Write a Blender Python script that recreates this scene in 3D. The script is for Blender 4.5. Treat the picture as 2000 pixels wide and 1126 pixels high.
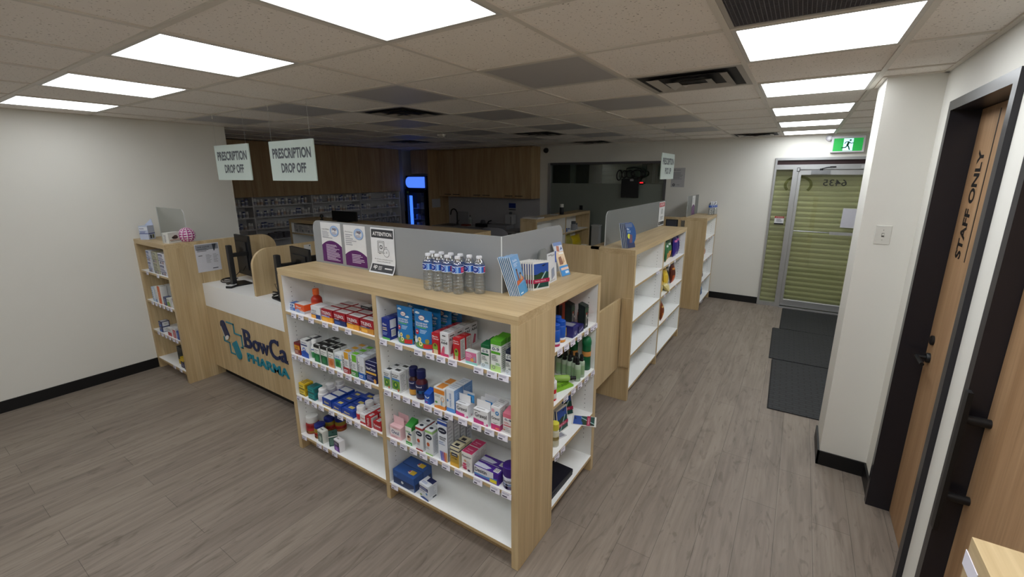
import bpy, bmesh, math, random
from mathutils import Vector, Matrix

for _o in list(bpy.data.objects):
    bpy.data.objects.remove(_o, do_unlink=True)
scene = bpy.context.scene
COL = scene.collection
R = random.Random(7)

# ------------------------------------------------------------------ camera, world, exposure
def make_camera():
    yaw, pitch, roll = -0.5796, -0.2334, -0.0025
    fwd = Vector((math.sin(yaw) * math.cos(pitch), math.cos(yaw) * math.cos(pitch), math.sin(pitch)))
    right = Vector((math.cos(yaw), -math.sin(yaw), 0))
    up = right.cross(fwd)
    r = right * math.cos(roll) + up * math.sin(roll)
    u = -right * math.sin(roll) + up * math.cos(roll)
    cam = bpy.data.cameras.new('camera')
    cam.sensor_width = 36.0
    cam.lens = 849.08 / 2000 * 36
    cam.shift_x, cam.shift_y = 0.00054, -0.00952
    cam.clip_start, cam.clip_end = 0.05, 60
    ob = bpy.data.objects.new('camera', cam)
    m = Matrix((r, u, -fwd)).transposed().to_4x4()
    m.translation = (0.9801, -1.5509, 1.9882)
    ob.matrix_world = m
    COL.objects.link(ob)
    scene.camera = ob
make_camera()

world = bpy.data.worlds.new('world')
scene.world = world
world.use_nodes = True
world.node_tree.nodes['Background'].inputs[0].default_value = (0.5, 0.55, 0.6, 1)
world.node_tree.nodes['Background'].inputs[1].default_value = 0.02

scene.view_settings.view_transform = 'Standard'
scene.view_settings.look = 'None'
scene.view_settings.exposure = 0.0
scene.view_settings.gamma = 1.0
scene.view_settings.use_curve_mapping = False
scene.cycles.max_bounces = 10
scene.cycles.diffuse_bounces = 6
scene.cycles.transparent_max_bounces = 24
scene.cycles.sample_clamp_indirect = 6.0

AISLE_STRENGTH, WAIT_STRENGTH, FILL_STRENGTH = 11.5, 5.2, 9.8        # the lit ceiling panels: aisle row, waiting area row, added unseen fill row behind the viewer
PANEL_COLOR = (0.93, 0.97, 1.0, 1)

# ------------------------------------------------------------------ materials
def lin(h):
    h = h.lstrip('#')
    if len(h) == 3: h = ''.join(c * 2 for c in h)
    out = []
    for i in (0, 2, 4):
        c = int(h[i:i + 2], 16) / 255
        out.append(c / 12.92 if c <= 0.04045 else ((c + 0.055) / 1.055) ** 2.4)
    return (*out, 1)

def new_mat(name):
    m = bpy.data.materials.new(name)
    m.use_nodes = True
    nt = m.node_tree
    return m, nt, nt.nodes['Principled BSDF']

_paint = {}
def paint(h, rough=0.45, var=0.05, metal=0.0, spec=0.4, scale=30):
    """plain surface with a faint procedural mottling"""
    key = (h, rough, var, metal, spec, scale)
    if key in _paint: return _paint[key]
    m, nt, b = new_mat('paint_' + h.strip('#'))
    c = lin(h)
    tc = nt.nodes.new('ShaderNodeTexCoord')
    nz = nt.nodes.new('ShaderNodeTexNoise'); nz.inputs['Scale'].default_value = scale; nz.inputs['Detail'].default_value = 3
    mx = nt.nodes.new('ShaderNodeMix'); mx.data_type = 'RGBA'
    mx.inputs['A'].default_value = (*[x * (1 - var) for x in c[:3]], 1)
    mx.inputs['B'].default_value = (*[min(1, x * (1 + var)) for x in c[:3]], 1)
    nt.links.new(tc.outputs['Object'], nz.inputs['Vector'])
    nt.links.new(nz.outputs['Fac'], mx.inputs['Factor'])
    nt.links.new(mx.outputs['Result'], b.inputs['Base Color'])
    b.inputs['Roughness'].default_value = rough
    b.inputs['Metallic'].default_value = metal
    b.inputs['Specular IOR Level'].default_value = spec
    _paint[key] = m
    return m

def emit(h, s, name='glow'):
    m, nt, b = new_mat(name)
    b.inputs['Base Color'].default_value = lin(h)
    b.inputs['Emission Color'].default_value = lin(h)
    b.inputs['Emission Strength'].default_value = s
    return m

def wood(name, axis, c1='#d0ba92', c2='#bba27a', rough=0.42):
    """light oak laminate, grain along the given axis"""
    m, nt, b = new_mat(name)
    tc = nt.nodes.new('ShaderNodeTexCoord')
    def stretched(a, along, sc, det, dist):
        mp = nt.nodes.new('ShaderNodeMapping')
        s = [a, a, a]; s['xyz'.index(axis)] = along
        mp.inputs['Scale'].default_value = s
        nz = nt.nodes.new('ShaderNodeTexNoise')
        nz.inputs['Scale'].default_value = sc; nz.inputs['Detail'].default_value = det; nz.inputs['Distortion'].default_value = dist
        nt.links.new(tc.outputs['Object'], mp.inputs['Vector'])
        nt.links.new(mp.outputs['Vector'], nz.inputs['Vector'])
        return nz
    big = stretched(9, 0.7, 1.6, 4, 0.5)
    fine = stretched(70, 1.6, 1.5, 5, 0.1)
    r1 = nt.nodes.new('ShaderNodeValToRGB')
    r1.color_ramp.elements[0].position, r1.color_ramp.elements[1].position = 0.32, 0.7
    r1.color_ramp.elements[0].color, r1.color_ramp.elements[1].color = lin(c2), lin(c1)
    nt.links.new(big.outputs['Fac'], r1.inputs['Fac'])
    r2 = nt.nodes.new('ShaderNodeValToRGB')
    r2.color_ramp.elements[0].position, r2.color_ramp.elements[1].position = 0.3, 0.62
    r2.color_ramp.elements[0].color, r2.color_ramp.elements[1].color = (0.84, 0.82, 0.8, 1), (1, 1, 1, 1)
    nt.links.new(fine.outputs['Fac'], r2.inputs['Fac'])
    mx = nt.nodes.new('ShaderNodeMix'); mx.data_type = 'RGBA'; mx.blend_type = 'MULTIPLY'
    mx.inputs['Factor'].default_value = 1
    nt.links.new(r1.outputs['Color'], mx.inputs['A']); nt.links.new(r2.outputs['Color'], mx.inputs['B'])
    nt.links.new(mx.outputs['Result'], b.inputs['Base Color'])
    b.inputs['Roughness'].default_value = rough
    b.inputs['Specular IOR Level'].default_value = 0.35
    return m

WOOD_Z, WOOD_X, WOOD_Y = wood('oak_upright', 'z'), wood('oak_along', 'x'), wood('oak_deep', 'y')
DOORWOOD = wood('door_oak', 'z', '#b99672', '#a37f5c', 0.5)
SHADEDOAK = wood('shaded_oak', 'z', '#c3a880', '#ae9069', 0.5)  # same light oak with shade put into its colour, slightly darker

def floor_material():
    m, nt, b = new_mat('vinyl_planks')
    tc = nt.nodes.new('ShaderNodeTexCoord')
    mp = nt.nodes.new('ShaderNodeMapping'); mp.inputs['Rotation'].default_value = (0, 0, math.radians(90))
    nt.links.new(tc.outputs['Object'], mp.inputs['Vector'])
    br = nt.nodes.new('ShaderNodeTexBrick')
    br.offset, br.offset_frequency = 0.37, 2
    br.inputs['Scale'].default_value = 1
    br.inputs['Brick Width'].default_value = 1.22
    br.inputs['Row Height'].default_value = 0.182
    br.inputs['Mortar Size'].default_value = 0.0012
    br.inputs['Mortar Smooth'].default_value = 0.3
    br.inputs['Color1'].default_value = lin('#90857a'); br.inputs['Color2'].default_value = lin('#877c72')
    br.inputs['Mortar'].default_value = lin('#5b534c')
    nt.links.new(mp.outputs['Vector'], br.inputs['Vector'])
    def grain(sx, sy, sc, det, dist, lo, hi, c0, c1=(1, 1, 1, 1)):
        mq = nt.nodes.new('ShaderNodeMapping'); mq.inputs['Scale'].default_value = (sx, sy, 1)
        nt.links.new(tc.outputs['Object'], mq.inputs['Vector'])
        nz = nt.nodes.new('ShaderNodeTexNoise'); nz.inputs['Scale'].default_value = sc
        nz.inputs['Detail'].default_value = det; nz.inputs['Distortion'].default_value = dist
        nt.links.new(mq.outputs['Vector'], nz.inputs['Vector'])
        rp = nt.nodes.new('ShaderNodeValToRGB')
        rp.color_ramp.elements[0].position, rp.color_ramp.elements[1].position = lo, hi
        rp.color_ramp.elements[0].color, rp.color_ramp.elements[1].color = c0, c1
        nt.links.new(nz.outputs['Fac'], rp.inputs['Fac'])
        return rp
    last = br.outputs['Color']
    for g in (grain(42, 1.6, 1.3, 6, 0.3, 0.3, 0.62, (0.74, 0.72, 0.7, 1)),
              grain(7, 0.9, 1.4, 4, 1.6, 0.34, 0.6, (0.72, 0.7, 0.68, 1), (1.06, 1.05, 1.04, 1)),
              grain(13, 3.2, 1.1, 3, 2.2, 0.30, 0.42, (0.62, 0.6, 0.58, 1))):
        mx = nt.nodes.new('ShaderNodeMix'); mx.data_type = 'RGBA'; mx.blend_type = 'MULTIPLY'
        mx.inputs['Factor'].default_value = 0.62
        nt.links.new(last, mx.inputs['A']); nt.links.new(g.outputs['Color'], mx.inputs['B'])
        last = mx.outputs['Result']
    nt.links.new(last, b.inputs['Base Color'])
    b.inputs['Roughness'].default_value = 0.5
    b.inputs['Specular IOR Level'].default_value = 0.3
    return m

def ceiling_material():
    m, nt, b = new_mat('mineral_tile')
    tc = nt.nodes.new('ShaderNodeTexCoord')
    nz = nt.nodes.new('ShaderNodeTexNoise'); nz.inputs['Scale'].default_value = 95; nz.inputs['Detail'].default_value = 2
    nt.links.new(tc.outputs['Object'], nz.inputs['Vector'])
    rp = nt.nodes.new('ShaderNodeValToRGB')
    rp.color_ramp.elements[0].position, rp.color_ramp.elements[1].position = 0.29, 0.36
    rp.color_ramp.elements[0].color, rp.color_ramp.elements[1].color = lin('#a59d94'), lin('#f1ebe4')
    nt.links.new(nz.outputs['Fac'], rp.inputs['Fac'])
    nt.links.new(rp.outputs['Color'], b.inputs['Base Color'])
    b.inputs['Roughness'].default_value = 0.9
    b.inputs['Specular IOR Level'].default_value = 0.1
    return m

def rubber_material():
    m, nt, b = new_mat('ribbed_rubber')
    tc = nt.nodes.new('ShaderNodeTexCoord')
    br = nt.nodes.new('ShaderNodeTexBrick'); br.inputs['Scale'].default_value = 1
    br.inputs['Brick Width'].default_value = 0.1; br.inputs['Row Height'].default_value = 0.045
    br.inputs['Mortar Size'].default_value = 0.007
    br.inputs['Color1'].default_value = lin('#202225'); br.inputs['Color2'].default_value = lin('#26282b'); br.inputs['Mortar'].default_value = lin('#141517')
    nt.links.new(tc.outputs['Object'], br.inputs['Vector'])
    nt.links.new(br.outputs['Color'], b.inputs['Base Color'])
    bp = nt.nodes.new('ShaderNodeBump'); bp.inputs['Strength'].default_value = 0.6; bp.inputs['Distance'].default_value = 0.004
    bp.invert = True
    nt.links.new(br.outputs['Fac'], bp.inputs['Height']); nt.links.new(bp.outputs['Normal'], b.inputs['Normal'])
    b.inputs['Roughness'].default_value = 0.7
    return m

def see(name, tint, gloss=0.08, rough=0.0, alpha=None, base=None):
    """thin sheet: transparent film mixed with reflection, or with a diffuse body when alpha is given"""
    m, nt, b = new_mat(name)
    out = nt.nodes['Material Output']
    tr = nt.nodes.new('ShaderNodeBsdfTransparent'); tr.inputs[0].default_value = lin(tint)
    mix = nt.nodes.new('ShaderNodeMixShader')
    if alpha is None:
        gl = nt.nodes.new('ShaderNodeBsdfGlossy'); gl.inputs['Roughness'].default_value = rough
        lw = nt.nodes.new('ShaderNodeLayerWeight'); lw.inputs['Blend'].default_value = 0.35
        mt = nt.nodes.new('ShaderNodeMath'); mt.operation = 'MULTIPLY_ADD'; mt.inputs[1].default_value = 0.35; mt.inputs[2].default_value = gloss
        nt.links.new(lw.outputs['Fresnel'], mt.inputs[0]); nt.links.new(mt.outputs[0], mix.inputs[0])
        nt.links.new(tr.outputs[0], mix.inputs[1]); nt.links.new(gl.outputs[0], mix.inputs[2])
    else:
        nz = nt.nodes.new('ShaderNodeTexNoise'); nz.inputs['Scale'].default_value = 6
        mx = nt.nodes.new('ShaderNodeMix'); mx.data_type = 'RGBA'
        c = lin(base)
        mx.inputs['A'].default_value = (*[x * 0.97 for x in c[:3]], 1); mx.inputs['B'].default_value = c
        nt.links.new(nz.outputs['Fac'], mx.inputs['Factor']); nt.links.new(mx.outputs['Result'], b.inputs['Base Color'])
        b.inputs['Roughness'].default_value = rough
        mix.inputs[0].default_value = alpha
        nt.links.new(tr.outputs[0], mix.inputs[1]); nt.links.new(b.outputs[0], mix.inputs[2])
    nt.links.new(mix.outputs[0], out.inputs['Surface'])
    return m

WALL = paint('#e2e0d9', 0.75, 0.015, spec=0.2, scale=4)
WHITE = paint('#f0f1f0', 0.4, 0.02)
COUNTERWHITE = paint('#f0f0ef', 0.35, 0.01)
BLACK = paint('#101012', 0.45, 0.1)
BLACKGLOSS = paint('#0b0b0d', 0.28, 0.1)
BLACKFRAME = paint('#232126', 0.3, 0.1)
DARKPLASTIC = paint('#1b1c1f', 0.4, 0.1)
ALU = paint('#b6b7b8', 0.35, 0.05, metal=0.75)
STEEL = paint('#8d8f92', 0.3, 0.05, metal=0.9)
TAG = paint('#e4e1ee', 0.5, 0.03)
PINHOLE = paint('#2c2a28', 0.8)
FROST = see('frosted_acrylic', '#c8ccce', rough=0.35, alpha=0.9, base='#97999b')
FROSTCLEAR = see('hazy_acrylic', '#d8dcdc', rough=0.3, alpha=0.45, base='#9ea0a0')
ACRYLICEDGE = paint('#dcdfe0', 0.25, 0.02)  # pale colour stands in for light piped to the sheet edges
CLEAR = see('clear_acrylic', '#eef1f0', gloss=0.05)
DOORGLASS = see('tinted_glass', '#f1f3e4', gloss=0.05)
WINGLASS = see('window_glass', '#d5dcd4', gloss=0.06)
WATER = see('clear_bottle', '#f8fafb', gloss=0.13, rough=0.06)

# ------------------------------------------------------------------ lettering
_txt = {}
def text_geo(s, bold=0.0):
    key = (s, bold)
    if key in _txt: return _txt[key]
    cu = bpy.data.curves.new('lettering', 'FONT')
    cu.body = s; cu.size = 1; cu.offset = bold * 0.45; cu.resolution_u = 3; cu.fill_mode = 'FRONT'
    ob = bpy.data.objects.new('lettering', cu)
    COL.objects.link(ob)
    dg = bpy.context.evaluated_depsgraph_get()
    me = ob.evaluated_get(dg).to_mesh()
    vs = [(v.co.x, v.co.y) for v in me.vertices]
    fs = [tuple(p.vertices) for p in me.polygons]
    ob.evaluated_get(dg).to_mesh_clear()
    bpy.data.objects.remove(ob, do_unlink=True); bpy.data.curves.remove(cu)
    x0, x1 = min(v[0] for v in vs), max(v[0] for v in vs)
    y0, y1 = min(v[1] for v in vs), max(v[1] for v in vs)
    vs = [((x - x0) / (x1 - x0), (y - y0) / (y1 - y0)) for x, y in vs]
    _txt[key] = (vs, fs, (x1 - x0) / (y1 - y0))
    return _txt[key]

# ------------------------------------------------------------------ mesh builder
class MB:
    def __init__(self):
        self.v, self.f, self.m, self.s, self.mats = [], [], [], [], []
    def mi(self, mat):
        if mat not in self.mats: self.mats.append(mat)
        return self.mats.index(mat)
    def add(self, vs, fs, mat, smooth=False):
        o = len(self.v); self.v += [tuple(p) for p in vs]
        k = self.mi(mat)
        for f in fs:
            self.f.append(tuple(o + i for i in f)); self.m.append(k); self.s.append(smooth)
        return self
    def box(self, x0, x1, y0, y1, z0, z1, mat):
        vs = [(x, y, z) for z in (z0, z1) for y in (y0, y1) for x in (x0, x1)]
        return self.add(vs, [(0, 2, 3, 1), (4, 5, 7, 6), (0, 1, 5, 4), (2, 6, 7, 3), (0, 4, 6, 2), (1, 3, 7, 5)], mat)
    def quad(self, a, b, c, d, mat):
        return self.add([a, b, c, d], [(0, 1, 2, 3)], mat)
    def prism(self, pts, fn, a, b, mat, cap=None):
        """extrude 2-D polygon pts between a and b; fn(u, v, t) gives the 3-D point"""
        n = len(pts)
        vs = [fn(u, v, a) for u, v in pts] + [fn(u, v, b) for u, v in pts]
        self.add(vs, [(i, (i + 1) % n, n + (i + 1) % n, n + i) for i in range(n)], mat)
        o = len(self.v)
        k = self.mi(cap or mat)
        self.v += [tuple(p) for p in vs]
        self.f += [tuple(o + i for i in reversed(range(n))), tuple(o + n + i for i in range(n))]
        self.m += [k, k]; self.s += [False, False]
        return self
    def lathe(self, prof, mat, n=20, c=(0, 0, 0), mats=None):
        vs, fs = [], []
        for r, z in prof:
            for i in range(n):
                a = 2 * math.pi * i / n
                vs.append((c[0] + r * math.cos(a), c[1] + r * math.sin(a), c[2] + z))
        for j in range(len(prof) - 1):
            seg = [(j * n + i, j * n + (i + 1) % n, (j + 1) * n + (i + 1) % n, (j + 1) * n + i) for i in range(n)]
            fs.append(seg)
        o = len(self.v); self.v += vs
        for j, seg in enumerate(fs):
            k = self.mi(mats[j] if mats else mat)
            for f in seg:
                self.f.append(tuple(o + i for i in f)); self.m.append(k); self.s.append(True)
        for j, rev in ((0, True), (len(prof) - 1, False)):
            ring = [o + j * n + i for i in range(n)]
            self.f.append(tuple(reversed(ring)) if rev else tuple(ring))
            self.m.append(self.mi((mats[0] if rev else mats[-1]) if mats else mat)); self.s.append(False)
        return self
    def tube(self, pts, r, mat, n=10, closed=False):
        P = [Vector(p) for p in pts]
        vs, N = [], len(P)
        prev = None
        for i, p in enumerate(P):
            if closed: t = (P[(i + 1) % N] - P[i - 1])
            else: t = (P[min(i + 1, N - 1)] - P[max(i - 1, 0)])
            t.normalize()
            a = prev if prev is not None else Vector((0, 0, 1)) if abs(t.z) < 0.9 else Vector((1, 0, 0))
            x = (a - t * a.dot(t)).normalized(); y = t.cross(x); prev = x
            rr = r[i] if isinstance(r, (list, tuple)) else r
            for k in range(n):
                w = 2 * math.pi * k / n
                vs.append(p + x * (rr * math.cos(w)) + y * (rr * math.sin(w)))
        fs = []
        for i in range(N if closed else N - 1):
            j = (i + 1) % N
            fs += [(i * n + k, i * n + (k + 1) % n, j * n + (k + 1) % n, j * n + k) for k in range(n)]
        self.add(vs, fs, mat, True)
        if not closed:
            o = len(self.v) - len(vs)
            k = self.mi(mat)
            self.f += [tuple(o + q for q in reversed(range(n))), tuple(o + (N - 1) * n + q for q in range(n))]
            self.m += [k, k]; self.s += [False, False]
        return self
    def disc(self, c, x, y, rx, ry, mat, n=18):
        c, x, y = Vector(c), Vector(x), Vector(y)
        vs = [c + x * (rx * math.cos(2 * math.pi * i / n)) + y * (ry * math.sin(2 * math.pi * i / n)) for i in range(n)]
        return self.add(vs, [tuple(range(n))], mat)
    def ring(self, c, x, y, rx, ry, w, mat, n=28, a0=0.0, a1=2 * math.pi):
        c, x, y = Vector(c), Vector(x), Vector(y)
        vs = []
        for i in range(n + 1):
            a = a0 + (a1 - a0) * i / n
            for q in (0, w):
                vs.append(c + x * ((rx - q) * math.cos(a)) + y * ((ry - q) * math.sin(a)))
        return self.add(vs, [(2 * i, 2 * i + 2, 2 * i + 3, 2 * i + 1) for i in range(n)], mat)
    def text(self, s, o, right, up, w, h, mat, bold=0.0, thick=0.0, keep=False):
        """lettering stretched to w x h, lower-left corner at o"""
        vs, fs, asp = text_geo(s, bold)
        o, right, up = Vector(o), Vector(right).normalized(), Vector(up).normalized()
        if keep: w = min(w, h * asp)
        nrm = right.cross(up)
        pts = [o + right * (x * w) + up * (y * h) for x, y in vs]
        if thick:
            top = [p + nrm * thick for p in pts]
            self.add(top, fs, mat)
            edges = {}
            for f in fs:
                for i in range(len(f)):
                    a, b = f[i], f[(i + 1) % len(f)]
                    if (b, a) in edges: del edges[(b, a)]
                    else: edges[(a, b)] = 1
            base = len(pts)
            self.add(pts + top, [(a, b, base + b, base + a) for a, b in edges], mat)
        else:
            self.add(pts, fs, mat)
        return self
    def xform(self, mat4, start=0):
        self.v[start:] = [tuple(mat4 @ Vector(p)) for p in self.v[start:]]
        return self
    def build(self, name, parent=None, loc=None, rz=0.0, rot=None, bevel=0.0):
        me = bpy.data.meshes.new(name)
        me.from_pydata(self.v, [], self.f)
        for mt in self.mats: me.materials.append(mt)
        me.polygons.foreach_set('material_index', self.m)
        me.polygons.foreach_set('use_smooth', self.s)
        me.update()
        if any(self.s): me.set_sharp_from_angle(angle=math.radians(40))
        ob = bpy.data.objects.new(name, me)
        COL.objects.link(ob)
        if parent is not None: ob.parent = parent
        if loc is not None: ob.location = loc
        if rot is not None: ob.rotation_euler = rot
        elif rz: ob.rotation_euler = (0, 0, rz)
        if bevel:
            b = ob.modifiers.new('bevel', 'BEVEL'); b.width = bevel; b.segments = 2; b.limit_method = 'ANGLE'
        return ob

def tag(o, label=None, cat=None, group=None, kind=None):
    if label: o['label'] = label
    if cat: o['category'] = cat
    if group: o['group'] = group
    if kind: o['kind'] = kind
    return o

def thing(name, label, cat, loc=(0, 0, 0), rz=0.0, group=None, rot=None):
    o = bpy.data.objects.new(name, None)
    o.empty_display_size = 0.05
    COL.objects.link(o)
    o.location = loc
    o.rotation_euler = rot if rot is not None else (0, 0, rz)
    return tag(o, label, cat, group)

def struct(o):
    o['kind'] = 'structure'
    return o

def dup(root, loc, label=None, rz=None, group=None):
    c = root.copy(); COL.objects.link(c); c.location = loc
    if rz is not None: c.rotation_euler = (0, 0, rz)
    if label: c['label'] = label
    if group: c['group'] = group
    for ch in list(root.children):
        k = ch.copy(); COL.objects.link(k); k.parent = c
        for g in list(ch.children):
            q = g.copy(); COL.objects.link(q); q.parent = k
    return c

def part(name, parent, x0, x1, y0, y1, z0, z1, mat, bevel=0.0):
    return MB().box(x0, x1, y0, y1, z0, z1, mat).build(name, parent, bevel=bevel)

def room(name, x0, x1, y0, y1, z0, z1, mat):
    return struct(MB().box(x0, x1, y0, y1, z0, z1, mat).build(name))

# ------------------------------------------------------------------ printed faces of packages
def printed(mb, o, rx, up, w, h, specs, e=0.0004):
    """decals on one face: o lower-left corner, rx/up unit vectors"""
    o, rx, up = Vector(o), Vector(rx), Vector(up)
    n = rx.cross(up)
    for i, s in enumerate(specs):
        q = o + n * (e * (i + 1))
        P = lambda u, v: q + rx * (u * w) + up * (v * h)
        k = s[0]
        if k == 'r':
            _, u0, v0, u1, v1, c = s
            mb.quad(P(u0, v0), P(u1, v0), P(u1, v1), P(u0, v1), paint(c))
        elif k == 'p':
            mb.add([P(u, v) for u, v in s[1]], [tuple(range(len(s[1])))], paint(s[2]))
        elif k == 'e':
            _, u, v, ru, rv, c = s
            mb.disc(P(u, v), rx, up, ru * w, rv * h, paint(c))
        elif k == 'o':
            _, u, v, ru, rv, wd, c = s
            mb.ring(P(u, v), rx, up, ru * w, rv * h, wd * min(w, h), paint(c))
        elif k == 't':
            _, tx, u0, v0, tw, th, c = s[:7]
            mb.text(tx, P(u0, v0), rx, up, tw * w, th * h, paint(c), bold=s[7] if len(s) > 7 else 0.02)
        elif k == 'T':      # lettering that climbs the face
            _, tx, u0, v0, tw, th, c = s
            mb.text(tx, P(u0 + tw, v0), up, -rx, th * h, tw * w, paint(c), bold=0.02)
        elif k == 'l':      # a block of small print: rows of thin bars
            _, u0, v0, u1, v1, rows, c = s
            rr = random.Random(int(1000 * (u0 + v0 + rows)))
            for j in range(rows):
                b = v0 + (v1 - v0) * (j + 0.25) / rows; t = b + (v1 - v0) * 0.45 / rows
                ue = u0 + (u1 - u0) * (0.6 + 0.4 * rr.random())
                mb.quad(P(u0, b), P(ue, b), P(ue, t), P(u0, t), paint(c))
        elif k == 'b':      # barcode
            _, u0, v0, u1, v1 = s
            mb.quad(P(u0, v0), P(u1, v0), P(u1, v1), P(u0, v1), paint('#eeeeee'))
            for j in range(9):
                a = u0 + (u1 - u0) * (0.08 + 0.1 * j); z = a + (u1 - u0) * (0.03 + 0.03 * (j * 7 % 3 == 0))
                q2 = q + n * e
                Q = lambda u, v: q2 + rx * (u * w) + up * (v * h)
                mb.quad(Q(a, v0 + 0.1 * (v1 - v0)), Q(z, v0 + 0.1 * (v1 - v0)), Q(z, v1 - 0.1 * (v1 - v0)), Q(a, v1 - 0.1 * (v1 - v0)), paint('#222222'))

def pack_mesh(w, d, h, base, front=(), top=(), side=(), left=(), hang=0.0, roof=0.0, roofc=None):
    """a folded carton: chamfered long edges, printed front, top and sides; optional hang-tab or gable"""
    mb = MB()
    bm = paint(base, 0.38)
    c = min(0.0012, w * 0.03)
    prof = [(-w / 2 + c, -d / 2), (w / 2 - c, -d / 2), (w / 2, -d / 2 + c), (w / 2, d / 2 - c), (w / 2 - c, d / 2), (-w / 2 + c, d / 2), (-w / 2, d / 2 - c), (-w / 2, -d / 2 + c)]
    mb.prism(prof, lambda u, v, t: (u, v, t), 0, h, bm)
    X, Y, Z = (1, 0, 0), (0, 1, 0), (0, 0, 1)
    printed(mb, (-w / 2, -d / 2, 0), X, Z, w, h, front)
    printed(mb, (w / 2, -d / 2, 0), Y, Z, d, h, side)
    printed(mb, (-w / 2, d / 2, 0), (0, -1, 0), Z, d, h, left)
    printed(mb, (-w / 2, -d / 2, h), X, Y, w, d, top)
    # flap seam across the lid
    mb.quad((-w / 2 + 0.002, d / 2 - 0.0022, h + 0.0003), (w / 2 - 0.002, d / 2 - 0.0022, h + 0.0003), (w / 2 - 0.002, d / 2 - 0.0012, h + 0.0003), (-w / 2 + 0.002, d / 2 - 0.0012, h + 0.0003), paint('#55504c'))
    if roof:
        mb.prism([(-d / 2, h), (d / 2, h), (d / 2, h + roof), (d / 2 - 0.004, h + roof)], lambda u, v, t: (t, u, v), -w / 2, w / 2, paint(roofc or base, 0.38))
    if hang:
        mb.box(-w / 2 + 0.002, w / 2 - 0.002, d / 2 - 0.0016, d / 2, h, h + hang, bm)
    return mb

def carton(label, x0, x1, z, h, d, base, front=(), top=(), side=(), left=(), y=0.018, back=0, short=None, rz=0.0,
           cat='medicine box', name='medicine_box', group=None, hang=0.0, roof=0.0, face='front', roofc=None):
    w = x1 - x0
    mb = pack_mesh(w, d, h, base, front, top, side, left, hang, roof, roofc)
    if face == 'front':
        loc, r, step = ((x0 + x1) / 2, y + d / 2, z), rz, (0, d + 0.0035, 0)
    else:               # faces +x; x0..x1 run along world y, y is the x of the front
        loc, r, step = (y - d / 2, (x0 + x1) / 2, z), math.pi / 2 + rz, (-(d + 0.0035), 0, 0)
    ob = tag(mb.build(name, loc=loc, rz=r), label, cat, group)
    for k in range(back):
        c = ob.copy(); COL.objects.link(c)
        c.location = tuple(loc[i] + step[i] * (k + 1) for i in range(3))
        c['label'] = '%s, %s from the front of its row' % (short or label, ('second', 'third', 'fourth', 'fifth')[k])
    return ob

def jar(label, x, y, z, r, h, body, cap, capfrac=0.25, capr=0.8, bands=(), neck=0.0, name='pill_bottle', cat='bottle', group=None, n=22, angle=0.0, logo=None):
    """round bottle: body with printed bands, screw cap as its own part"""
    hb = h * (1 - capfrac)
    t = thing(name, label, cat, (x, y, z), angle, group)
    bm = paint(body, 0.3)
    mb = MB()
    if neck:
        prof = [(r * 0.92, 0), (r, h * 0.02), (r, hb * 0.74), (r * 0.96, hb * 0.80), (r * 0.62, hb * 0.93), (r * capr * 0.8, hb * 0.97), (r * capr * 0.8, hb + 0.001)]
    else:
        prof = [(r * 0.92, 0), (r, h * 0.02), (r, hb * 0.84), (r * 0.97, hb * 0.91), (r * capr * 0.95, hb * 0.98), (r * capr * 0.95, hb + 0.001)]
    mb.lathe(prof, bm, n)
    for z0, z1, c in bands:
        mb.lathe([(r + 0.0003, z0 * hb), (r + 0.0006, z0 * hb + 0.0004), (r + 0.0006, z1 * hb - 0.0004), (r + 0.0003, z1 * hb)], paint(c, 0.35), n)
    if logo:
        s, zc, hh, c = logo
        m = len(mb.v)
        mb.text(s, (-r * 0.75, -r - 0.0015, zc * hb), (1, 0, 0), (0, 0, 1), r * 1.5, hh * hb, paint(c), bold=0.03)
        for i in range(m, len(mb.v)):       # wrap the lettering round the body
            px, py, pz = mb.v[i]; a = px / r
            mb.v[i] = ((r + 0.0012) * math.sin(a), -(r + 0.0012) * math.cos(a), pz)
    mb.build('body', t)
    cm = paint(cap, 0.4)
    k = MB(); rc = r * capr
    k.lathe([(rc, 0), (rc * 1.02, 0.0015), (rc * 1.02, h * capfrac - 0.002), (rc * 0.93, h * capfrac)], cm, n)
    for i in range(16):
        a = 2 * math.pi * i / 16
        k.tube([(rc * 1.02 * math.cos(a), rc * 1.02 * math.sin(a), 0.002), (rc * 1.02 * math.cos(a), rc * 1.02 * math.sin(a), h * capfrac - 0.003)], 0.0007, cm, 4)
    k.build('cap', t, (0, 0, hb))
    return t

# ================================================================== ROOM SHELL
CZ = 2.528
XL, XR, YF = -4.57, 1.573, 6.127
room('floor', -7.0, 2.6, -3.4, 6.5, -0.1, 0.0, floor_material())
room('wall_left', XL - 0.12, XL, -3.4, 1.005, 0, 2.7, WALL)
room('wall_left_return', -7.0, XL - 0.12, 0.885, 1.005, 0, 2.7, WALL)
room('wall_west', -7.0, -6.62, 1.005, 6.3, 0, 2.7, WALL)
room('wall_near', -4.7, 1.8, -3.4, -3.28, 0, 2.7, WALL)
# far wall, pierced by the dispensary window and the entrance
wf = MB()
for a in ((-6.62, -3.183, 0, 2.7), (-3.183, -0.935, 2.217, 2.7), (-3.183, -0.935, 0, 0.3), (-0.935, 0.61, 0, 2.7), (0.61, 1.93, 2.226, 2.7), (1.93, 2.3, 0, 2.7)):
    wf.box(a[0], a[1], YF, YF + 0.1, a[2], a[3], WALL)
struct(wf.build('wall_far'))
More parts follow.
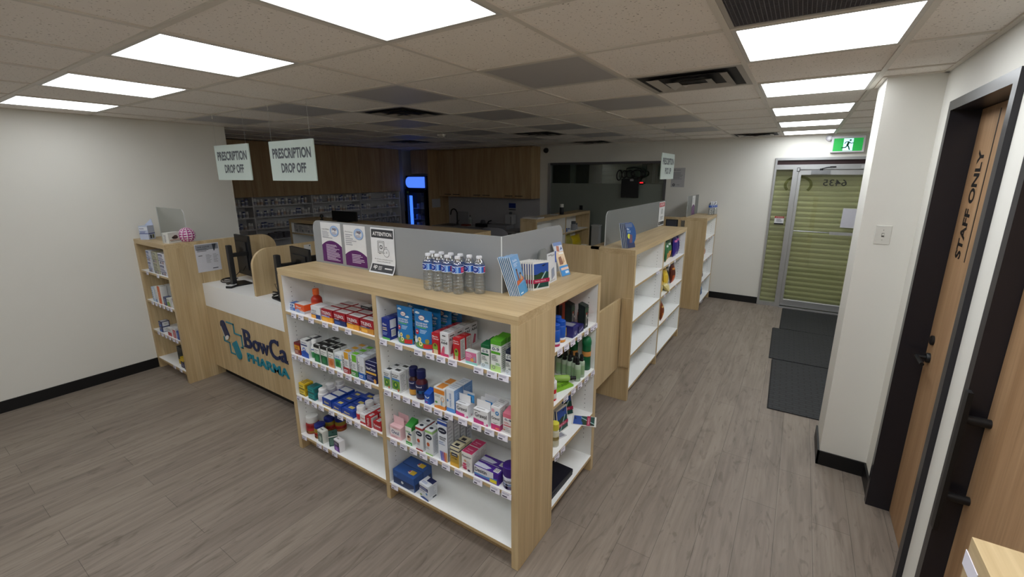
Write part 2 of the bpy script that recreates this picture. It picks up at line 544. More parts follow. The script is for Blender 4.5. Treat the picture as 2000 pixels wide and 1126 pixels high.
# right wall with two door openings
wr = MB()
for a in ((1.60, 1.891, 0, 2.7), (0.755, 1.60, 2.32, 2.7), (0.50, 0.755, 0, 2.7), (-0.43, 0.50, 2.32, 2.7), (-3.4, -0.43, 0, 2.7)):
    wr.box(XR, XR + 0.2, a[0], a[1], a[2], a[3], WALL)
struct(wr.build('wall_right'))
room('wall_corner', 1.315, 1.773, 1.891, 2.26, 0, 2.7, WALL)
room('wall_right_rear', 2.2, 2.3, 2.26, 6.127, 0, 2.7, WALL)
room('wall_right_return', 1.773, 2.3, 2.16, 2.26, 0, 2.7, WALL)

def skirting(name, x0, x1, y0, y1):
    return struct(MB().box(x0, x1, y0, y1, 0, 0.103, BLACK).build(name))
skirting('baseboard_left', XL, XL + 0.012, -3.28, 0.0)
skirting('baseboard_far', -0.12, 0.605, YF - 0.012, YF)
skirting('baseboard_corner', 1.303, 1.573, 1.879, 1.891)
skirting('baseboard_corner_side', 1.303, 1.315, 1.879, 2.26)
skirting('baseboard_right', XR - 0.012, XR, 1.622, 1.879)
skirting('baseboard_right_middle', XR - 0.012, XR, 0.525, 0.73)

# ceiling: tile field, exposed grid
GX, GY, GS = 0.6625, 0.457, 0.6096
struct(MB().box(-7.0, 2.6, -3.4, 6.4, CZ + 0.007, CZ + 0.06, ceiling_material()).build('ceiling'))
bar = MB()
GRID = paint('#d8d2c8', 0.5, 0.03)
for i in range(-13, 4):
    x = GX + GS * i
    bar.box(x - 0.012, x + 0.012, -3.4, 6.2, CZ, CZ + 0.02, GRID)
for j in range(-7, 10):
    y = GY + GS * j
    bar.box(-7.0, 2.6, y - 0.0118, y + 0.0118, CZ + 0.0003, CZ + 0.0203, GRID)
struct(bar.build('trim_1'))
wa = MB()        # wall angle round the room edge
for a in ((XL, XL + 0.022, -3.28, 1.0), (XR - 0.022, XR, -3.28, 1.891), (-6.6, 2.2, YF - 0.022, YF), (1.315, 1.573, 1.869, 1.891), (1.293, 1.315, 1.869, 2.26)):
    wa.box(*a, CZ - 0.0005, CZ + 0.0195, GRID)
struct(wa.build('trim_2'))

# ------------------------------------------------------------------ ceiling lights
LIT = emit('#ffffff', AISLE_STRENGTH, 'lit_diffuser')
LITW = emit('#ffffff', WAIT_STRENGTH, 'lit_diffuser_waiting')
LITFILL = emit('#ffffff', FILL_STRENGTH, 'lit_diffuser_fill')
for _m in (LIT, LITW, LITFILL): _m.node_tree.nodes['Principled BSDF'].inputs['Emission Color'].default_value = PANEL_COLOR
UNLIT = paint('#b5b3b4', 0.5, 0.02)
RIM = paint('#c9c6c0', 0.45)
def ceiling_panel(i, j, lit, label, group=None):
    t = thing('ceiling_light', label, 'ceiling light', (GX + GS * (i + 0.5), GY + GS * (j + 0.5), CZ), 0, group)
    a, b = 0.2925, 0.2755
    f = MB()
    for s in ((-a, a, -a, -b), (-a, a, b, a), (-a, -b, -b, b), (b, a, -b, b)):
        f.box(*s, 0.0005, 0.012, RIM)
    f.build('frame', t)
    MB().box(-b, b, -b, b, 0.0025, 0.011, (LITFILL if j == -4 else LIT if i == 0 else LITW) if lit else UNLIT).build('diffuser', t)
    return t
for j, nm in zip((0, 2, 4, 6, 8), ('nearest the return air grille', 'second along from the return air grille', 'third along the aisle, midway to the entrance', 'second out from the entrance door', 'right above the entrance door')):
    ceiling_panel(0, j, True, 'glowing square ceiling panel over the aisle, ' + nm)
for i, nm in zip((-2, -4, -6, -8), ('largest in view', 'second in the row from the product shelf', 'third in the row', 'closest to the bare left wall')):
    ceiling_panel(i, -2, True, 'glowing square ceiling panel over the waiting floor, ' + nm)
ceiling_panel(0, -2, True, 'glowing square ceiling panel over the staff door')
for i, nm in zip((0, -2, -4, -6), ('by the right wall', 'second from the right wall', 'third from the right wall', 'nearest the left wall')):  # row added out of view to brighten faces turned towards the viewer
    ceiling_panel(i, -4, True, 'added glowing fill panel at the near end of the room, ' + nm)
for j in (0, 2, 4, 6):
    for i in (-2, -4, -6, -8):
        ceiling_panel(i, j, False, 'switched off grey square panel in the dark part of the ceiling', 'unlit ceiling panels over the dispensary')

VENT = paint('#a9a49c', 0.5)
VENTDARK = paint('#19181a', 0.7)
def ceiling_vent(i, j, label):
    t = thing('ceiling_vent', label, 'ceiling vent', (GX + GS * (i + 0.5), GY + GS * (j + 0.5), CZ))
    MB().box(-0.29, 0.29, -0.29, 0.29, 0.004, 0.0065, VENTDARK).build('backing', t)
    f = MB()
    for s in ((-0.292, 0.292, -0.292, -0.262), (-0.292, 0.292, 0.262, 0.292), (-0.292, -0.262, -0.262, 0.262), (0.262, 0.292, -0.262, 0.262)):
        f.box(*s, 0.0005, 0.0038, VENT)
    f.build('frame', t)
    for k, (o, i2, z0, z1) in enumerate(((0.215, 0.165, -0.012, 0.003), (0.125, 0.075, -0.020, -0.003), (0.045, 0.0, -0.024, -0.010))):
        m = MB()
        q = lambda r, z: [(-r, -r, z), (r, -r, z), (r, r, z), (-r, r, z)]
        o1, i1 = q(o, z0), q(max(i2, 0.001), z1)
        m.add(o1 + i1, [(a, (a + 1) % 4, 4 + (a + 1) % 4, 4 + a) for a in range(4)] + ([(4, 5, 6, 7)] if k == 2 else []), VENT)
        o2, j2 = q(o, z0 + 0.0015), q(max(i2, 0.001), z1 + 0.0015)
        m.add(o2 + j2, [(a, 4 + a, 4 + (a + 1) % 4, (a + 1) % 4) for a in range(4)], VENT)
        m.build('louver', t)
    return t
ceiling_vent(-1, 1, 'square air diffuser with nested louvers beside the aisle lights')
ceiling_vent(-5, 1, 'square air diffuser over the dark dispensary, nearer to the hanging signs')
ceiling_vent(-9, 5, 'square air diffuser glinting blue near the lit fridge')
ceiling_vent(-1, 8, 'small looking air diffuser by the far wall, left of the last aisle light')
ceiling_vent(-5, 5, 'dark air diffuser in the middle of the dispensary ceiling')
ceiling_vent(-5, 8, 'dark air diffuser above the far window')
def return_grille():
    t = thing('return_grille', 'dark egg-crate return air grille in the ceiling before the first aisle light', 'air grille', (GX + GS * 0.5, GY - GS * 0.5, CZ))
    g = paint('#5d5b60', 0.6)
    MB().box(-0.28, 0.28, -0.28, 0.28, 0.0045, 0.0065, paint('#2b2a2e', 0.8)).build('backing', t)
    f = MB()
    for s in ((-0.292, 0.292, -0.292, -0.275), (-0.292, 0.292, 0.275, 0.292), (-0.292, -0.275, -0.275, 0.275), (0.275, 0.292, -0.275, 0.275)):
        f.box(*s, 0.0005, 0.006, VENT)
    f.build('frame', t)
    m = MB()
    n = 42
    for k in range(n):
        p = -0.275 + 0.55 * (k + 0.5) / n
        m.box(p - 0.001, p + 0.001, -0.275, 0.275, 0.001, 0.0044, g)
        m.box(-0.275, 0.275, p - 0.001, p + 0.001, 0.0012, 0.0043, g)
    m.build('grating', t)
return_grille()
def small_fixture():
    t = thing('smoke_detector', 'round white smoke detector on the dark dispensary ceiling', 'smoke detector', (-3.15, 3.06, CZ))
    w = paint('#cfcac2', 0.5)
    MB().lathe([(0.032, -0.052), (0.046, -0.046), (0.05, -0.03), (0.058, -0.026), (0.062, -0.004), (0.062, 0.0)], w, 24).build('body', t)
    s = MB()
    for k in range(12):
        a = 2 * math.pi * k / 12
        s.box(-0.006, 0.006, -0.0015, 0.0015, -0.041, -0.033, VENTDARK)
        s.xform(Matrix.Rotation(a, 4, 'Z') @ Matrix.Translation((0.0485, 0, 0)), len(s.v) - 8)
    s.build('slot', t)
    t = thing('security_camera', 'small black dome camera high on the far wall beside the wood cabinets', 'security camera', (-3.235, 6.125, 2.452))
    MB().lathe([(0.05, 0), (0.05, 0.018), (0.046, 0.024)], BLACK, 24).xform(Matrix.Rotation(math.pi / 2, 4, 'X')).build('base', t)
    MB().lathe([(0.044, 0), (0.043, 0.018), (0.036, 0.034), (0.022, 0.045), (0.001, 0.049)], BLACKGLOSS, 24).xform(Matrix.Translation((0, -0.02, 0)) @ Matrix.Rotation(math.pi / 2, 4, 'X')).build('dome', t)
small_fixture()

# ------------------------------------------------------------------ entrance: aluminium frame, side light, glass door, shutter outside
def entrance():
    d = struct(thing('door_1', None, None, (0, YF, 0)))
    fr = MB()
    fy0, fy1 = -0.02, 0.09
    for a in ((0.61, 0.636, 0, 2.226), (0.845, 0.912, 0, 2.06), (1.84, 1.93, 0, 2.226)):
        fr.box(a[0], a[1], fy0, fy1, a[2], a[3], ALU)
    fr.box(0.636, 1.84, fy0, fy1, 2.06, 2.128, ALU)
    fr.box(0.636, 1.84, fy0 + 0.012, fy1, 2.19, 2.226, ALU)
    fr.box(0.636, 0.845, fy0, fy1, 0.0, 0.052, ALU)
    fr.box(0.912, 1.84, -0.06, fy1, 0.0, 0.014, ALU)
    fr.build('door_frame', d)
    MB().box(0.636, 1.84, 0.02, 0.05, 2.128, 2.19, paint('#2a1315', 0.5)).build('transom_panel', d)
    sg = MB().box(0.636, 0.845, 0.03, 0.036, 0.052, 2.06, DOORGLASS).build('side_light', d)
    dl = MB()
    for a in ((0.915, 0.952, 0.03, 2.052), (1.79, 1.836, 0.03, 2.052)):
        dl.box(a[0], a[1], 0.0, 0.045, a[2], a[3], ALU)
    dl.box(0.952, 1.79, 0.0, 0.045, 1.985, 2.052, ALU)
    dl.box(0.952, 1.79, 0.0, 0.045, 0.03, 0.128, ALU)
    dl.box(0.952, 1.79, -0.006, 0.0, 0.118, 0.131, paint('#e8e8e8', 0.3))
    dl.build('door_leaf', d)
    MB().box(0.952, 1.79, 0.02, 0.026, 0.128, 1.985, DOORGLASS).build('glass_pane', d)
    h = MB().tube([(0.955, -0.03, 1.182), (1.4, -0.035, 1.18), (1.79, -0.035, 1.178)], 0.007, STEEL, 8)
    h.box(1.385, 1.66, -0.05, -0.034, 1.155, 1.198, ALU)
    for x in (0.962, 1.78): h.box(x - 0.008, x + 0.008, -0.036, 0.0, 1.172, 1.19, ALU)
    h.build('push_bar', d)
    c = MB().box(1.065, 1.29, -0.045, -0.002, 1.995, 2.045, STEEL)
    c.tube([(1.18, -0.03, 2.045), (1.18, -0.03, 2.07)], 0.018, DARKPLASTIC, 10)
    c.tube([(1.18, -0.034, 2.066), (1.25, -0.05, 2.085), (1.335, -0.024, 2.092)], 0.007, DARKPLASTIC, 6)
    c.box(1.275, 1.345, -0.032, -0.02, 2.082, 2.1, DARKPLASTIC)
    c.build('door_closer', d)
    MB().box(0.892, 0.93, -0.026, -0.019, 2.03, 2.085, BLACK).box(0.898, 0.922, -0.0275, -0.026, 2.038, 2.078, ALU).build('top_pivot', d)
    MB().box(1.62, 1.76, -0.03, -0.02, 2.072, 2.112, paint('#cfcfd0', 0.4)).build('alarm_contact', d)
    n = MB()
    n.text('6435', (1.495, 0.0195, 1.832), (-1, 0, 0), (0, 0, 1), 0.27, 0.088, paint('#26261f', 0.6), bold=0.015)
    n.build('street_number', d)
    a = MB().ring((0.93, 0.0192, 1.84), (1, 0, 0), (0, 0, 1), 0.175, 0.135, 0.035, see('faint_film', '#c6c7ae', gloss=0.0), a0=-0.7, a1=1.45)
    a.build('window_film', d)
    a = MB().ring((0.93, 0.0292, 1.84), (1, 0, 0), (0, 0, 1), 0.175, 0.135, 0.035, see('faint_film', '#c6c7ae', gloss=0.0), a0=2.1, a1=3.8)
    a.build('window_film', d)
    # the roller shutter that is down outside
    sh = MB()
    m = paint('#d8d5c8', 0.5, 0.06, scale=5)
    for k in range(31):
        z = 0.02 + k * 0.0755
        sh.prism([(0.135, z), (0.125, z + 0.02), (0.12, z + 0.045), (0.128, z + 0.068), (0.142, z + 0.0755), (0.152, z + 0.0755), (0.152, z)], lambda u, v, t: (t, u, v), 0.5, 2.05, m)
    tag(sh.build('roller_shutter', loc=(0, YF, 0)), 'khaki ribbed roller shutter closed outside the glass door', 'shutter')
    # notices on the glass
    p = MB().box(-0.105, 0.105, -0.0012, 0, 0, 0.268, paint('#c7c6cf', 0.6))
    tag(p.build('paper_notice', loc=(1.605, YF + 0.019, 1.258), rot=(0, 0.02, 0)), 'blank white paper taped to the glass entrance door', 'paper')
    s = MB().box(-0.06, 0.06, -0.001, 0, 0, 0.122, paint('#d9dadd', 0.5))
    printed(s, (-0.06, -0.001, 0), (1, 0, 0), (0, 0, 1), 0.12, 0.122, [('r', 0, 0.76, 1, 1, '#9c2a2c'), ('t', 'ATTENTION', 0.1, 0.83, 0.8, 0.1, '#eedddd'), ('l', 0.2, 0.3, 0.9, 0.7, 4, '#6a6d78'), ('r', 0, 0, 1, 0.16, '#1d1d20')])
    tag(s.build('door_sticker', loc=(0.755, YF + 0.029, 1.258)), 'small red, white and black warning sticker on the side light glass', 'sticker')
entrance()

def exit_sign():
    t = thing('exit_sign', 'green running man exit sign lit above the entrance door', 'exit sign', (1.43, YF, 2.28))
    MB().box(-0.185, 0.185, -0.05, 0.0, 0, 0.215, paint('#d9d6dd', 0.4)).build('housing', t, bevel=0.006)
    f = MB()
    g, w = emit('#1f9a43', 0.7, 'exit_green'), emit('#bfe4f0', 1.0, 'exit_white')
    y = -0.0508
    f.quad((-0.16, y, 0.018), (0.16, y, 0.018), (0.16, y, 0.185), (-0.16, y, 0.185), g)
    f.quad((-0.05, y - 0.0006, 0.022), (0.055, y - 0.0006, 0.022), (0.055, y - 0.0006, 0.182), (-0.05, y - 0.0006, 0.182), w)
    f.build('legend_panel', t)
    m = MB()
    k = paint('#0f5a2a', 0.5)
    y = -0.0518
    m.disc((0.022, y, 0.158), (1, 0, 0), (0, 0, 1), 0.012, 0.012, k)
    def limb(pts, w0):
        for a, b in zip(pts, pts[1:]):
            A, B = Vector((a[0], y, a[1])), Vector((b[0], y, b[1]))
            n = (B - A).cross(Vector((0, 1, 0))).normalized() * w0
            m.add([A + n, A - n, B - n, B + n], [(0, 1, 2, 3)], k)
            m.disc(B, (1, 0, 0), (0, 0, 1), w0, w0, k, 8)
    limb([(0.008, 0.138), (-0.004, 0.096)], 0.012)
    limb([(0.008, 0.138), (0.03, 0.118), (0.056, 0.122)], 0.005)
    limb([(0.006, 0.140), (-0.024, 0.136), (-0.036, 0.116)], 0.005)
    limb([(-0.004, 0.094), (0.012, 0.07), (0.024, 0.036)], 0.007)
    limb([(-0.004, 0.094), (-0.02, 0.066), (-0.062, 0.062)], 0.007)
    m.build('running_figure', t)
    t = thing('emergency_lamp', 'small round emergency lamp at the corner of the exit sign', 'lamp', (1.215, YF, 2.475))
    MB().lathe([(0.038, 0), (0.04, 0.02), (0.034, 0.045), (0.02, 0.05)], paint('#cfcdd6', 0.35), 22).xform(Matrix.Rotation(math.pi / 2, 4, 'X')).build('housing', t)
    MB().lathe([(0.02, 0), (0.018, 0.004)], paint('#f0f0f4', 0.2), 18).xform(Matrix.Translation((0, -0.051, 0)) @ Matrix.Rotation(math.pi / 2, 4, 'X')).build('lens', t)
exit_sign()

# ------------------------------------------------------------------ dispensary window with film, and what hangs at it
def dispensary_window():
    d = struct(thing('window_1', None, None, (0, YF, 0)))
    f = MB()
    x0, x1 = -3.183, -0.935
    fm = paint('#57575a', 0.4, metal=0.4)
    f.box(x0, x0 + 0.052, -0.02, 0.1, 0.3, 2.217, ALU)
    f.box(x1 - 0.04, x1, -0.02, 0.1, 0.3, 2.217, fm)
    f.box(x0 + 0.052, x1 - 0.04, -0.02, 0.1, 2.178, 2.217, fm)
    f.box(x0 + 0.052, x1 - 0.04, -0.02, 0.1, 0.3, 0.34, fm)
    f.build('window_frame', d)
    MB().box(x0 + 0.052, x1 - 0.04, 0.03, 0.036, 0.34, 2.178, WINGLASS).build('window_pane', d)
    MB().box(x0 + 0.052, x1 - 0.04, 0.0265, 0.0285, 0.34, 1.838, paint('#7a8078', 0.35, 0.06, scale=3)).build('frosted_film', d)
    o = struct(thing('exterior_1', None, None, (0, YF, 0)))
    sh = MB()
    m = paint('#d5d8d6', 0.5, 0.04, scale=5)
    for k in range(9):
        z = 1.6 + k * 0.0755
        sh.prism([(0.315, z), (0.305, z + 0.02), (0.3, z + 0.045), (0.308, z + 0.068), (0.322, z + 0.0755), (0.332, z + 0.0755), (0.332, z)], lambda u, v, t: (t, u, v), -2.2, -1.45, m)
    sh.build('shutter_panel', o)
    MB().box(-2.83, -2.73, 0.24, 0.3, 1.5, 2.4, m).build('post', o)
    MB().box(-3.4, -0.6, 0.36, 0.4, 0.2, 2.5, paint('#5f6457', 0.7)).build('outer_wall', o)
    s = MB()
    for a in ((-1.42, -1.36), (-1.25, -1.2), (-1.12, -1.06)): s.box(a[0], a[1], 0.26, 0.3, 1.85, 2.3, paint('#8a8d8e', 0.5))
    s.build('outer_rail', o)
dispensary_window()

def hung_bag():
    t = thing('face_shield_bag', 'black square bag hung with coiled black straps at the dark window', 'bag', (-1.535, YF - 0.03, 1.6))
    MB().box(-0.155, 0.155, -0.03, 0.0, 0.0, 0.325, BLACK).build('pouch', t, bevel=0.006)
    for k, (cx, cz, rx, rz, tl) in enumerate(((-0.205, 0.385, 0.045, 0.085, 0.15), (-0.11, 0.40, 0.045, 0.06, 0.1), (0.0, 0.40, 0.07, 0.062, -0.2), (0.11, 0.40, 0.085, 0.075, 0.1), (0.14, 0.41, 0.12, 0.06, -0.2))):
        pts = []
        for i in range(22):
            a = 2 * math.pi * i / 22
            pts.append((cx + rx * math.cos(a), -0.012 - 0.01 * k + tl * 0.1 * math.sin(a), cz + rz * math.sin(a)))
        MB().tube(pts, 0.011, BLACK, 8, closed=True).build('strap', t)
    MB().tube([(-0.07, -0.03, 0.42), (-0.07, -0.035, 0.50), (0.05, -0.035, 0.515), (0.18, -0.03, 0.49), (0.22, -0.03, 0.43)], 0.009, BLACK, 8).build('handle', t)
    MB().box(0.0, 0.06, -0.0325, -0.0301, 0.285, 0.318, paint('#9a9aa0', 0.5)).build('tag_label', t)
    t = thing('indicator_unit', 'tiny red glowing indicator beside the hanging black bag', 'indicator light', (-1.345, YF - 0.02, 1.84))
    MB().box(-0.034, 0.034, -0.004, 0.012, -0.014, 0.03, BLACK).build('casing', t)
    MB().box(-0.028, 0.028, -0.006, -0.004, 0.012, 0.026, emit('#ff1a24', 3.0, 'red_indicator')).build('lens', t)
hung_bag()

# ------------------------------------------------------------------ staff doors in the right wall
def side_door(name, y0, y1, xdoor, staff):
    """casing and deep jamb, wood leaf; y0..y1 is the clear opening"""
    d = struct(thing(name, None, None, (0, 0, 0)))
    f = MB()
    xc, zt, cw = 1.553, 2.297, 0.047
    for a, b in ((y0 - cw, y0), (y1, y1 + cw)):
        f.box(xc, XR, a, b, 0, zt + cw, BLACKFRAME)
    f.box(xc, XR, y0, y1, zt, zt + cw, BLACKFRAME)
    for a, b in ((y0 - 0.02, y0), (y1, y1 + 0.02)):
        f.box(XR, XR + 0.17, a, b, 0, zt + 0.02, BLACKFRAME)
    f.box(XR, XR + 0.17, y0, y1, zt, zt + 0.02, BLACKFRAME)
    f.build('door_frame', d)
    leaf = MB().box(xdoor, xdoor + 0.042, y0 + 0.003, y1 - 0.003, 0.006, zt - 0.003, DOORWOOD).build('door_leaf', d)
    if staff:
        k = MB()
        ink = paint('#16120f', 0.5)
        k.text('STAFF ONLY', (xdoor - 0.0006, 1.388, 1.582), (0, 0, 1), (0, 1, 0), 0.52, 0.084, ink, bold=0.08)
        k.build('lettering', d)
        MB().box(xdoor - 0.0008, xdoor - 0.0001, 1.303, 1.315, 1.582, 2.27, ink).build('vinyl_line', d)
        h = MB()
        h.lathe([(0.027, 0), (0.027, 0.012), (0.024, 0.016)], BLACK, 24).xform(Matrix.Translation((xdoor, 1.49, 1.03)) @ Matrix.Rotation(-math.pi / 2, 4, 'Y'))
        h.tube([(xdoor, 1.49, 1.03), (xdoor - 0.05, 1.49, 1.03)], 0.011, BLACK, 12)
        h.tube([(xdoor - 0.05, 1.50, 1.03), (xdoor - 0.05, 1.37, 1.028)], 0.0095, BLACK, 12)
        h.build('lever_handle', d)
        r = MB().lathe([(0.026, 0), (0.026, 0.01), (0.02, 0.014)], BLACK, 24).xform(Matrix.Translation((xdoor, 1.49, 1.13)) @ Matrix.Rotation(-math.pi / 2, 4, 'Y'))
        r.build('thumb_turn', d)
    else:
        h = MB()
        h.box(1.538, 1.552, 0.415, 0.447, 0.72, 1.27, BLACK)
        h.build('pull_bar', d)
        for z in (0.86, 1.165):
            MB().tube([(1.55, 0.437, z), (xdoor, 0.437, z)], 0.0155, BLACK, 16).build('pull_post', d)
    return d
side_door('door_2', 0.78, 1.575, 1.667, True)
side_door('door_3', -0.41, 0.475, 1.615, False)

def light_switch():
    t = thing('light_switch', 'white toggle light switch on the wall by the staff door', 'light switch', (1.428, 1.891, 1.63))
    MB().box(-0.038, 0.038, -0.006, 0, -0.058, 0.058, paint('#d5d3cc', 0.35)).build('cover_plate', t, bevel=0.003)
    MB().box(-0.006, 0.006, -0.0068, -0.006, -0.012, 0.012, paint('#55524e', 0.5)).box(-0.004, 0.004, -0.016, -0.0068, -0.002, 0.009, paint('#e2e0d8', 0.3)).build('toggle', t)
    for z in (-0.03, 0.03): MB().lathe([(0.0028, 0), (0.0024, 0.001)], paint('#a5a29b', 0.3), 10).xform(Matrix.Translation((0, -0.006, z)) @ Matrix.Rotation(math.pi / 2, 4, 'X')).build('screw', t)
light_switch()

# ------------------------------------------------------------------ floor mats
RUB = rubber_material()
def mat_piece(label, x, y, w, l, rz):
    c = MB()
    c.prism([(-w / 2, 0), (w / 2, 0), (w / 2 - 0.012, 0.009), (-w / 2 + 0.012, 0.009)], lambda u, v, t: (u, t, v), -l / 2, l / 2, RUB)
    tag(c.build('floor_mat', loc=(x, y, 0.0006), rz=rz), label, 'floor mat')
mat_piece('black rubber mat right in front of the glass door sill', 1.40, 5.50, 0.88, 1.06, 0.0)
mat_piece('black rubber mat in the middle of the row at the entrance', 1.335, 4.38, 0.88, 1.155, 0.02)
mat_piece('black ribbed rubber mat nearest the staff door', 1.39, 3.17, 0.88, 1.22, 0.022)

# ================================================================== DISPLAY FURNITURE
H = 1.378
T_SIDE, T_DIV, T_SH = 0.04, 0.033, 0.02

def pins(mb, x, ys, z0, z1, sgn):
    z = z0
    while z < z1:
        for y in ys:
            mb.disc((x + sgn * 0.0006, y, z), (0, sgn, 0), (0, 0, 1), 0.0028, 0.0028, PINHOLE, 8)
        z += 0.032

def price_tag(parent, x, seed, loose=0.0):
    r = random.Random(seed)
    m = MB()
    w, h = 0.059, 0.031
    m.box(-w / 2, w / 2, -0.0012, 0, -h, 0.0, TAG)
    printed(m, (-w / 2, -0.0012, -h), (1, 0, 0), (0, 0, 1), w, h, [('l', 0.08, 0.55, 0.8, 0.9, 2, '#8d8a9c'), ('r', 0.1, 0.14, 0.1 + 0.3 + 0.2 * r.random(), 0.36, '#4a4858')])
    o = m.build('price_tag', parent, (x, -0.0035, 0.006), rot=(-0.12 + 0.05 * r.random(), 0, 0.02 * (r.random() - 0.5)))
    return o

def unit(label, loc, rz, W, D, bays, levels, tags=None, left_panel=True, right_panel=True, right_depth=None, topD=None, topx0=0.0, Hh=H, pins_on=True, back=True):
    """open display shelf. local x runs along the front, the front faces -y. bays: [(x0, x1)], levels: shelf tops, lowest first"""
    t = thing('display_shelf', label, 'display shelf', loc, rz)
    zt = Hh - 0.044
    z0 = levels[0]
    def side(x0, x1, depth, inner_faces, name='side_panel'):
        m = MB().box(x0, x1, 0, depth, 0, zt if name == 'side_panel' else zt, WOOD_Z)
        for xf, sg in inner_faces:      # white melamine skin with rows of pin holes on the inside
            e = 0.0012 * sg
            m.box(min(xf, xf + e), max(xf, xf + e), 0.003, D - 0.006, z0, zt, WHITE)
            if pins_on: pins(m, xf + e, (0.06, D - 0.075), z0 + 0.12, zt - 0.08, sg)
        m.build(name, t)
    if left_panel: side(0, T_SIDE, D, [(bays[0][0], 1)])
    if right_panel: side(W - T_SIDE, W, right_depth or D, [(bays[-1][1], -1)])
    for a, b in zip(bays, bays[1:]):
        side(a[1], b[0], D - 0.006, [(a[1], -1), (b[0], 1)], 'divider')
    if back:
        MB().box(0.002, W - 0.002, D - 0.006, D, z0 - 0.02, zt, WHITE).build('back_panel', t)
    top = MB()
    td = topD or D
    top.box(topx0, W, 0, td, Hh - 0.021, Hh, WOOD_X)
    top.box(topx0 + 0.001, W - 0.001, 0.0012, td - 0.001, zt, Hh - 0.0215, WOOD_X)
    top.build('top', t)
    MB().box(0.004, W - 0.004, 0.07, 0.085, 0, z0 - T_SH - 0.001, SHADEDOAK).build('toe_board', t)
    for bi, (a, b) in enumerate(bays):
        for li, z in enumerate(levels):
            m = MB().box(a, b, 0.0 if li == 0 else 0.002, D - 0.007, z - T_SH, z, WHITE)
            m.box(a, b, -0.0008 if li == 0 else 0.0012, 0.0 if li == 0 else 0.002, z - T_SH, z - 0.0008, WOOD_X)
            s = m.build('base_shelf' if li == 0 else 'shelf', t)
            for k, x in enumerate((tags or {}).get((bi, li), ())):
                o = price_tag(s, x, 100 * bi + 10 * li + k)
                o.location = (x, -0.0028, z + 0.002)
    return t

LV = (0.123, 0.444, 0.763, 1.078)
# tag positions, local x (front unit starts at world x = -1.95)
fx = lambda *a: [x + 1.95 for x in a]
tags_front = {
    (0, 3): fx(-1.80, -1.715, -1.60, -1.45, -1.345, -1.22),
    (0, 2): fx(-1.86, -1.785, -1.70, -1.615, -1.52, -1.435, -1.345, -1.26, -1.175, -1.075),
    (0, 1): fx(-1.86, -1.77, -1.68, -1.60, -1.485, -1.39, -1.30, -1.215, -1.055),
    (0, 0): fx(-1.86, -1.68, -1.605, -1.50),
    (1, 3): fx(-0.905, -0.78, -0.63, -0.545, -0.468, -0.39, -0.225, -0.145, -0.078),
    (1, 2): fx(-0.90, -0.825, -0.745, -0.67, -0.58, -0.505, -0.43, -0.335, -0.245, -0.165, -0.085),
    (1, 1): fx(-0.88, -0.795, -0.715, -0.635, -0.555, -0.465, -0.375, -0.245, -0.135, -0.065),
    (1, 0): fx(-0.90,)}
unit('large oak display shelf with two bays of medicine facing the waiting floor', (-1.95, 0, 0), 0, 1.95, 0.31,
     [(0.04, 0.967), (1.0, 1.91)], LV, tags_front, right_depth=0.362, topD=0.362)
unit('oak end-cap shelf with sprays and brochures facing the aisle', (0.0, 0.3622, 0), math.pi / 2, 0.612, 0.33,
     [(0.002, 0.572)], LV, {(0, 3): (0.05, 0.13, 0.21, 0.30, 0.40, 0.49, 0.54), (0, 2): (0.14, 0.24, 0.33, 0.43, 0.53), (0, 1): (0.045, 0.12)}, left_panel=False, topD=0.37)

# half-height swing gate between the end-cap and the next shelf
def gate():
    t = thing('swing_gate', 'oak half-height swing gate closing the gap behind the end-cap', 'gate', (-0.2, 0.99, 0))
    MB().box(-0.02, 0.0, 0.0, 0.975, 0.315, 0.957, WOOD_Z).build('gate_panel', t)
    for z in (0.45, 0.82): MB().tube([(-0.022, 0.982, z), (-0.022, 0.982, z + 0.09)], 0.007, STEEL, 8).build('hinge', t)
    t2 = MB().box(-0.0965, -0.002, 0, 0.018, 0, 0.632, WOOD_Z)
    tag(t2.build('gate_stop', loc=(-0.101, 1.9815, 0.328)), 'oak stop board fixed to the end of the snack shelf beside the gate', 'board')
gate()

unit('oak snack shelf along the aisle, near bay empty, chip bags in the far bay', (-0.11, 2.0, 0), math.pi / 2, 1.97, 0.32,
     [(0.04, 0.935), (0.968, 1.93)], (0.11, 0.425, 0.742, 1.062), {(1, 3): (1.2, 1.45), (1, 2): (1.1, 1.3, 1.6), (1, 1): (1.3,), (0, 3): (0.72, 0.78)}, topD=0.40)
tag(MB().box(-0.98, -0.4312, 0, 0.04, 0, H, WOOD_Z).build('partition_panel', loc=(0, 2.0, 0)), 'oak partition board running back from the snack shelf end', 'panel')
unit('narrow oak shelf by the entrance with a few snack bags, against the far wall', (-0.10, 5.235, 0), math.pi / 2, 0.878, 0.30,
     [(0.04, 0.838)], (0.11, 0.42, 0.745, 1.062), {(0, 3): (0.2, 0.4, 0.6), (0, 2): (0.15, 0.35, 0.5, 0.7), (0, 1): (0.2,), (0, 0): (0.15, 0.25)}, topD=0.36)
tag(MB().box(-0.72, -0.4612, 0, 0.04, 0, H - 0.003, WOOD_Z).build('partition_panel', loc=(0, 5.235, 0)), 'oak partition board behind the small dark screen near the entrance', 'panel')
unit('narrow oak medicine shelf in the corner by the left wall', (-4.569, 0, 0), 0, 0.749, 0.262,
     [(0.03, 0.709)], (0.118, 0.432, 0.755, 1.066), {(0, 3): (0.22, 0.48), (0, 2): (0.2, 0.29, 0.38, 0.47, 0.56, 0.64), (0, 1): (0.2, 0.29, 0.38, 0.47, 0.56, 0.64), (0, 0): (0.45, 0.6)})

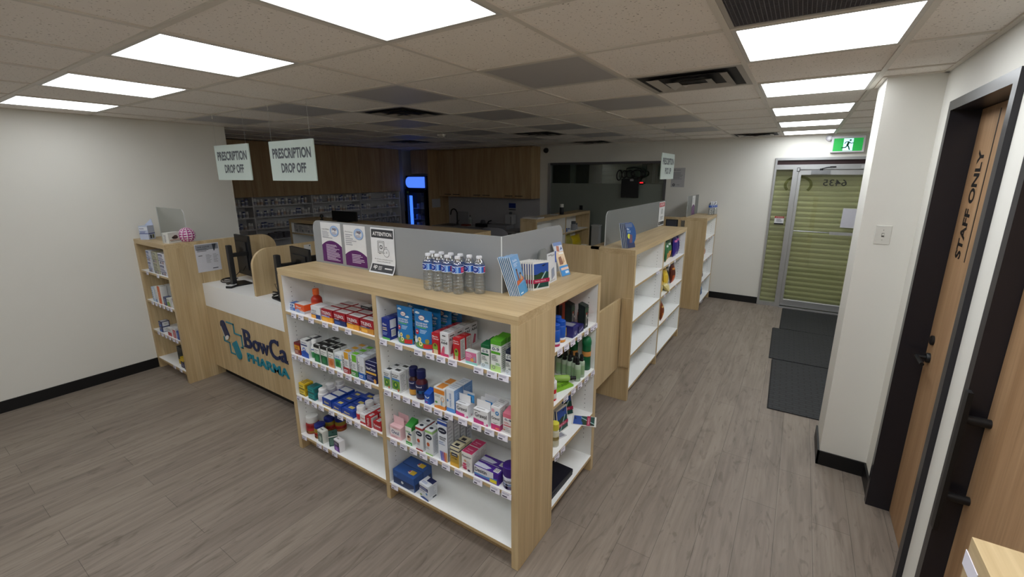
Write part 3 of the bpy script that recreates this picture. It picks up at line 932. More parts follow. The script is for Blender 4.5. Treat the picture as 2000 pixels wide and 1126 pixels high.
def rounded(pts_fn, w, h, corners, n=8):
    """outline of a w x h sheet with rounded corners; corners = radii (bl, br, tr, tl)"""
    out = []
    for (cx, cy, a0), r in zip(((0, 0, 180), (w, 0, 270), (w, h, 0), (0, h, 90)), corners):
        if r == 0: out.append((cx, cy)); continue
        ox = cx + (r if cx == 0 else -r); oy = cy + (r if cy == 0 else -r)
        for k in range(n + 1):
            a = math.radians(a0 + 90 * k / n)
            out.append((ox + r * math.cos(a), oy + r * math.sin(a)))
    return out

def panel_yz(name, label, x, y0, y1, z0, z1, t, corners, mat, edge=None, cat='panel'):
    m = MB().prism(rounded(None, y1 - y0, z1 - z0, corners), lambda u, v, s: (s, u, v), 0, t, edge or mat, cap=mat)
    return tag(m.build(name, loc=(x, y0, z0)), label, cat)
# side panel of the corner unit runs on behind the counter, rounded at its end
panel_yz('partition_panel', 'tall oak panel with rounded top at the wall end of the service counter', -3.86, 0.2635, 1.02, 0, H, 0.04, (0, 0, 0.15, 0), WOOD_Z)
panel_yz('counter_divider', 'oak divider with rounded front corner standing on the white counter', -2.90, 0.286, 1.02, 0.967, 1.376, 0.03, (0, 0, 0.1, 0.15), WOOD_Z, cat='divider')

def counter():
    t = thing('service_counter', 'white topped service counter with oak front and pharmacy logo', 'counter', (0, 0, 0))
    x0, x1 = -3.819, -1.952
    MB().box(x0, x1, 0.2495, 0.98, 0.946, 0.966, COUNTERWHITE).build('counter_top', t)
    MB().box(x0, x1, 0.25, 0.27, 0.742, 0.9455, COUNTERWHITE).build('apron', t)
    MB().box(x0, x1, 0.252, 0.275, 0.11, 0.7415, WOOD_Z).build('front_panel', t)
    MB().box(x0, x1, 0.33, 0.345, 0.0, 0.7, paint('#1c1a18', 0.7)).build('toe_board', t)
counter()

# raised logo: capsule, cross outline and lettering on the counter front
def logo():
    t = thing('logo_sign', 'raised navy and teal pharmacy logo with capsule and cross on the oak counter front', 'sign', (0, 0.252, 0))
    navy, teal = paint('#1d2a52', 0.4), paint('#177f96', 0.4)
    def serif(mb, x, z, w, th=0.006):
        mb.box(x, x + w, -0.008, -0.0002, z, z + th, navy)
    w = MB()
    def put(s, x, z, wd, h, b): w.text(s, (x, -0.0002, z), (1, 0, 0), (0, 0, 1), wd, h, navy, bold=b, thick=0.008)
    put('B', -3.137, 0.456, 0.135, 0.175, 0.03); serif(w, -3.155, 0.456, 0.05); serif(w, -3.155, 0.625, 0.05)
    put('o', -2.990, 0.456, 0.115, 0.105, 0.03)
    put('w', -2.872, 0.456, 0.155, 0.100, 0.025); serif(w, -2.885, 0.552, 0.04); serif(w, -2.825, 0.552, 0.04); serif(w, -2.745, 0.552, 0.035)
    put('C', -2.700, 0.453, 0.150, 0.185, 0.03); serif(w, -2.566, 0.60, 0.016, 0.035)
    put('a', -2.540, 0.456, 0.105, 0.112, 0.035); serif(w, -2.455, 0.456, 0.03)
    w.build('name_lettering', t)
    p = MB()
    p.text('PHARMA', (-3.118, -0.0002, 0.318), (1, 0, 0), (0, 0, 1), 0.680, 0.084, teal, bold=0.04, thick=0.008)
    p.build('trade_lettering', t)
    # cross outline
    c = MB()
    pts = [(-3.44, 0.640), (-3.31, 0.640), (-3.31, 0.552), (-3.185, 0.552), (-3.185, 0.432), (-3.215, 0.432)]
    pts2 = [(-3.535, 0.472), (-3.535, 0.432), (-3.435, 0.432), (-3.435, 0.330), (-3.36, 0.330)]
    for P in (pts, pts2):
        for a, b in zip(P, P[1:]):
            x0, x1, z0, z1 = min(a[0], b[0]) - 0.006, max(a[0], b[0]) + 0.006, min(a[1], b[1]) - 0.006, max(a[1], b[1]) + 0.006
            c.box(x0, x1, -0.006, -0.0002, z0, z1, teal)
    c.build('cross_outline', t)
    def capsule_half(x, z, ang, ln, r, mat, openend):
        m = MB()
        out = [(r * math.cos(a), r * math.sin(a)) for a in [math.pi / 2 + math.pi * k / 12 for k in range(13)]]
        out = [(u, v) for u, v in out] + [(ln, -r), (ln, r)]
        m.prism(out, lambda u, v, s: (u, s, v), -0.010, -0.0002, mat)
        if openend:
            m.disc((ln, -0.0112, 0), (1, 0, 0), (0, 0, 1), r * 0.42, r * 0.95, paint('#e4e4e2', 0.4))
            m.box(0.0, ln - 0.01, -0.0108, -0.0102, -r + 0.004, -r + 0.011, paint('#e4e4e2', 0.4))
        m.xform(Matrix.Translation((x, 0, z)) @ Matrix.Rotation(-ang, 4, 'Y'))
        return m
    capsule_half(-3.515, 0.598, math.radians(-62), 0.130, 0.046, navy, True).build('capsule_body', t)
    capsule_half(-3.275, 0.345, math.radians(118), 0.130, 0.046, teal, False).build('capsule_cap', t)
    g = MB()
    for x, z, r in ((-3.40, 0.445, 0.006), (-3.375, 0.43, 0.005), (-3.392, 0.415, 0.005), (-3.365, 0.452, 0.004)):
        g.disc((x, -0.003, z), (1, 0, 0), (0, 0, 1), r, r, paint('#4a6a4c'), 10)
    g.build('granule_dot', t)
logo()

# ------------------------------------------------------------------ acrylic screens
def screen(label, x0, y, length, rz, corners, mat, h=0.302, t=0.006):
    m = MB().prism(rounded(None, length, h, corners), lambda u, v, s: (u, s, v), -t / 2, t / 2, ACRYLICEDGE, cap=mat)
    return tag(m.build('acrylic_screen', loc=(x0, y, H + 0.0005), rz=rz), label, 'screen')
screen('grey frosted acrylic screen along the top of the big product shelf, with notices', -1.935, 0.292, 1.648, 0, (0, 0, 0, 0.06), FROST)
screen('shorter grey frosted acrylic screen turning the corner behind the brochures', -0.284, 0.287, 0.695, math.pi / 2, (0, 0, 0.06, 0), FROST)
screen('hazy acrylic screen on top of the snack shelf', -0.42, 2.10, 1.98, math.pi / 2, (0, 0, 0, 0.06), FROSTCLEAR)
screen('hazy acrylic screen on the narrow shelf by the entrance', -0.40, 5.30, 0.80, math.pi / 2, (0, 0, 0, 0.03), FROSTCLEAR)
screen('nearly clear acrylic screen on the corner shelf by the left wall', -4.567, 0.236, 0.64, 0, (0, 0, 0.06, 0), see('pale_acrylic', '#f0f2f1', rough=0.2, alpha=0.13, base='#c4c4c2'))

# ------------------------------------------------------------------ notices on the screens
def notice_dome(label, x0, x1, z0, z1, rise, head, rows, y):
    w, h = x1 - x0, z1 - z0
    m = MB().box(0, w, -0.0012, 0, 0, h, paint('#d9d9da', 0.5))
    dome = [(0, 0), (1, 0), (1, rise)]
    for k in range(1, 12):
        u = 1 - k / 12; dome.append((u, rise + 0.13 * (1 - (2 * u - 1) ** 2)))
    dome.append((0, rise))
    printed(m, (0, -0.0012, 0), (1, 0, 0), (0, 0, 1), w, h, [
        ('p', dome, '#54185f'),
        ('t', head, 0.07, 0.815, 0.36, 0.032, '#3c3c44'),
        ('l', 0.07, 0.63 if rows > 6 else 0.50, 0.42, 0.79, 6, '#9a9aa2'),
        ('l', 0.07, 0.45 if rows < 6 else 0.60, 0.62, 0.56 if rows < 6 else 0.64, 3 if rows < 6 else 1, '#9a9aa2'),
        ('l', 0.22 if rows > 6 else 0.32, 0.05 if rows > 6 else 0.08, 0.9, rise + 0.04, rows, '#c9b8cf'),
        ('o', 0.70, 0.80, 0.215, 0.135, 0.06, '#6d8fc4'),
        ('o', 0.70, 0.80, 0.20, 0.125, 0.05, '#9fb6d8'),
        ('t', 'ap', 0.62, 0.80, 0.2, 0.075, '#5d4a68'),
        ('l', 0.6, 0.715, 0.82, 0.78, 4, '#9b93a6')])
    return tag(m.build('notice_sheet', loc=(x0, y, z0)), label, 'notice')
notice_dome('white notice with tall purple dome and code of ethics text, left end of the screen', -1.84, -1.617, 1.393, 1.672, 0.42, 'Code of Ethics', 13, 0.2885)
notice_dome('white notice with shorter purple dome headed privacy, in the middle of three on the screen', -1.582, -1.36, 1.391, 1.668, 0.27, 'Privacy', 6, 0.2885)

def attention():
    w, h, n = 0.218, 0.288, 14
    m = MB()
    def S(u, v):        # sheet that curls forward at its lower edge
        c = 0.0 if v > 0.3 else 0.030 * ((0.3 - v) / 0.3) ** 2
        return (u * w - 0.03 * max(0, 0.3 - v) * (1 - u), -0.002 - c - 0.003 * math.sin(v * 3), v * h)
    def patch(u0, v0, u1, v1, mat, off):
        k = max(2, int(n * (v1 - v0)))
        vs = []
        for i in range(k + 1):
            v = v0 + (v1 - v0) * i / k
            for u in (u0, u1):
                p = S(u, v); vs.append((p[0], p[1] - off, p[2]))
        m.add(vs, [(2 * i, 2 * i + 1, 2 * i + 3, 2 * i + 2) for i in range(k)], mat, True)
    ink, pw = paint('#35363b', 0.5), paint('#dcdde0', 0.5)
    patch(0, 0, 1, 1, pw, 0)
    patch(0.035, 0.78, 0.965, 0.965, ink, 0.0006)
    patch(0.035, 0.03, 0.965, 0.19, ink, 0.0006)
    s = len(m.v)
    def onsheet(s0, off):
        for i in range(s0, len(m.v)):
            u, v = m.v[i][0] / w, m.v[i][2] / h
            p = S(u, v); m.v[i] = (p[0], p[1] - off, p[2])
    m.text('ATTENTION', (0.10 * w, 0, 0.825 * h), (1, 0, 0), (0, 0, 1), 0.80 * w, 0.085 * h, paint('#e8e8e8'), bold=0.04)
    m.text('ap', (0.12 * w, 0, 0.07 * h), (1, 0, 0), (0, 0, 1), 0.16 * w, 0.09 * h, paint('#e8e8e8'), bold=0.02)
    for j in range(3):
        z = (0.075 + 0.03 * j) * h
        m.quad((0.33 * w, 0, z), (0.48 * w, 0, z), (0.48 * w, 0, z + 0.004), (0.33 * w, 0, z + 0.004), paint('#bdbdbd'))
    m.quad((0.6 * w, 0, 0.1 * h), (0.9 * w, 0, 0.1 * h), (0.9 * w, 0, 0.125 * h), (0.6 * w, 0, 0.125 * h), paint('#d8d8d8'))
    m.text('All narcotics in this pharmacy are', (0.12 * w, 0, 0.285 * h), (1, 0, 0), (0, 0, 1), 0.78 * w, 0.032 * h, paint('#55565c'))
    m.text('locked in a time-delay safe', (0.22 * w, 0, 0.235 * h), (1, 0, 0), (0, 0, 1), 0.58 * w, 0.032 * h, paint('#55565c'))
    onsheet(s, 0.0012)
    s = len(m.v)
    lw = 0.0022
    def line(pts):
        for a, b in zip(pts, pts[1:]):
            A, B = Vector((a[0] * w, 0, a[1] * h)), Vector((b[0] * w, 0, b[1] * h))
            nn = (B - A).cross(Vector((0, 1, 0))).normalized() * lw / 2
            m.add([A + nn, A - nn, B - nn, B + nn], [(0, 1, 2, 3)], ink)
    line([(0.30, 0.45), (0.30, 0.71), (0.58, 0.71), (0.58, 0.45), (0.30, 0.45)])
    line([(0.34, 0.48), (0.34, 0.68), (0.54, 0.68), (0.54, 0.48), (0.34, 0.48)])
    line([(0.35, 0.45), (0.35, 0.43), (0.40, 0.43), (0.40, 0.45)])
    m.disc((0.44 * w, 0, 0.58 * h), (1, 0, 0), (0, 0, 1), 0.06 * w, 0.06 * w, ink, 16)
    m.disc((0.44 * w, 0, 0.58 * h), (1, 0, 0), (0, 0, 1), 0.035 * w, 0.035 * w, pw, 12)
    m.disc((0.65 * w, 0, 0.46 * h), (1, 0, 0), (0, 0, 1), 0.125 * w, 0.115 * w, pw, 20)
    m.ring((0.65 * w, 0, 0.46 * h), (1, 0, 0), (0, 0, 1), 0.125 * w, 0.125 * w, lw, ink)
    line([(0.62, 0.565), (0.62, 0.59), (0.68, 0.59), (0.68, 0.565)])
    line([(0.65, 0.46), (0.69, 0.50)]); line([(0.63, 0.46), (0.70, 0.46)])
    onsheet(s, 0.0018)
    tag(m.build('notice_sheet', loc=(-1.305, 0.2885, 1.380)), 'black and white attention notice with a safe drawing, curling at its lower edge', 'notice')
attention()

def stop_notice():
    w, h = 0.25, 0.285
    m = MB().box(0, w, -0.0012, 0, 0, h, paint('#d5d6d6', 0.5))
    printed(m, (0, -0.0012, 0), (1, 0, 0), (0, 0, 1), w, h, [('r', 0.03, 0.79, 0.97, 0.97, '#a8303a'), ('t', 'STOP', 0.16, 0.83, 0.68, 0.1, '#e8d9da', 0.04), ('r', 0.03, 0.03, 0.97, 0.17, '#2c2d30'),
            ('l', 0.25, 0.25, 0.85, 0.4, 3, '#6d6e72'), ('e', 0.5, 0.6, 0.14, 0.11, '#b9bdbd'), ('o', 0.5, 0.6, 0.14, 0.11, 0.03, '#7d8080'), ('t', 'ap', 0.12, 0.06, 0.16, 0.08, '#c9c9c9')])
    tag(m.build('notice_sheet', loc=(-0.4165, 3.815, 1.385), rz=math.pi / 2), 'notice with red header and black footer at the far end of the snack shelf screen', 'notice')
    w, h = 0.22, 0.29
    m = MB().box(0, w, -0.0012, 0, 0, h, paint('#d0d0d2', 0.5))
    dome = [(0, 0), (1, 0), (1, 0.42)] + [(1 - k / 10, 0.42 + 0.12 * (1 - (1 - 2 * k / 10) ** 2)) for k in range(1, 10)] + [(0, 0.42)]
    printed(m, (0, -0.0012, 0), (1, 0, 0), (0, 0, 1), w, h, [('p', dome, '#5c3468'), ('l', 0.2, 0.1, 0.9, 0.45, 9, '#8f7799'), ('l', 0.1, 0.62, 0.5, 0.9, 6, '#a5a5a8')])
    tag(m.build('notice_sheet', loc=(-0.3965, 5.61, 1.385), rz=math.pi / 2), 'white and purple notice on the screen by the entrance', 'notice')
    m = MB().box(0, 0.21, -0.001, 0, 0, 0.275, paint('#cfcfd6', 0.5))
    printed(m, (0, -0.001, 0), (1, 0, 0), (0, 0, 1), 0.21, 0.275, [('r', 0.03, 0.78, 0.97, 0.97, '#8a8d94'), ('t', 'WE HAVE', 0.1, 0.86, 0.5, 0.05, '#30323a'), ('p', [(0.72, 0.97), (0.9, 0.97), (0.8, 0.72), (0.76, 0.72)], '#33363e'), ('l', 0.08, 0.72, 0.6, 0.84, 3, '#55585f'),
            ('l', 0.1, 0.55, 0.3, 0.62, 1, '#777'), ('l', 0.4, 0.3, 0.64, 0.62, 7, '#a5a6ac'), ('l', 0.7, 0.3, 0.92, 0.62, 7, '#a5a6ac'), ('r', 0.62, 0.08, 0.85, 0.11, '#55585f')])
    tag(m.build('paper_notice', loc=(-3.8195, 0.234, 1.074), rz=math.pi / 2), 'printed white notice taped to the oak side panel at the wall end of the counter', 'paper')
    m = MB().box(0, 0.07, -0.001, 0, 0, 0.08, paint('#c9c9c6', 0.5))
    printed(m, (0, -0.001, 0), (1, 0, 0), (0, 0, 1), 0.07, 0.08, [('r', 0.75, 0.8, 0.92, 0.92, '#40434a'), ('l', 0.1, 0.08, 0.8, 0.25, 2, '#999')])
    tag(m.build('paper_notice', loc=(-2.8695, 0.767, 1.276), rz=math.pi / 2), 'small white note stuck on the counter divider', 'paper')
    m = MB().box(0, 0.215, -0.001, 0, 0, 0.31, paint('#b4b4b6', 0.5))
    printed(m, (0, -0.001, 0), (1, 0, 0), (0, 0, 1), 0.215, 0.31, [('t', 'WE', 0.1, 0.86, 0.2, 0.06, '#3a3b40'), ('l', 0.35, 0.86, 0.7, 0.91, 1, '#707278'), ('l', 0.1, 0.4, 0.85, 0.78, 6, '#8f9096'), ('o', 0.22, 0.12, 0.1, 0.07, 0.06, '#4a4b50'), ('l', 0.45, 0.1, 0.7, 0.14, 1, '#6a6b70')])
    tag(m.build('paper_notice', loc=(-0.86, YF - 0.0005, 1.79)), 'printed sheet taped to the far wall beside the dark window', 'paper')
stop_notice()

# ------------------------------------------------------------------ hanging signs
def hanging_sign(label, loc, rz, lines):
    t = thing('hanging_sign', label, 'sign', loc, rz)
    w, h = 0.595, 0.302
    sm = paint('#bdcac4', 0.35, 0.02)
    m = MB().prism(rounded(None, w, h, (0.004,) * 4, 2), lambda u, v, s: (u - w / 2, s, v), -0.005, 0.005, paint('#cfe0d8', 0.25), cap=sm)
    m.build('sign_panel', t)
    k = MB()
    ink = paint('#4b5057', 0.5)
    for s, u0, v0, tw, th in lines:
        k.text(s, (-w / 2 + u0 * w, -0.0058, v0 * h), (1, 0, 0), (0, 0, 1), tw * w, th * h, ink, bold=0.08)
    k.build('lettering', t)
    top = CZ - loc[2]
    for sx in (-0.26, 0.26):
        MB().tube([(sx, 0, h - 0.002), (sx, 0, top - 0.04)], 0.0007, paint('#b9bcbc', 0.3), 5).build('cord', t)
        hk = MB().box(sx - 0.012, sx + 0.012, -0.006, 0.006, top - 0.0035, top - 0.0006, paint('#cfccc4', 0.4))
        hk.tube([(sx, 0, top - 0.003), (sx, 0, top - 0.02), (sx + 0.008, 0, top - 0.032), (sx, 0, top - 0.042), (sx - 0.008, 0, top - 0.034)], 0.0018, paint('#cfccc4', 0.4), 6)
        hk.build('hook', t)
DROP = [('PRESCRIPTION', 0.07, 0.56, 0.87, 0.26), ('DROP OFF', 0.25, 0.2, 0.56, 0.245)]
hanging_sign('frosted hanging sign reading prescription drop off, nearer the left wall', (-3.255, 0.43, 1.953), 0, DROP)
hanging_sign('larger looking frosted hanging sign reading prescription drop off, over the counter divider', (-2.335, 0.43, 1.951), 0, DROP)
hanging_sign('frosted hanging sign reading prescription pick up, seen at a slant over the snack shelf', (-0.42, 4.07, 1.938), math.pi / 2, [('PRESCRIPTION', 0.07, 0.56, 0.87, 0.26), ('PICK UP', 0.28, 0.2, 0.48, 0.245)])

# ================================================================== PRODUCTS ON THE BIG SHELF
W_, K_ = '#e9e9ea', '#1b1c20'
def txt(s, u0, v0, w, h, c=W_, b=0.03): return ('t', s, u0, v0, w, h, c, b)

# --- left bay, top shelf
z = 1.078
carton('small blue and white box beside the orange box, left end of top shelf', -1.915, -1.848, z, 0.052, 0.05, '#2d63b0',
       [('r', 0, 0.45, 1, 1, '#d5dde8'), ('e', 0.5, 0.72, 0.3, 0.2, '#2a58a4'), txt('P', 0.4, 0.6, 0.2, 0.25), ('l', 0.15, 0.1, 0.85, 0.35, 2, '#b8cbe6')], y=0.036)
carton('orange box with white top beside the red syrup bottle', -1.832, -1.722, z, 0.062, 0.075, '#e05a26',
       [('r', 0, 0, 1, 0.28, '#b9c0cf'), txt('Fiber', 0.15, 0.55, 0.55, 0.24), ('e', 0.32, 0.25, 0.24, 0.22, '#8f9fc8'), ('l', 0.5, 0.32, 0.92, 0.48, 2, '#f4c8a8')], [('r', 0.02, 0.02, 0.98, 0.98, '#dcd9d8')], [('r', 0, 0, 1, 0.3, '#c9c4c4')], y=0.028)
jar('orange red syrup bottle with orange cap on the top left shelf', -1.690, 0.105, z, 0.036, 0.168, '#b3301d', '#e2682f', 0.24, 0.55, [(0.12, 0.6, '#cf5a34')], neck=1, name='syrup_bottle')
carton('white and navy box next to the red cold medicine boxes, top left shelf', -1.628, -1.528, z, 0.082, 0.08, '#dedfe3',
       [('r', 0, 0, 1, 0.36, '#1f3a78'), ('r', 0, 0, 0.5, 0.3, '#e8a43a'), txt('COLD', 0.08, 0.56, 0.5, 0.14, '#24262c'), ('l', 0.08, 0.42, 0.8, 0.5, 1, '#555')], [('l', 0.1, 0.2, 0.9, 0.8, 5, '#c4c4cb')], y=0.018)
def red_tylenol(lab, x0, x1, c1, c2, short):
    carton(lab, x0, x1, z, 0.080, 0.066, '#a3202b',
           [('r', 0, 0, 1, 0.42, c1), ('r', 0, 0.40, 0.75, 0.52, c2), txt('TYLENOL', 0.07, 0.60, 0.84, 0.26, W_, 0.05), ('l', 0.08, 0.44, 0.6, 0.52, 1, '#e9d8d2'), ('r', 0.1, 0.06, 0.55, 0.3, '#f0b548' if c1 != '#1f2f63' else '#3c5a9c')],
           [('r', 0.02, 0.02, 0.98, 0.98, '#cfcaca'), ('r', 0, 0, 1, 0.2, '#8f2430'), ('l', 0.1, 0.4, 0.9, 0.9, 4, '#a09aa0')], [('r', 0, 0, 1, 0.4, c1), ('l', 0.1, 0.1, 0.9, 0.35, 3, '#ddd0c0')], y=0.018, back=2, short=short)
red_tylenol('red cold medicine box with yellow base, leftmost of four on the top shelf', -1.514, -1.400, '#eaa534', '#7d8fd0', 'yellow based red box behind the leftmost one')
red_tylenol('red cold medicine box with navy base, second of four on the top shelf', -1.386, -1.272, '#1f2f63', '#541a30', 'navy based red box behind the second one')
red_tylenol('red cold medicine box with yellow base, third of four on the top shelf', -1.258, -1.144, '#e59f33', '#7c3a2c', 'green spotted red box behind the third one')
red_tylenol('red cold medicine box with mixed yellow and navy base, touching the middle upright', -1.128, -1.014, '#c98b32', '#36406f', 'mixed base red box by the middle upright')
carton('black ended box lying at the back of the top shelf behind the red boxes', -1.30, -1.19, z + 0.0803, 0.018, 0.06, '#2a2a2e', [('l', 0.1, 0.3, 0.9, 0.7, 1, '#bbb')], [('r', 0.02, 0.1, 0.7, 0.9, '#c9c9cc')], y=0.160)

# --- left bay, second shelf
z = 0.763
carton('red and yellow box at the left end of the second shelf', -1.885, -1.815, z, 0.086, 0.05, '#7c1c20', [('r', 0.05, 0.45, 0.95, 0.8, '#d89a28'), txt('LAX', 0.15, 0.52, 0.6, 0.2, '#7c1c20'), ('l', 0.1, 0.1, 0.9, 0.38, 4, '#e0b8a0')], [('r', 0, 0, 1, 1, '#5a1418')], y=0.018, back=1, short='red and yellow box, left end')
carton('tall white box with blue swoosh on the second shelf beside the red box', -1.800, -1.712, z, 0.126, 0.055, '#e3e4e6', [('p', [(0, 0), (1, 0), (1, 0.28), (0.5, 0.42), (0, 0.3)], '#1e4fae'), txt('NASAL', 0.1, 0.82, 0.75, 0.07, '#2b3a78'), ('r', 0.05, 0.68, 0.9, 0.76, '#2b3a78'), ('o', 0.45, 0.45, 0.2, 0.13, 0.08, '#2a5cc0')], [('r', 0, 0, 1, 1, '#30323a'), ('r', 0.05, 0.05, 0.6, 0.9, '#d8d8d8')], y=0.017, back=1, short='tall white box with blue swoosh')
jar('slim white bottle with green label on the second shelf', -1.680, 0.045, z, 0.022, 0.140, '#e4e6e6', '#eceded', 0.2, 0.7, [(0.12, 0.5, '#3a8a52'), (0.62, 0.7, '#6a7fae')], neck=1, name='spray_bottle')
def dark_top(lab, x0, x1, h, c1, c2, short, back=1):
    carton(lab, x0, x1, z, h, 0.052, '#dcdfdc', [('r', 0, 0.84, 1, 1, '#17191a'), ('r', 0, 0, 1, 0.5, c1), ('r', 0.1, 0.55, 0.9, 0.8, '#eef0ee'), txt('SPRAY', 0.16, 0.66, 0.7, 0.08, '#333'), ('l', 0.12, 0.56, 0.8, 0.63, 1, '#777'), ('e', 0.5, 0.26, 0.28, 0.16, c2)],
           [('r', 0, 0, 1, 1, '#141516'), ('r', 0.2, 0.15, 0.8, 0.4, '#c9ccc9')], [('r', 0, 0, 1, 0.84, '#b9bdb9'), ('l', 0.12, 0.1, 0.88, 0.7, 9, '#6a6e6a')], y=0.017, back=back, short=short)
dark_top('black topped green and white box beside the slim white bottle', -1.645, -1.582, 0.122, '#1f6b3c', '#2f8a50', 'black topped green box beside the slim bottle', 2)
dark_top('black topped green and white box between its twin and the brown one', -1.570, -1.500, 0.127, '#1e5d38', '#337f4c', 'black topped green box next to the brown one')
dark_top('black topped white and peach box on the second shelf', -1.488, -1.428, 0.128, '#d08a5a', '#c06a34', 'black topped peach box', 1)
carton('white box with green leaf print between the peach box and the cold relief boxes', -1.420, -1.345, z, 0.112, 0.05, '#e2e5e6', [('r', 0.06, 0.18, 0.8, 0.66, '#3f9a4a'), ('e', 0.4, 0.38, 0.25, 0.15, '#1f6b3a'), ('r', 0, 0.66, 1, 0.72, '#4aa0c8'), txt('VAPOR', 0.1, 0.78, 0.6, 0.1, '#2f4f9a'), ('T', 'RUB', 0.82, 0.1, 0.12, 0.4, '#333')], (), [('l', 0.1, 0.1, 0.9, 0.8, 8, '#8a8d90')], y=0.017, back=1, short='white box with green leaf print')
for lab, x0, x1, ca, cb, tc, sh in (
        ('tall red and yellow cold box with climbing black lettering, first of three alike', -1.330, -1.272, '#d9a02c', '#a32a2c', '#1c1c1e', 'red and yellow box with climbing lettering'),
        ('tall green and white cold box with climbing lettering, second of three alike', -1.254, -1.194, '#6cb82e', '#3f8f3a', '#1c1c1e', 'green and white box with climbing lettering'),
        ('tall blue and white cold box with climbing lettering, third of three alike', -1.181, -1.122, '#d5dae2', '#1f5fb4', '#1c1c1e', 'blue and white box with climbing lettering')):
    carton(lab, x0, x1, z, 0.145, 0.05, '#dfe1e4', [('r', 0.3, 0.68, 1, 1, ca), ('r', 0, 0, 1, 0.28, cb), ('T', 'DAILY', 0.06, 0.3, 0.22, 0.5, tc), ('l', 0.4, 0.36, 0.9, 0.6, 4, '#8a8a92'), ('l', 0.1, 0.05, 0.9, 0.2, 2, '#e5e5e8')], [('r', 0, 0, 1, 1, '#b9bcc4'), ('r', 0.1, 0.2, 0.9, 0.8, ca)], [('l', 0.1, 0.3, 0.9, 0.9, 8, '#9a9aa4'), ('r', 0, 0, 1, 0.25, cb)], y=0.014, back=2, short=sh)
carton('navy box with gold band touching the middle upright, second shelf', -1.112, -1.018, z, 0.128, 0.055, '#191c4e', [('r', 0, 0.42, 1, 0.52, '#e0b04a'), txt('NeoCitran', 0.04, 0.62, 0.92, 0.15), ('r', 0.03, 0.9, 0.97, 0.93, '#cfd2ea'), ('l', 0.08, 0.12, 0.75, 0.36, 4, '#8f94c8'), ('e', 0.85, 0.12, 0.12, 0.12, '#d89a40')], [('r', 0, 0.3, 1, 0.36, '#cfd2ea')], (), y=0.017, back=1, short='navy box with gold band')

# --- left bay, third shelf
z = 0.444
def mini(lab, x0, x1, zz, base, tcol, name='Advil'):
    carton(lab, x0, x1, zz, 0.046, 0.07, base, [('r', 0.04, 0.3, 0.96, 0.9, tcol), txt(name, 0.12, 0.45, 0.6, 0.32, '#1d2a3c'), ('r', 0.04, 0.08, 0.96, 0.24, '#2d4a3c')], [('l', 0.1, 0.15, 0.9, 0.85, 4, '#3a3a2c')], [('l', 0.1, 0.2, 0.9, 0.8, 3, '#3a3a2c')], y=0.018)
mini('small yellow pain relief box, lower of the stacked yellow pair', -1.890, -1.818, z, '#d9b520', '#e8cf4a')
mini('small yellow pain relief box, upper of the stacked yellow pair', -1.890, -1.818, z + 0.0465, '#d9b520', '#e8cf4a')
mini('small teal pain relief box, lower of the stacked teal pair', -1.782, -1.706, z, '#15757a', '#2f9a98')
mini('small teal pain relief box, upper of the stacked teal pair', -1.782, -1.706, z + 0.0465, '#15757a', '#2f9a98')
for k, (x, y, s) in enumerate(((-1.665, 0.062, 'front'), (-1.690, 0.135, 'middle'), (-1.675, 0.205, 'rear'))):
    jar('white pill bottle with white cap beside the teal boxes, %s one of three' % s, x, y, z, 0.035, 0.092, '#e3e1e4', '#eeeeef', 0.3, 0.8, [(0.12, 0.62, '#d5cbd6'), (0.3, 0.36, '#8a5a78')], group='white bottles on the third shelf')
def blue_pain(lab, x0, x1, h, d, y, zz=None, wt=True):
    carton(lab, x0, x1, zz or z, h, d, '#1b3f9c', [('r', 0, 0, 1, 0.16, '#c9a64a'), ('r', 0.06, 0.1, 0.94, 0.18, '#e0d9b8'), txt('Aleve', 0.22, 0.42, 0.5, 0.3, '#e9d98a')], [('r', 0.06, 0.1, 0.9, 0.9, '#d9dade')] if wt else [('r', 0.3, 0.35, 0.7, 0.7, '#cdbb6a'), ('l', 0.1, 0.1, 0.9, 0.25, 1, '#5a78c4')], [('r', 0.05, 0.1, 0.95, 0.9, '#2450b4')], y=y)
for k in range(3):
    blue_pain('blue pain relief box with white lid, %s of three in its row' % ('front', 'middle', 'rear')[k], -1.612, -1.512, 0.060, 0.062, 0.016 + 0.066 * k)
for k in range(3):
    blue_pain('all blue pain relief box, %s of three in the row between two others' % ('front', 'middle', 'rear')[k], -1.500, -1.405, 0.050, 0.064, 0.016 + 0.069 * k, wt=False)
for k in range(3):
    blue_pain('large blue pain relief box with gold lettering, %s of three' % ('front', 'middle', 'rear')[k], -1.398, -1.285, 0.046 + 0.012 * (k > 1), 0.072, 0.016 + 0.076 * k, wt=False)
for k, y in enumerate((0.055, 0.128, 0.200)):
    jar('white capped tablet bottle with red label next to the large blue boxes, %s of three' % ('front', 'middle', 'rear')[k], -1.246 - 0.006 * k, y, z, 0.031, 0.088, '#dcd8d8', '#ededee', 0.32, 0.85, [(0.1, 0.75, '#b83038')])
carton('white and red box standing slanted in front of the red boxes, third shelf', -1.208, -1.158, z, 0.066, 0.075, '#dedcdd', [txt('Tylenol', 0.1, 0.45, 0.8, 0.25, '#b3242c'), ('r', 0, 0, 1, 0.22, '#b3242c')], [('l', 0.1, 0.2, 0.9, 0.8, 5, '#9a9a9e')], [('r', 0, 0, 0.5, 1, '#b3242c')], y=0.014, back=1, short='white and red box standing slanted')
carton('red box with white barcode side at the right of the third shelf', -1.146, -1.098, z, 0.072, 0.062, '#b01c26', [('T', 'TYLENOL', 0.3, 0.08, 0.4, 0.84, W_)], [('b', 0.3, 0.25, 0.75, 0.75)], [('r', 0.08, 0.05, 0.92, 0.95, '#d9d5d5'), ('b', 0.25, 0.3, 0.8, 0.9)], y=0.008, back=1, short='red box with white barcode side')
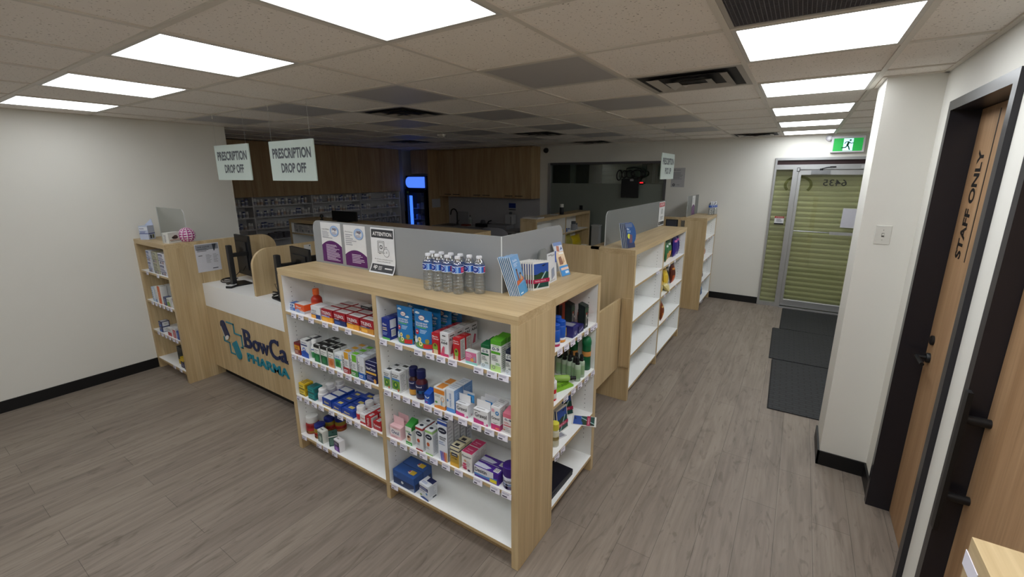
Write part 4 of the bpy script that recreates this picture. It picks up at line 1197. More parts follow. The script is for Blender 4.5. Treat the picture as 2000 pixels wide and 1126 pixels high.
carton('low red box against the middle upright, third shelf', -1.085, -1.012, z, 0.052, 0.065, '#a81f28', [txt('Tylenol', 0.08, 0.35, 0.84, 0.34, W_, 0.04)], [('b', 0.2, 0.2, 0.6, 0.7)], (), y=0.016, back=1, short='low red box against the middle upright')

# --- left bay, bottom shelf
z = 0.123
jar('red labelled jar with white lid at the left of the bottom shelf', -1.868, 0.075, z, 0.047, 0.130, '#8f1f22', '#e4e4e2', 0.36, 0.88, [(0.08, 0.55, '#a3262a'), (0.1, 0.3, '#c9a03a')], name='vitamin_jar', cat='jar')
for lab, x, y in (('yellow and red jar with blue lid, front one of three on the bottom shelf', -1.762, 0.066), ('yellow and red jar with blue lid, middle one of three on the bottom shelf', -1.785, 0.160), ('yellow and red jar with blue lid, rear and rightmost of three on the bottom shelf', -1.715, 0.205)):
    jar(lab, x, y, z, 0.041, 0.102, '#8a7424', '#1e2a7c', 0.26, 0.92, [(0.06, 0.62, '#a8302a'), (0.1, 0.28, '#c2a238'), (0.36, 0.5, '#7c2430')], name='vitamin_jar', cat='jar')
carton('grey green box with white top at the front of the bottom shelf', -1.720, -1.652, z, 0.092, 0.045, '#e0dfd8', [('r', 0, 0, 0.94, 0.86, '#5c7068'), ('e', 0.5, 0.4, 0.24, 0.2, '#a5b5a8'), ('l', 0.1, 0.08, 0.8, 0.22, 2, '#b5c0b8'), txt('B12', 0.1, 0.7, 0.3, 0.1, '#d8ded8')], [('l', 0.1, 0.3, 0.9, 0.7, 1, '#777')], (), y=0.016, rz=-0.08)
carton('dark green box with white band, turned edgewise, between the grey and the purple box', -1.628, -1.568, z, 0.090, 0.058, '#2f5149', [('r', 0, 0.78, 1, 0.86, '#e4e4dc'), ('e', 0.5, 0.36, 0.26, 0.18, '#1d3a30'), ('l', 0.1, 0.55, 0.8, 0.72, 2, '#8aa59c')], [('r', 0.4, 0.4, 0.7, 0.6, '#122822')], [('r', 0, 0.78, 1, 0.86, '#e4e4dc'), ('r', 0.1, 0.1, 0.9, 0.7, '#5d7a70')], y=0.030, rz=-0.6)
carton('white and purple box with black top corner, last on the bottom left shelf', -1.532, -1.460, z, 0.084, 0.042, '#e2dfe2', [('r', 0, 0, 0.94, 0.5, '#5a2a86'), ('r', 0, 0.5, 0.94, 0.88, '#2a2233'), ('l', 0.12, 0.56, 0.8, 0.8, 3, '#b5a8c4'), ('e', 0.45, 0.25, 0.25, 0.18, '#9a6ac0')], [('l', 0.1, 0.3, 0.7, 0.7, 1, '#999')], (), y=0.016, rz=-0.1)

# --- right bay, top shelf
z = 1.078
carton('navy box at the left end of the top right shelf, beside the blue pouches', -0.930, -0.868, z, 0.126, 0.055, '#1a2f86', [txt('Clarus', 0.12, 0.66, 0.5, 0.1), ('l', 0.1, 0.42, 0.8, 0.6, 2, '#e0cfa0'), ('l', 0.1, 0.2, 0.7, 0.36, 3, '#8fa5d8'), ('r', 0, 0, 1, 0.1, '#5fae5a')], [('l', 0.2, 0.4, 0.8, 0.6, 1, '#8fa5d8')], [('r', 0.1, 0.55, 0.9, 0.95, '#d5d8e2'), ('b', 0.2, 0.15, 0.8, 0.48)], y=0.014, back=1, short='navy box beside the blue pouches')

def pouch(lab, x, y, w, h, rz, group=None):
    """stand-up pouch: pillow that narrows to a flat sealed top"""
    m = MB()
    nu, nv = 10, 14
    skin = paint('#2374b4', 0.32)
    def P(u, v, s):
        b = math.sin(math.pi * u) ** 0.6 * (1 - v) ** 0.8
        return ((u - 0.5) * w * (1 - 0.03 * math.sin(v * 3)), s * (0.0012 + 0.024 * b), v * h)
    for s in (-1, 1):
        vs = [P(i / nu, j / nv, s) for j in range(nv + 1) for i in range(nu + 1)]
        fs = []
        for j in range(nv):
            for i in range(nu):
                q = (j * (nu + 1) + i, j * (nu + 1) + i + 1, (j + 1) * (nu + 1) + i + 1, (j + 1) * (nu + 1) + i)
                fs.append(q if s < 0 else tuple(reversed(q)))
        m.add(vs, fs, skin, True)
    rim = [P(i / nu, 0, -1) for i in range(nu + 1)] + [P(i / nu, 0, 1) for i in range(nu, -1, -1)]
    m.add(rim, [tuple(range(len(rim)))], skin)
    edge = [P(0, j / nv, -1) for j in range(nv + 1)]; edge2 = [P(0, j / nv, 1) for j in range(nv + 1)]
    for u in (0, 1):
        a = [P(u, j / nv, -1) for j in range(nv + 1)]; b = [P(u, j / nv, 1) for j in range(nv + 1)]
        m.add(a + b, [(j, j + 1, nv + 2 + j, nv + 1 + j) for j in range(nv)], skin)
    m.add([P(0, 1, -1), P(1, 1, -1), P(1, 1, 1), P(0, 1, 1)], [(0, 1, 2, 3)], skin)
    s0 = len(m.v)
    def put(k): # lay print on the bulging front
        for i in range(k, len(m.v)):
            u, v = m.v[i][0] / w + 0.5, m.v[i][2] / h
            p = P(min(max(u, 0), 1), min(max(v, 0), 1), -1); off = m.v[i][1]
            m.v[i] = (m.v[i][0], p[1] + off, m.v[i][2])
    def quadgrid(u0, v0, u1, v1, c, off):
        n = 6
        vs = [((u0 + (u1 - u0) * i / n - 0.5) * w, off, (v0 + (v1 - v0) * j / n) * h) for j in range(n + 1) for i in range(n + 1)]
        m.add(vs, [(j * (n + 1) + i, j * (n + 1) + i + 1, (j + 1) * (n + 1) + i + 1, (j + 1) * (n + 1) + i) for j in range(n) for i in range(n)], paint(c, 0.32), True)
    X, Z = (1, 0, 0), (0, 0, 1)
    def dot(u, v, r, c, off, k=1.0): m.disc(((u - 0.5) * w, off, v * h), X, Z, r * w, r * w * k, paint(c, 0.32), 16)
    quadgrid(0.02, 0.02, 0.98, 0.16, '#5f8a34', -0.0006)
    quadgrid(0.6, 0.03, 0.97, 0.14, '#c22c30', -0.0012)
    dot(0.14, 0.19, 0.13, '#dfe9ef', -0.0012, 0.9); dot(0.14, 0.26, 0.07, '#cfe0ea', -0.0015); dot(0.15, 0.23, 0.02, '#1a2a3a', -0.0018)
    dot(0.38, 0.24, 0.1, '#e8dca0', -0.0012); dot(0.38, 0.24, 0.05, '#b89a3c', -0.0016)
    dot(0.46, 0.13, 0.1, '#f0e6a8', -0.0012); dot(0.46, 0.13, 0.05, '#7a9a3c', -0.0016); dot(0.78, 0.22, 0.1, '#a08a3a', -0.001)
    dot(0.22, 0.42, 0.11, '#c23038', -0.001); dot(0.22, 0.43, 0.06, '#d8e6f0', -0.0014, 0.4)
    quadgrid(0.16, 0.54, 0.72, 0.562, '#5fb04a', -0.0008)
    dot(0.46, 0.80, 0.17, '#b03038', -0.0008, 0.62); dot(0.46, 0.80, 0.155, '#eeeeea', -0.0012, 0.58)
    dot(0.20, 0.91, 0.14, '#d6e4ee', -0.0008, 0.3); dot(0.18, 0.925, 0.07, '#d6e4ee', -0.001, 0.5); dot(0.72, 0.74, 0.13, '#cfe0ec', -0.0008, 0.3); dot(0.75, 0.755, 0.06, '#cfe0ec', -0.001, 0.5)
    m.text("Kerr's", ((0.345 - 0.5) * w, -0.0016, 0.775 * h), X, Z, 0.23 * w, 0.055 * h, paint('#7c1c24'), bold=0.04)
    m.text('COLD & SORE THROAT', ((0.12 - 0.5) * w, -0.0012, 0.635 * h), X, Z, 0.66 * w, 0.045 * h, paint(W_), bold=0.04)
    m.text('TEA & HONEY DROPS', ((0.12 - 0.5) * w, -0.0012, 0.578 * h), X, Z, 0.68 * w, 0.042 * h, paint(W_), bold=0.04)
    for j in range(3): quadgrid(0.4, 0.41 + 0.035 * j, 0.68 + 0.04 * j, 0.424 + 0.035 * j, '#bcd8ee', -0.0008)
    put(s0)
    return tag(m.build('lozenge_pouch', loc=(x, y, z + 0.0005), rz=rz), lab, 'pouch', group)
pouch('bright blue cold lozenge pouch, left one of the front pair', -0.768, 0.042, 0.118, 0.212, 0.0)
pouch('bright blue cold lozenge pouch, right one of the front pair, beside the red boxes', -0.630, 0.045, 0.130, 0.212, 0.02)
for k, (x, y) in enumerate(((-0.745, 0.105), (-0.625, 0.108), (-0.60, 0.165), (-0.575, 0.220))):
    pouch(('blue lozenge pouch hidden behind the left front pouch', 'blue lozenge pouch directly behind the right front pouch', 'blue lozenge pouch third deep behind the right front pouch', 'blue lozenge pouch at the very back of the top right shelf')[k], x, y, 0.128, 0.212, 0.03 * (k - 1))
carton('red children’s medicine box with a child photo, left of the white pain boxes'.replace('’', "'"), -0.545, -0.492, z, 0.114, 0.05, '#b3202a', [txt('Motrin', 0.1, 0.80, 0.7, 0.08), txt('Tylenol', 0.1, 0.68, 0.8, 0.09, W_), ('e', 0.45, 0.32, 0.34, 0.2, '#7ba33a'), ('e', 0.45, 0.42, 0.15, 0.06, '#6a4428'), ('r', 0.2, 0, 0.8, 0.22, '#d8c49a')], [('l', 0.1, 0.2, 0.9, 0.8, 4, '#d07a80')], (), y=0.014, back=3, short='red box left of white pain boxes')
carton("white children's pain box with pink base, front of its row", -0.486, -0.430, z, 0.128, 0.058, '#dcdcdf', [txt("Children's", 0.1, 0.66, 0.6, 0.06, '#222'), txt('Advil', 0.1, 0.52, 0.75, 0.12, '#1b1c20', 0.05), ('r', 0, 0, 1, 0.12, '#c43a68'), ('p', [(0.1, 0.12), (0.5, 0.12), (0.55, 0.4), (0.4, 0.44), (0.2, 0.3)], '#c95a70'), ('r', 0.3, 0.86, 0.7, 0.9, '#333')], [('b', 0.1, 0.2, 0.6, 0.8), ('l', 0.65, 0.2, 0.95, 0.8, 4, '#9a9a9e')], [txt('Advil', 0.1, 0.66, 0.8, 0.13, '#1b1c20', 0.05), ('p', [(0.2, 0.1), (0.6, 0.1), (0.75, 0.45), (0.5, 0.5)], '#b8405a'), ('r', 0.2, 0.85, 0.8, 0.89, '#333')], y=0.014, back=3, short="white children's pain box")
carton("red children's medicine box standing alone right of the white pain boxes", -0.398, -0.354, z, 0.116, 0.045, '#b8222a', [txt('Motrin', 0.12, 0.84, 0.7, 0.06), txt('Tylenol', 0.1, 0.72, 0.8, 0.08), ('e', 0.5, 0.34, 0.3, 0.2, '#7fa63c'), ('e', 0.5, 0.42, 0.16, 0.06, '#5a3a24'), ('r', 0.25, 0, 0.75, 0.2, '#c9b58a')], [('l', 0.1, 0.3, 0.9, 0.7, 2, '#e0a0a4')], [('r', 0.12, 0.04, 0.92, 0.96, '#c9c6c4'), ('l', 0.2, 0.1, 0.85, 0.9, 12, '#8a8886')], y=0.012, back=1, short="red children's medicine box standing alone")
carton('small pink and teal box on the top right shelf', -0.318, -0.245, z, 0.068, 0.028, '#d9dcdb', [('r', 0, 0.18, 0.94, 0.92, '#cf6f96'), ('r', 0, 0, 1, 0.2, '#8fc8c0'), ('l', 0.08, 0.5, 0.6, 0.82, 3, '#eac4d4'), ('e', 0.58, 0.36, 0.14, 0.13, '#e8a050'), ('e', 0.8, 0.48, 0.1, 0.2, '#9aa0a8')], [('l', 0.1, 0.3, 0.9, 0.7, 1, '#c9c9cc')], (), y=0.012)
def zero_nine(lab, x0, x1, h, cap, y, back, short, tint):
    carton(lab, x0, x1, z, h, 0.05, '#dfe2de', [('r', 0, 0.86, 1, 1, cap), txt('KIDS', 0.22, 0.79, 0.6, 0.05, cap), txt('0-9', 0.16, 0.68, 0.68, 0.1, '#2a3560', 0.04), ('r', 0.05, 0.57, 0.95, 0.65, cap), ('l', 0.1, 0.34, 0.8, 0.53, 4, '#555'), ('r', 0, 0, 1, 0.2, tint), ('o', 0.3, 0.13, 0.16, 0.06, 0.06, '#888f88'), ('l', 0.5, 0.22, 0.95, 0.3, 2, cap)], [('r', 0, 0, 1, 1, cap)], [('r', 0, 0.86, 1, 1, cap), ('l', 0.12, 0.1, 0.88, 0.82, 11, '#8d918d')], y=y, back=back, short=short, roof=0.006, roofc=cap)
zero_nine('white baby medicine box with dark green gable, left of the lime one', -0.222, -0.172, 0.120, '#0f5a34', 0.014, 1, 'baby medicine box with dark green gable', '#c9d8e0')
zero_nine('tall white baby medicine box with lime green gable', -0.162, -0.103, 0.156, '#4f9a26', 0.012, 1, 'baby medicine box with lime green gable', '#b8dc8a')
zero_nine('white baby medicine box with navy gable, cut by the corner panel', -0.078, -0.043, 0.120, '#1d2238', 0.014, 1, 'baby medicine box with navy gable', '#d8dde6')

# --- right bay, second shelf
z = 0.763
for lab, x0, x1, h, sh in (('white cough box with green leaf panel, left one of the pair', -0.948, -0.896, 0.116, 'left cough box with green leaf panel'), ('white cough box with green leaf panel, right one of the pair', -0.878, -0.814, 0.126, 'right cough box with green leaf panel')):
    carton(lab, x0, x1, z, h, 0.055, '#dfe1e3', [('r', 0.0, 0.08, 0.97, 0.56, '#6f9a3c'), ('r', 0, 0.56, 0.97, 0.66, '#4a7cb0'), ('e', 0.45, 0.34, 0.3, 0.16, '#2f6b34'), ('e', 0.45, 0.36, 0.12, 0.08, '#a8c24a'), ('r', 0.0, 0.0, 1, 0.12, '#cfd8d4'), ('e', 0.78, 0.12, 0.12, 0.07, '#c2604a'), txt('MUCUS', 0.08, 0.82, 0.8, 0.06, '#1b1c20', 0.05), txt('RELIEF', 0.16, 0.72, 0.6, 0.06, '#1b1c20', 0.05)], [('r', 0.1, 0.3, 0.7, 0.7, '#35373a')], [('l', 0.12, 0.08, 0.88, 0.9, 12, '#9a9da2')], y=0.016, back=1, short=sh)
jar('brown cough syrup bottle with navy cap, left one of two', -0.746, 0.062, z, 0.029, 0.166, '#3a1a16', '#151b52', 0.3, 0.82, [(0.05, 0.32, '#c08a32'), (0.34, 0.78, '#1c2250')], neck=1, name='syrup_bottle', logo=('Tylenol', 0.62, 0.1, '#d8d8e4'))
jar('dark red cough syrup bottle with navy cap, right one of two', -0.678, 0.055, z, 0.034, 0.168, '#4a0f1e', '#151b52', 0.28, 0.72, [(0.08, 0.75, '#1c2048'), (0.3, 0.45, '#3a78b4')], neck=1, name='syrup_bottle', logo=('Tylenol', 0.58, 0.1, '#d8d8e4'))
carton('small blue box with white bird shape, between the syrup bottles and the orange box', -0.622, -0.580, z, 0.060, 0.05, '#1c4fae', [('p', [(0.05, 0.82), (0.5, 0.66), (0.95, 0.8), (0.7, 0.55), (0.3, 0.55)], '#dfe4ea'), ('e', 0.5, 0.66, 0.08, 0.05, '#25408a'), ('l', 0.2, 0.28, 0.85, 0.45, 2, '#9ab8e8'), ('r', 0.2, 0.12, 0.6, 0.2, '#c04a5a')], [('r', 0, 0, 1, 1, '#17408f')], (), y=0.014, roof=0.016)
carton('white and orange box beside the pale blue box, second right shelf', -0.546, -0.470, z, 0.122, 0.06, '#dfe0de', [('r', 0, 0.72, 1, 0.93, '#d8832c'), ('p', [(0, 0), (1, 0), (1, 0.16), (0.5, 0.18), (0, 0.1)], '#dd8a34'), ('o', 0.8, 0.5, 0.16, 0.12, 0.05, '#e0a060'), ('l', 0.08, 0.56, 0.6, 0.68, 2, '#9a9a96'), ('e', 0.22, 0.3, 0.12, 0.05, '#5a9a4a'), ('e', 0.72, 0.32, 0.06, 0.12, '#8fb0c8')], [('r', 0.2, 0.05, 0.8, 0.95, '#d58a3c')], [('r', 0, 0, 1, 0.2, '#d8832c')], y=0.012, back=1, short='white and orange box')
carton('pale blue and white box turned to show its blue side', -0.464, -0.408, z, 0.130, 0.075, '#d8dde6', [('r', 0, 0, 1, 0.18, '#4f8ad0'), ('T', 'NASAL RINSE', 0.42, 0.25, 0.2, 0.6, '#6a8fc4'), ('e', 0.2, 0.5, 0.1, 0.06, '#5a88c8')], [('l', 0.1, 0.2, 0.9, 0.8, 3, '#aab4c4')], [('r', 0, 0, 1, 1, '#6f9ad4'), ('l', 0.15, 0.2, 0.85, 0.85, 9, '#9abce6')], y=0.018, back=1, short='pale blue and white box')
def gravol(lab, x0, x1, h, y, hang, short, back):
    carton(lab, x0, x1, z, h, 0.03, '#e1e1e4', [('r', 0, 0, 0.7, 0.26, '#c23a80'), ('p', [(0, 0), (1, 0), (1, 0.16), (0, 0.34)], '#c23a80'), ('r', 0.72, 0.05, 0.9, 0.2, '#e6dfe6'), txt('Gravol', 0.1, 0.48, 0.82, 0.30, '#17181c', 0.03), ('r', 0.05, 0.9, 0.5, 0.94, '#333')], [('l', 0.1, 0.2, 0.9, 0.8, 1, '#aaa')], (), y=y, hang=hang, back=back, short=short)
gravol('white and magenta nausea tablet box on the left, with hang card behind', -0.400, -0.320, 0.070, 0.020, 0.042, 'nausea tablet box with hang card, left row', 1)
gravol('white and magenta nausea tablet box in the middle, with hang card behind', -0.276, -0.186, 0.078, 0.012, 0.040, 'nausea tablet box with hang card, middle row', 2)
for x, y, lab in ((-0.335, 0.046, 'blue round emblem card on the left nausea box row'), (-0.215, 0.040, 'blue round emblem card on the middle nausea box row')):
    m = MB().box(-0.022, 0.022, 0, 0.001, 0, 0.044, paint('#2f86c8'))
    m.disc((0, -0.0004, 0.022), (1, 0, 0), (0, 0, 1), 0.019, 0.019, paint('#4a9cd8')); m.disc((-0.004, -0.0008, 0.022), (1, 0, 0), (0, 0, 1), 0.009, 0.012, paint('#1d4f86'))
    tag(m.build('display_card', loc=(x + 0.008, y - 0.001 + 0.012, z + 0.072)), lab, 'card')
carton('narrow white and magenta nausea box right of the two wide ones', -0.166, -0.113, z, 0.124, 0.04, '#e0dfe1', [('r', 0, 0, 1, 0.24, '#c83c78'), ('r', 0.5, 0.04, 0.9, 0.12, '#e07a5a'), txt('Gravol', 0.08, 0.46, 0.86, 0.13, '#17181c'), ('r', 0.1, 0.78, 0.4, 0.92, '#d8a0b0'), ('o', 0.72, 0.76, 0.2, 0.09, 0.12, '#3f7fb8'), ('p', [(0.1, 0.34), (0.5, 0.28), (0.9, 0.36), (0.5, 0.31)], '#6a7a5a')], [('l', 0.1, 0.2, 0.9, 0.8, 2, '#999')], [('r', 0, 0, 1, 0.24, '#c83c78'), ('l', 0.15, 0.3, 0.85, 0.9, 8, '#aaa')], y=0.012, back=1, short='narrow white and magenta nausea box')
carton('pink topped baby medicine box cut by the corner panel, second right shelf', -0.096, -0.043, z, 0.108, 0.06, '#ddd8d8', [('r', 0, 0.8, 1, 1, '#d06a80'), txt('0-9', 0.2, 0.66, 0.7, 0.1, '#2a3560', 0.04), ('l', 0.1, 0.5, 0.9, 0.6, 2, '#c06a74'), ('r', 0.1, 0.4, 0.9, 0.45, '#c0505e'), ('l', 0.1, 0.1, 0.9, 0.34, 3, '#aaa'), ('e', 0.15, 0.2, 0.08, 0.04, '#b86a3a')], [('r', 0, 0, 1, 1, '#cf7488')], (), y=0.014, roof=0.012, roofc='#cf7488')

# --- right bay, third shelf
z = 0.444
carton('pink and white infant drops box with hang card, left end of its shelf', -0.930, -0.838, z, 0.080, 0.035, '#e6bfc4', [('r', 0.03, 0.28, 0.97, 0.8, '#e6dfe0'), txt('Ovol', 0.16, 0.38, 0.68, 0.30, '#16386e', 0.03), ('l', 0.3, 0.84, 0.8, 0.92, 1, '#a06a74'), ('l', 0.1, 0.08, 0.9, 0.2, 1, '#b08a90')], (), (), y=0.016, hang=0.05, back=1, short='pink and white infant drops box')
carton('white and green box with a child photo and house shaped green top', -0.795, -0.744, z, 0.118, 0.06, '#e0e2de', [('r', 0, 0, 1, 0.17, '#3a9a3e'), txt('KIDS', 0.1, 0.68, 0.7, 0.09, '#3a8a3a', 0.05), ('r', 0.45, 0.58, 1, 0.66, '#23406a'), ('e', 0.55, 0.38, 0.3, 0.16, '#d8a88a'), ('e', 0.5, 0.46, 0.2, 0.07, '#4a3020'), ('l', 0.1, 0.04, 0.9, 0.12, 1, '#d8ecd8')], [('r', 0, 0.25, 1, 1, '#2f8a34')], [('r', 0, 0.8, 1, 1, '#2f8a34')], y=0.016, roof=0.026, roofc='#2f8a34')
def oval(lab, x0, x1, h, c, c2, back, short, dd=0.05, y=0.012):
    carton(lab, x0, x1, z, h, dd, '#dbdee2', [('r', 0, 0.88, 1, 0.97, c), ('e', 0.5, 0.72, 0.44, 0.105, '#1b2238'), ('l', 0.25, 0.69, 0.8, 0.76, 1, '#d8dce6'), ('e', 0.4, 0.42, 0.2, 0.08, c2), ('l', 0.1, 0.22, 0.7, 0.32, 2, '#9a9ca4'), ('r', 0, 0, 1, 0.06, c)], [('e', 0.5, 0.5, 0.24, 0.2, '#1b2238')], [('r', 0, 0.88, 1, 0.97, c), ('l', 0.12, 0.1, 0.88, 0.8, 11, '#a5a8b0')], y=y, back=back, short=short)
oval('tall white box with dark oval and red trim, third right shelf', -0.706, -0.651, 0.150, '#a02a30', '#b04a34', 1, 'white box with dark oval and red trim')
oval('tall white box with dark oval and pale green trim, third right shelf', -0.630, -0.575, 0.156, '#9ac278', '#b8603a', 1, 'white box with dark oval and pale green trim')
carton('tallest white box with dark oval, blue top and coloured syringe stripes', -0.536, -0.466, z, 0.245, 0.05, '#d8dde6', [('r', 0, 0.9, 1, 0.97, '#2a4aa0'), ('e', 0.5, 0.76, 0.44, 0.075, '#1b2238'), ('l', 0.2, 0.74, 0.8, 0.78, 1, '#d8dce6'), txt('SÉRUM', 0.16, 0.575, 0.7, 0.04, '#17181c', 0.05), txt('NASAL', 0.2, 0.525, 0.62, 0.04, '#17181c', 0.05), ('l', 0.1, 0.4, 0.8, 0.49, 2, '#8a98b8'), ('p', [(0.3, 0), (0.48, 0), (0.36, 0.24), (0.2, 0.24)], '#6f78c0'), ('p', [(0.52, 0), (0.66, 0), (0.56, 0.24), (0.42, 0.24)], '#8f6ab0'), ('p', [(0.7, 0), (0.82, 0), (0.74, 0.24), (0.62, 0.24)], '#d05a3a'), ('p', [(0.85, 0), (0.97, 0), (0.92, 0.24), (0.8, 0.24)], '#e0a050')],
       [('e', 0.5, 0.5, 0.3, 0.3, '#1b2238'), ('r', 0, 0, 1, 0.15, '#2a4aa0')], [('r', 0, 0.02, 0.08, 1, '#3a3d48'), ('l', 0.15, 0.1, 0.85, 0.9, 9, '#b5bcc8')], y=0.016, back=3, short='tall white box with blue top and syringe stripes')
carton('gold and cream infant vitamin box with navy label', -0.447, -0.386, z, 0.117, 0.055, '#d8d0b0', [('r', 0, 0, 1, 0.66, '#b8963c'), ('r', 0, 0.8, 1, 0.86, '#1d2244'), ('r', 0.14, 0.52, 0.86, 0.7, '#1b2040'), txt('enfant', 0.22, 0.57, 0.56, 0.08, '#e8e4d0'), txt('D VITAMIN', 0.2, 0.38, 0.62, 0.08, '#2a2410'), ('r', 0, 0, 1, 0.2, '#d8a838')], [('r', 0.25, 0.3, 0.7, 0.7, '#2a2a30'), ('r', 0, 0, 1, 0.15, '#1d2244')], [('r', 0, 0.8, 1, 0.86, '#1d2244')], y=0.014, back=1, short='gold and cream infant vitamin box')
carton('white probiotic box with dark pink lid', -0.368, -0.298, z, 0.113, 0.065, '#dedbd9', [txt('Florastor', 0.06, 0.74, 0.86, 0.12, '#2a2a2e', 0.03), ('e', 0.35, 0.56, 0.12, 0.07, '#c09a78'), ('e', 0.3, 0.38, 0.18, 0.06, '#c2486a'), ('e', 0.28, 0.26, 0.24, 0.06, '#cf6a86'), ('e', 0.33, 0.16, 0.2, 0.06, '#b83c5e'), ('l', 0.5, 0.3, 0.9, 0.6, 5, '#aaa'), ('e', 0.72, 0.12, 0.14, 0.06, '#3a3044')], [('r', 0.02, 0.02, 0.98, 0.98, '#b83560'), ('t', 'Florastor', 0.25, 0.45, 0.55, 0.16, '#e6c8d2', 0.02), ('l', 0.2, 0.2, 0.8, 0.35, 1, '#d88aa4')], [('l', 0.12, 0.1, 0.88, 0.85, 10, '#b5b2b0')], y=0.015, back=1, short='white probiotic box with dark pink lid')
carton('purple and white diaper cream box lying in front, beside the purple lidded jar', -0.282, -0.128, z, 0.064, 0.05, '#46248a', [('r', 0, 0.36, 0.8, 1, '#d5d6e0'), ('p', [(0, 0.2), (0.7, 0.2), (0.95, 0.36), (0.95, 0.55), (0.5, 0.36), (0, 0.36)], '#4f86c4'), txt('Desitin', 0.03, 0.52, 0.5, 0.36, '#141418', 0.035), ('r', 0.66, 0.1, 0.94, 0.4, '#d8c828')], [('p', [(0, 0.1), (0.5, 0.1), (0.62, 0.5), (0.3, 0.7), (0, 0.7)], '#c8cadc'), ('b', 0.74, 0.2, 0.95, 0.8)], (), y=0.014, back=1, short='purple and white diaper cream box')
jar('jar of diaper cream with wide purple lid, cut by the corner panel', -0.078, 0.056, z, 0.040, 0.122, '#4a2a8c', '#3a1a78', 0.42, 1.0, [(0.06, 0.95, '#cfd0dc'), (0.06, 0.3, '#3f2a80'), (0.32, 0.48, '#5a8ac4')], name='cream_jar', cat='jar', logo=('Desitin', 0.55, 0.26, '#141418'))
# --- right bay, bottom shelf
z = 0.123
for lab, y in (('blue flat box with dark panel, front one of the two on the bottom right shelf', 0.014), ('blue flat box behind its twin on the bottom right shelf', 0.093)):
    carton(lab, -0.930, -0.748, z, 0.094, 0.076, '#2f5596', [('r', 0.02, 0.05, 0.98, 0.5, '#24365e'), ('p', [(0.7, 0.0), (1, 0), (1, 0.3)], '#8f9ab0'), ('e', 0.44, 0.32, 0.06, 0.1, '#cdd3da'), ('r', 0.05, 0.62, 0.2, 0.74, '#4f74b0')], [('r', 0.62, 0.3, 0.86, 0.75, '#c9a838'), ('p', [(0.55, 0.4), (0.64, 0.75), (0.66, 0.3)], '#d8d0c8'), ('e', 0.6, 0.55, 0.03, 0.12, '#b8402c')], [('r', 0.1, 0.05, 0.9, 0.5, '#24365e')], y=y, cat='supplement box', name='supplement_box')
carton('white and navy eye vitamin box on the bottom right shelf', -0.703, -0.622, z, 0.096, 0.07, '#d8dce4', [('r', 0, 0.62, 0.97, 0.84, '#242a58'), ('l', 0.1, 0.66, 0.9, 0.8, 2, '#aab4dc'), txt('OPTIX', 0.1, 0.48, 0.5, 0.09, '#444a6a'), ('e', 0.82, 0.46, 0.1, 0.08, '#5a8ac0'), ('e', 0.2, 0.22, 0.12, 0.06, '#8aa04a'), ('p', [(0.1, 0), (1, 0), (1, 0.12), (0.5, 0.18), (0.2, 0.1)], '#2a4a8c')], [('p', [(0.35, 0.5), (1, 0.5), (1, 1), (0.3, 1)], '#20285a'), ('l', 0.1, 0.15, 0.8, 0.4, 2, '#8a9ac8')], [('l', 0.12, 0.25, 0.88, 0.9, 9, '#b0b6c4'), ('r', 0.45, 0.06, 0.85, 0.16, '#333a44')], y=0.012, rz=-0.1, cat='supplement box', name='supplement_box')

# ================================================================== END-CAP SHELF
z = 1.078
for lab, yy, xx, c in (('sunscreen tube with blue cap and red base on the end-cap, nearest the corner', 0.455, -0.048, '#b8305a'), ('sunscreen tube with blue cap and orange base on the end-cap', 0.530, -0.052, '#d89038'),
                       ('sunscreen tube with blue cap behind the red based one', 0.440, -0.115, '#b8305a'), ('sunscreen tube with blue cap behind the orange based one', 0.515, -0.118, '#d89038'), ('sunscreen tube with blue cap at the right rear of the group', 0.582, -0.105, '#d89038')):
    jar(lab, xx, yy, z, 0.027, 0.125, '#cfd6e4', '#1a57c0', 0.24, 0.92, [(0.02, 0.16, c), (0.3, 0.98, '#1d58b8'), (0.18, 0.28, '#e2e4e8')], name='sunscreen_tube', cat='tube', n=18)
E1 = dict(face='x')
carton('purple and yellow bandage box on the end-cap beside the blue capped tubes', 0.605, 0.672, z, 0.068, 0.09, '#2c2a6e', [txt('U', 0.35, 0.2, 0.3, 0.3, '#cfd0e0'), ('r', 0, 0.8, 1, 1, '#3a3880')], [('r', 0.1, 0.1, 0.9, 0.9, '#8a8a94')], (), [('r', 0.05, 0.1, 0.55, 0.85, '#d8b83c'), ('l', 0.1, 0.2, 0.5, 0.8, 5, '#6a5a20')], y=-0.012, face='x')
carton('dark purple box lying low on the end-cap, in front of the insect repellent boxes', 0.690, 0.762, z, 0.042, 0.08, '#241f58', [('p', [(0.1, 0.2), (0.8, 0.5), (0.85, 0.7), (0.2, 0.4)], '#8a88b8')], [('r', 0.1, 0.1, 0.9, 0.9, '#2f2a68')], (), (), y=-0.014, face='x')
for lab, a, b, y in (('black and green repellent box on the end-cap, front one at the right', 0.786, 0.838, -0.020), ('black and green repellent box on the end-cap, beside and behind the front one', 0.765, 0.815, -0.100)):
    carton(lab, a, b, z, 0.140, 0.045, '#1c2622', [('r', 0, 0.72, 1, 0.9, '#2f4a34'), ('r', 0.34, 0.12, 0.6, 0.68, '#d8d4cc'), ('r', 0.34, 0.60, 0.6, 0.70, '#b04a30'), ('r', 0.4, 0.2, 0.52, 0.5, '#2a2a2a'), ('r', 0.66, 0.4, 0.98, 0.48, '#c9ccc9')], [('r', 0, 0, 1, 1, '#24422c')], (), [('r', 0.2, 0.1, 0.8, 0.9, '#26302c')], y=y, face='x', roof=0.014)
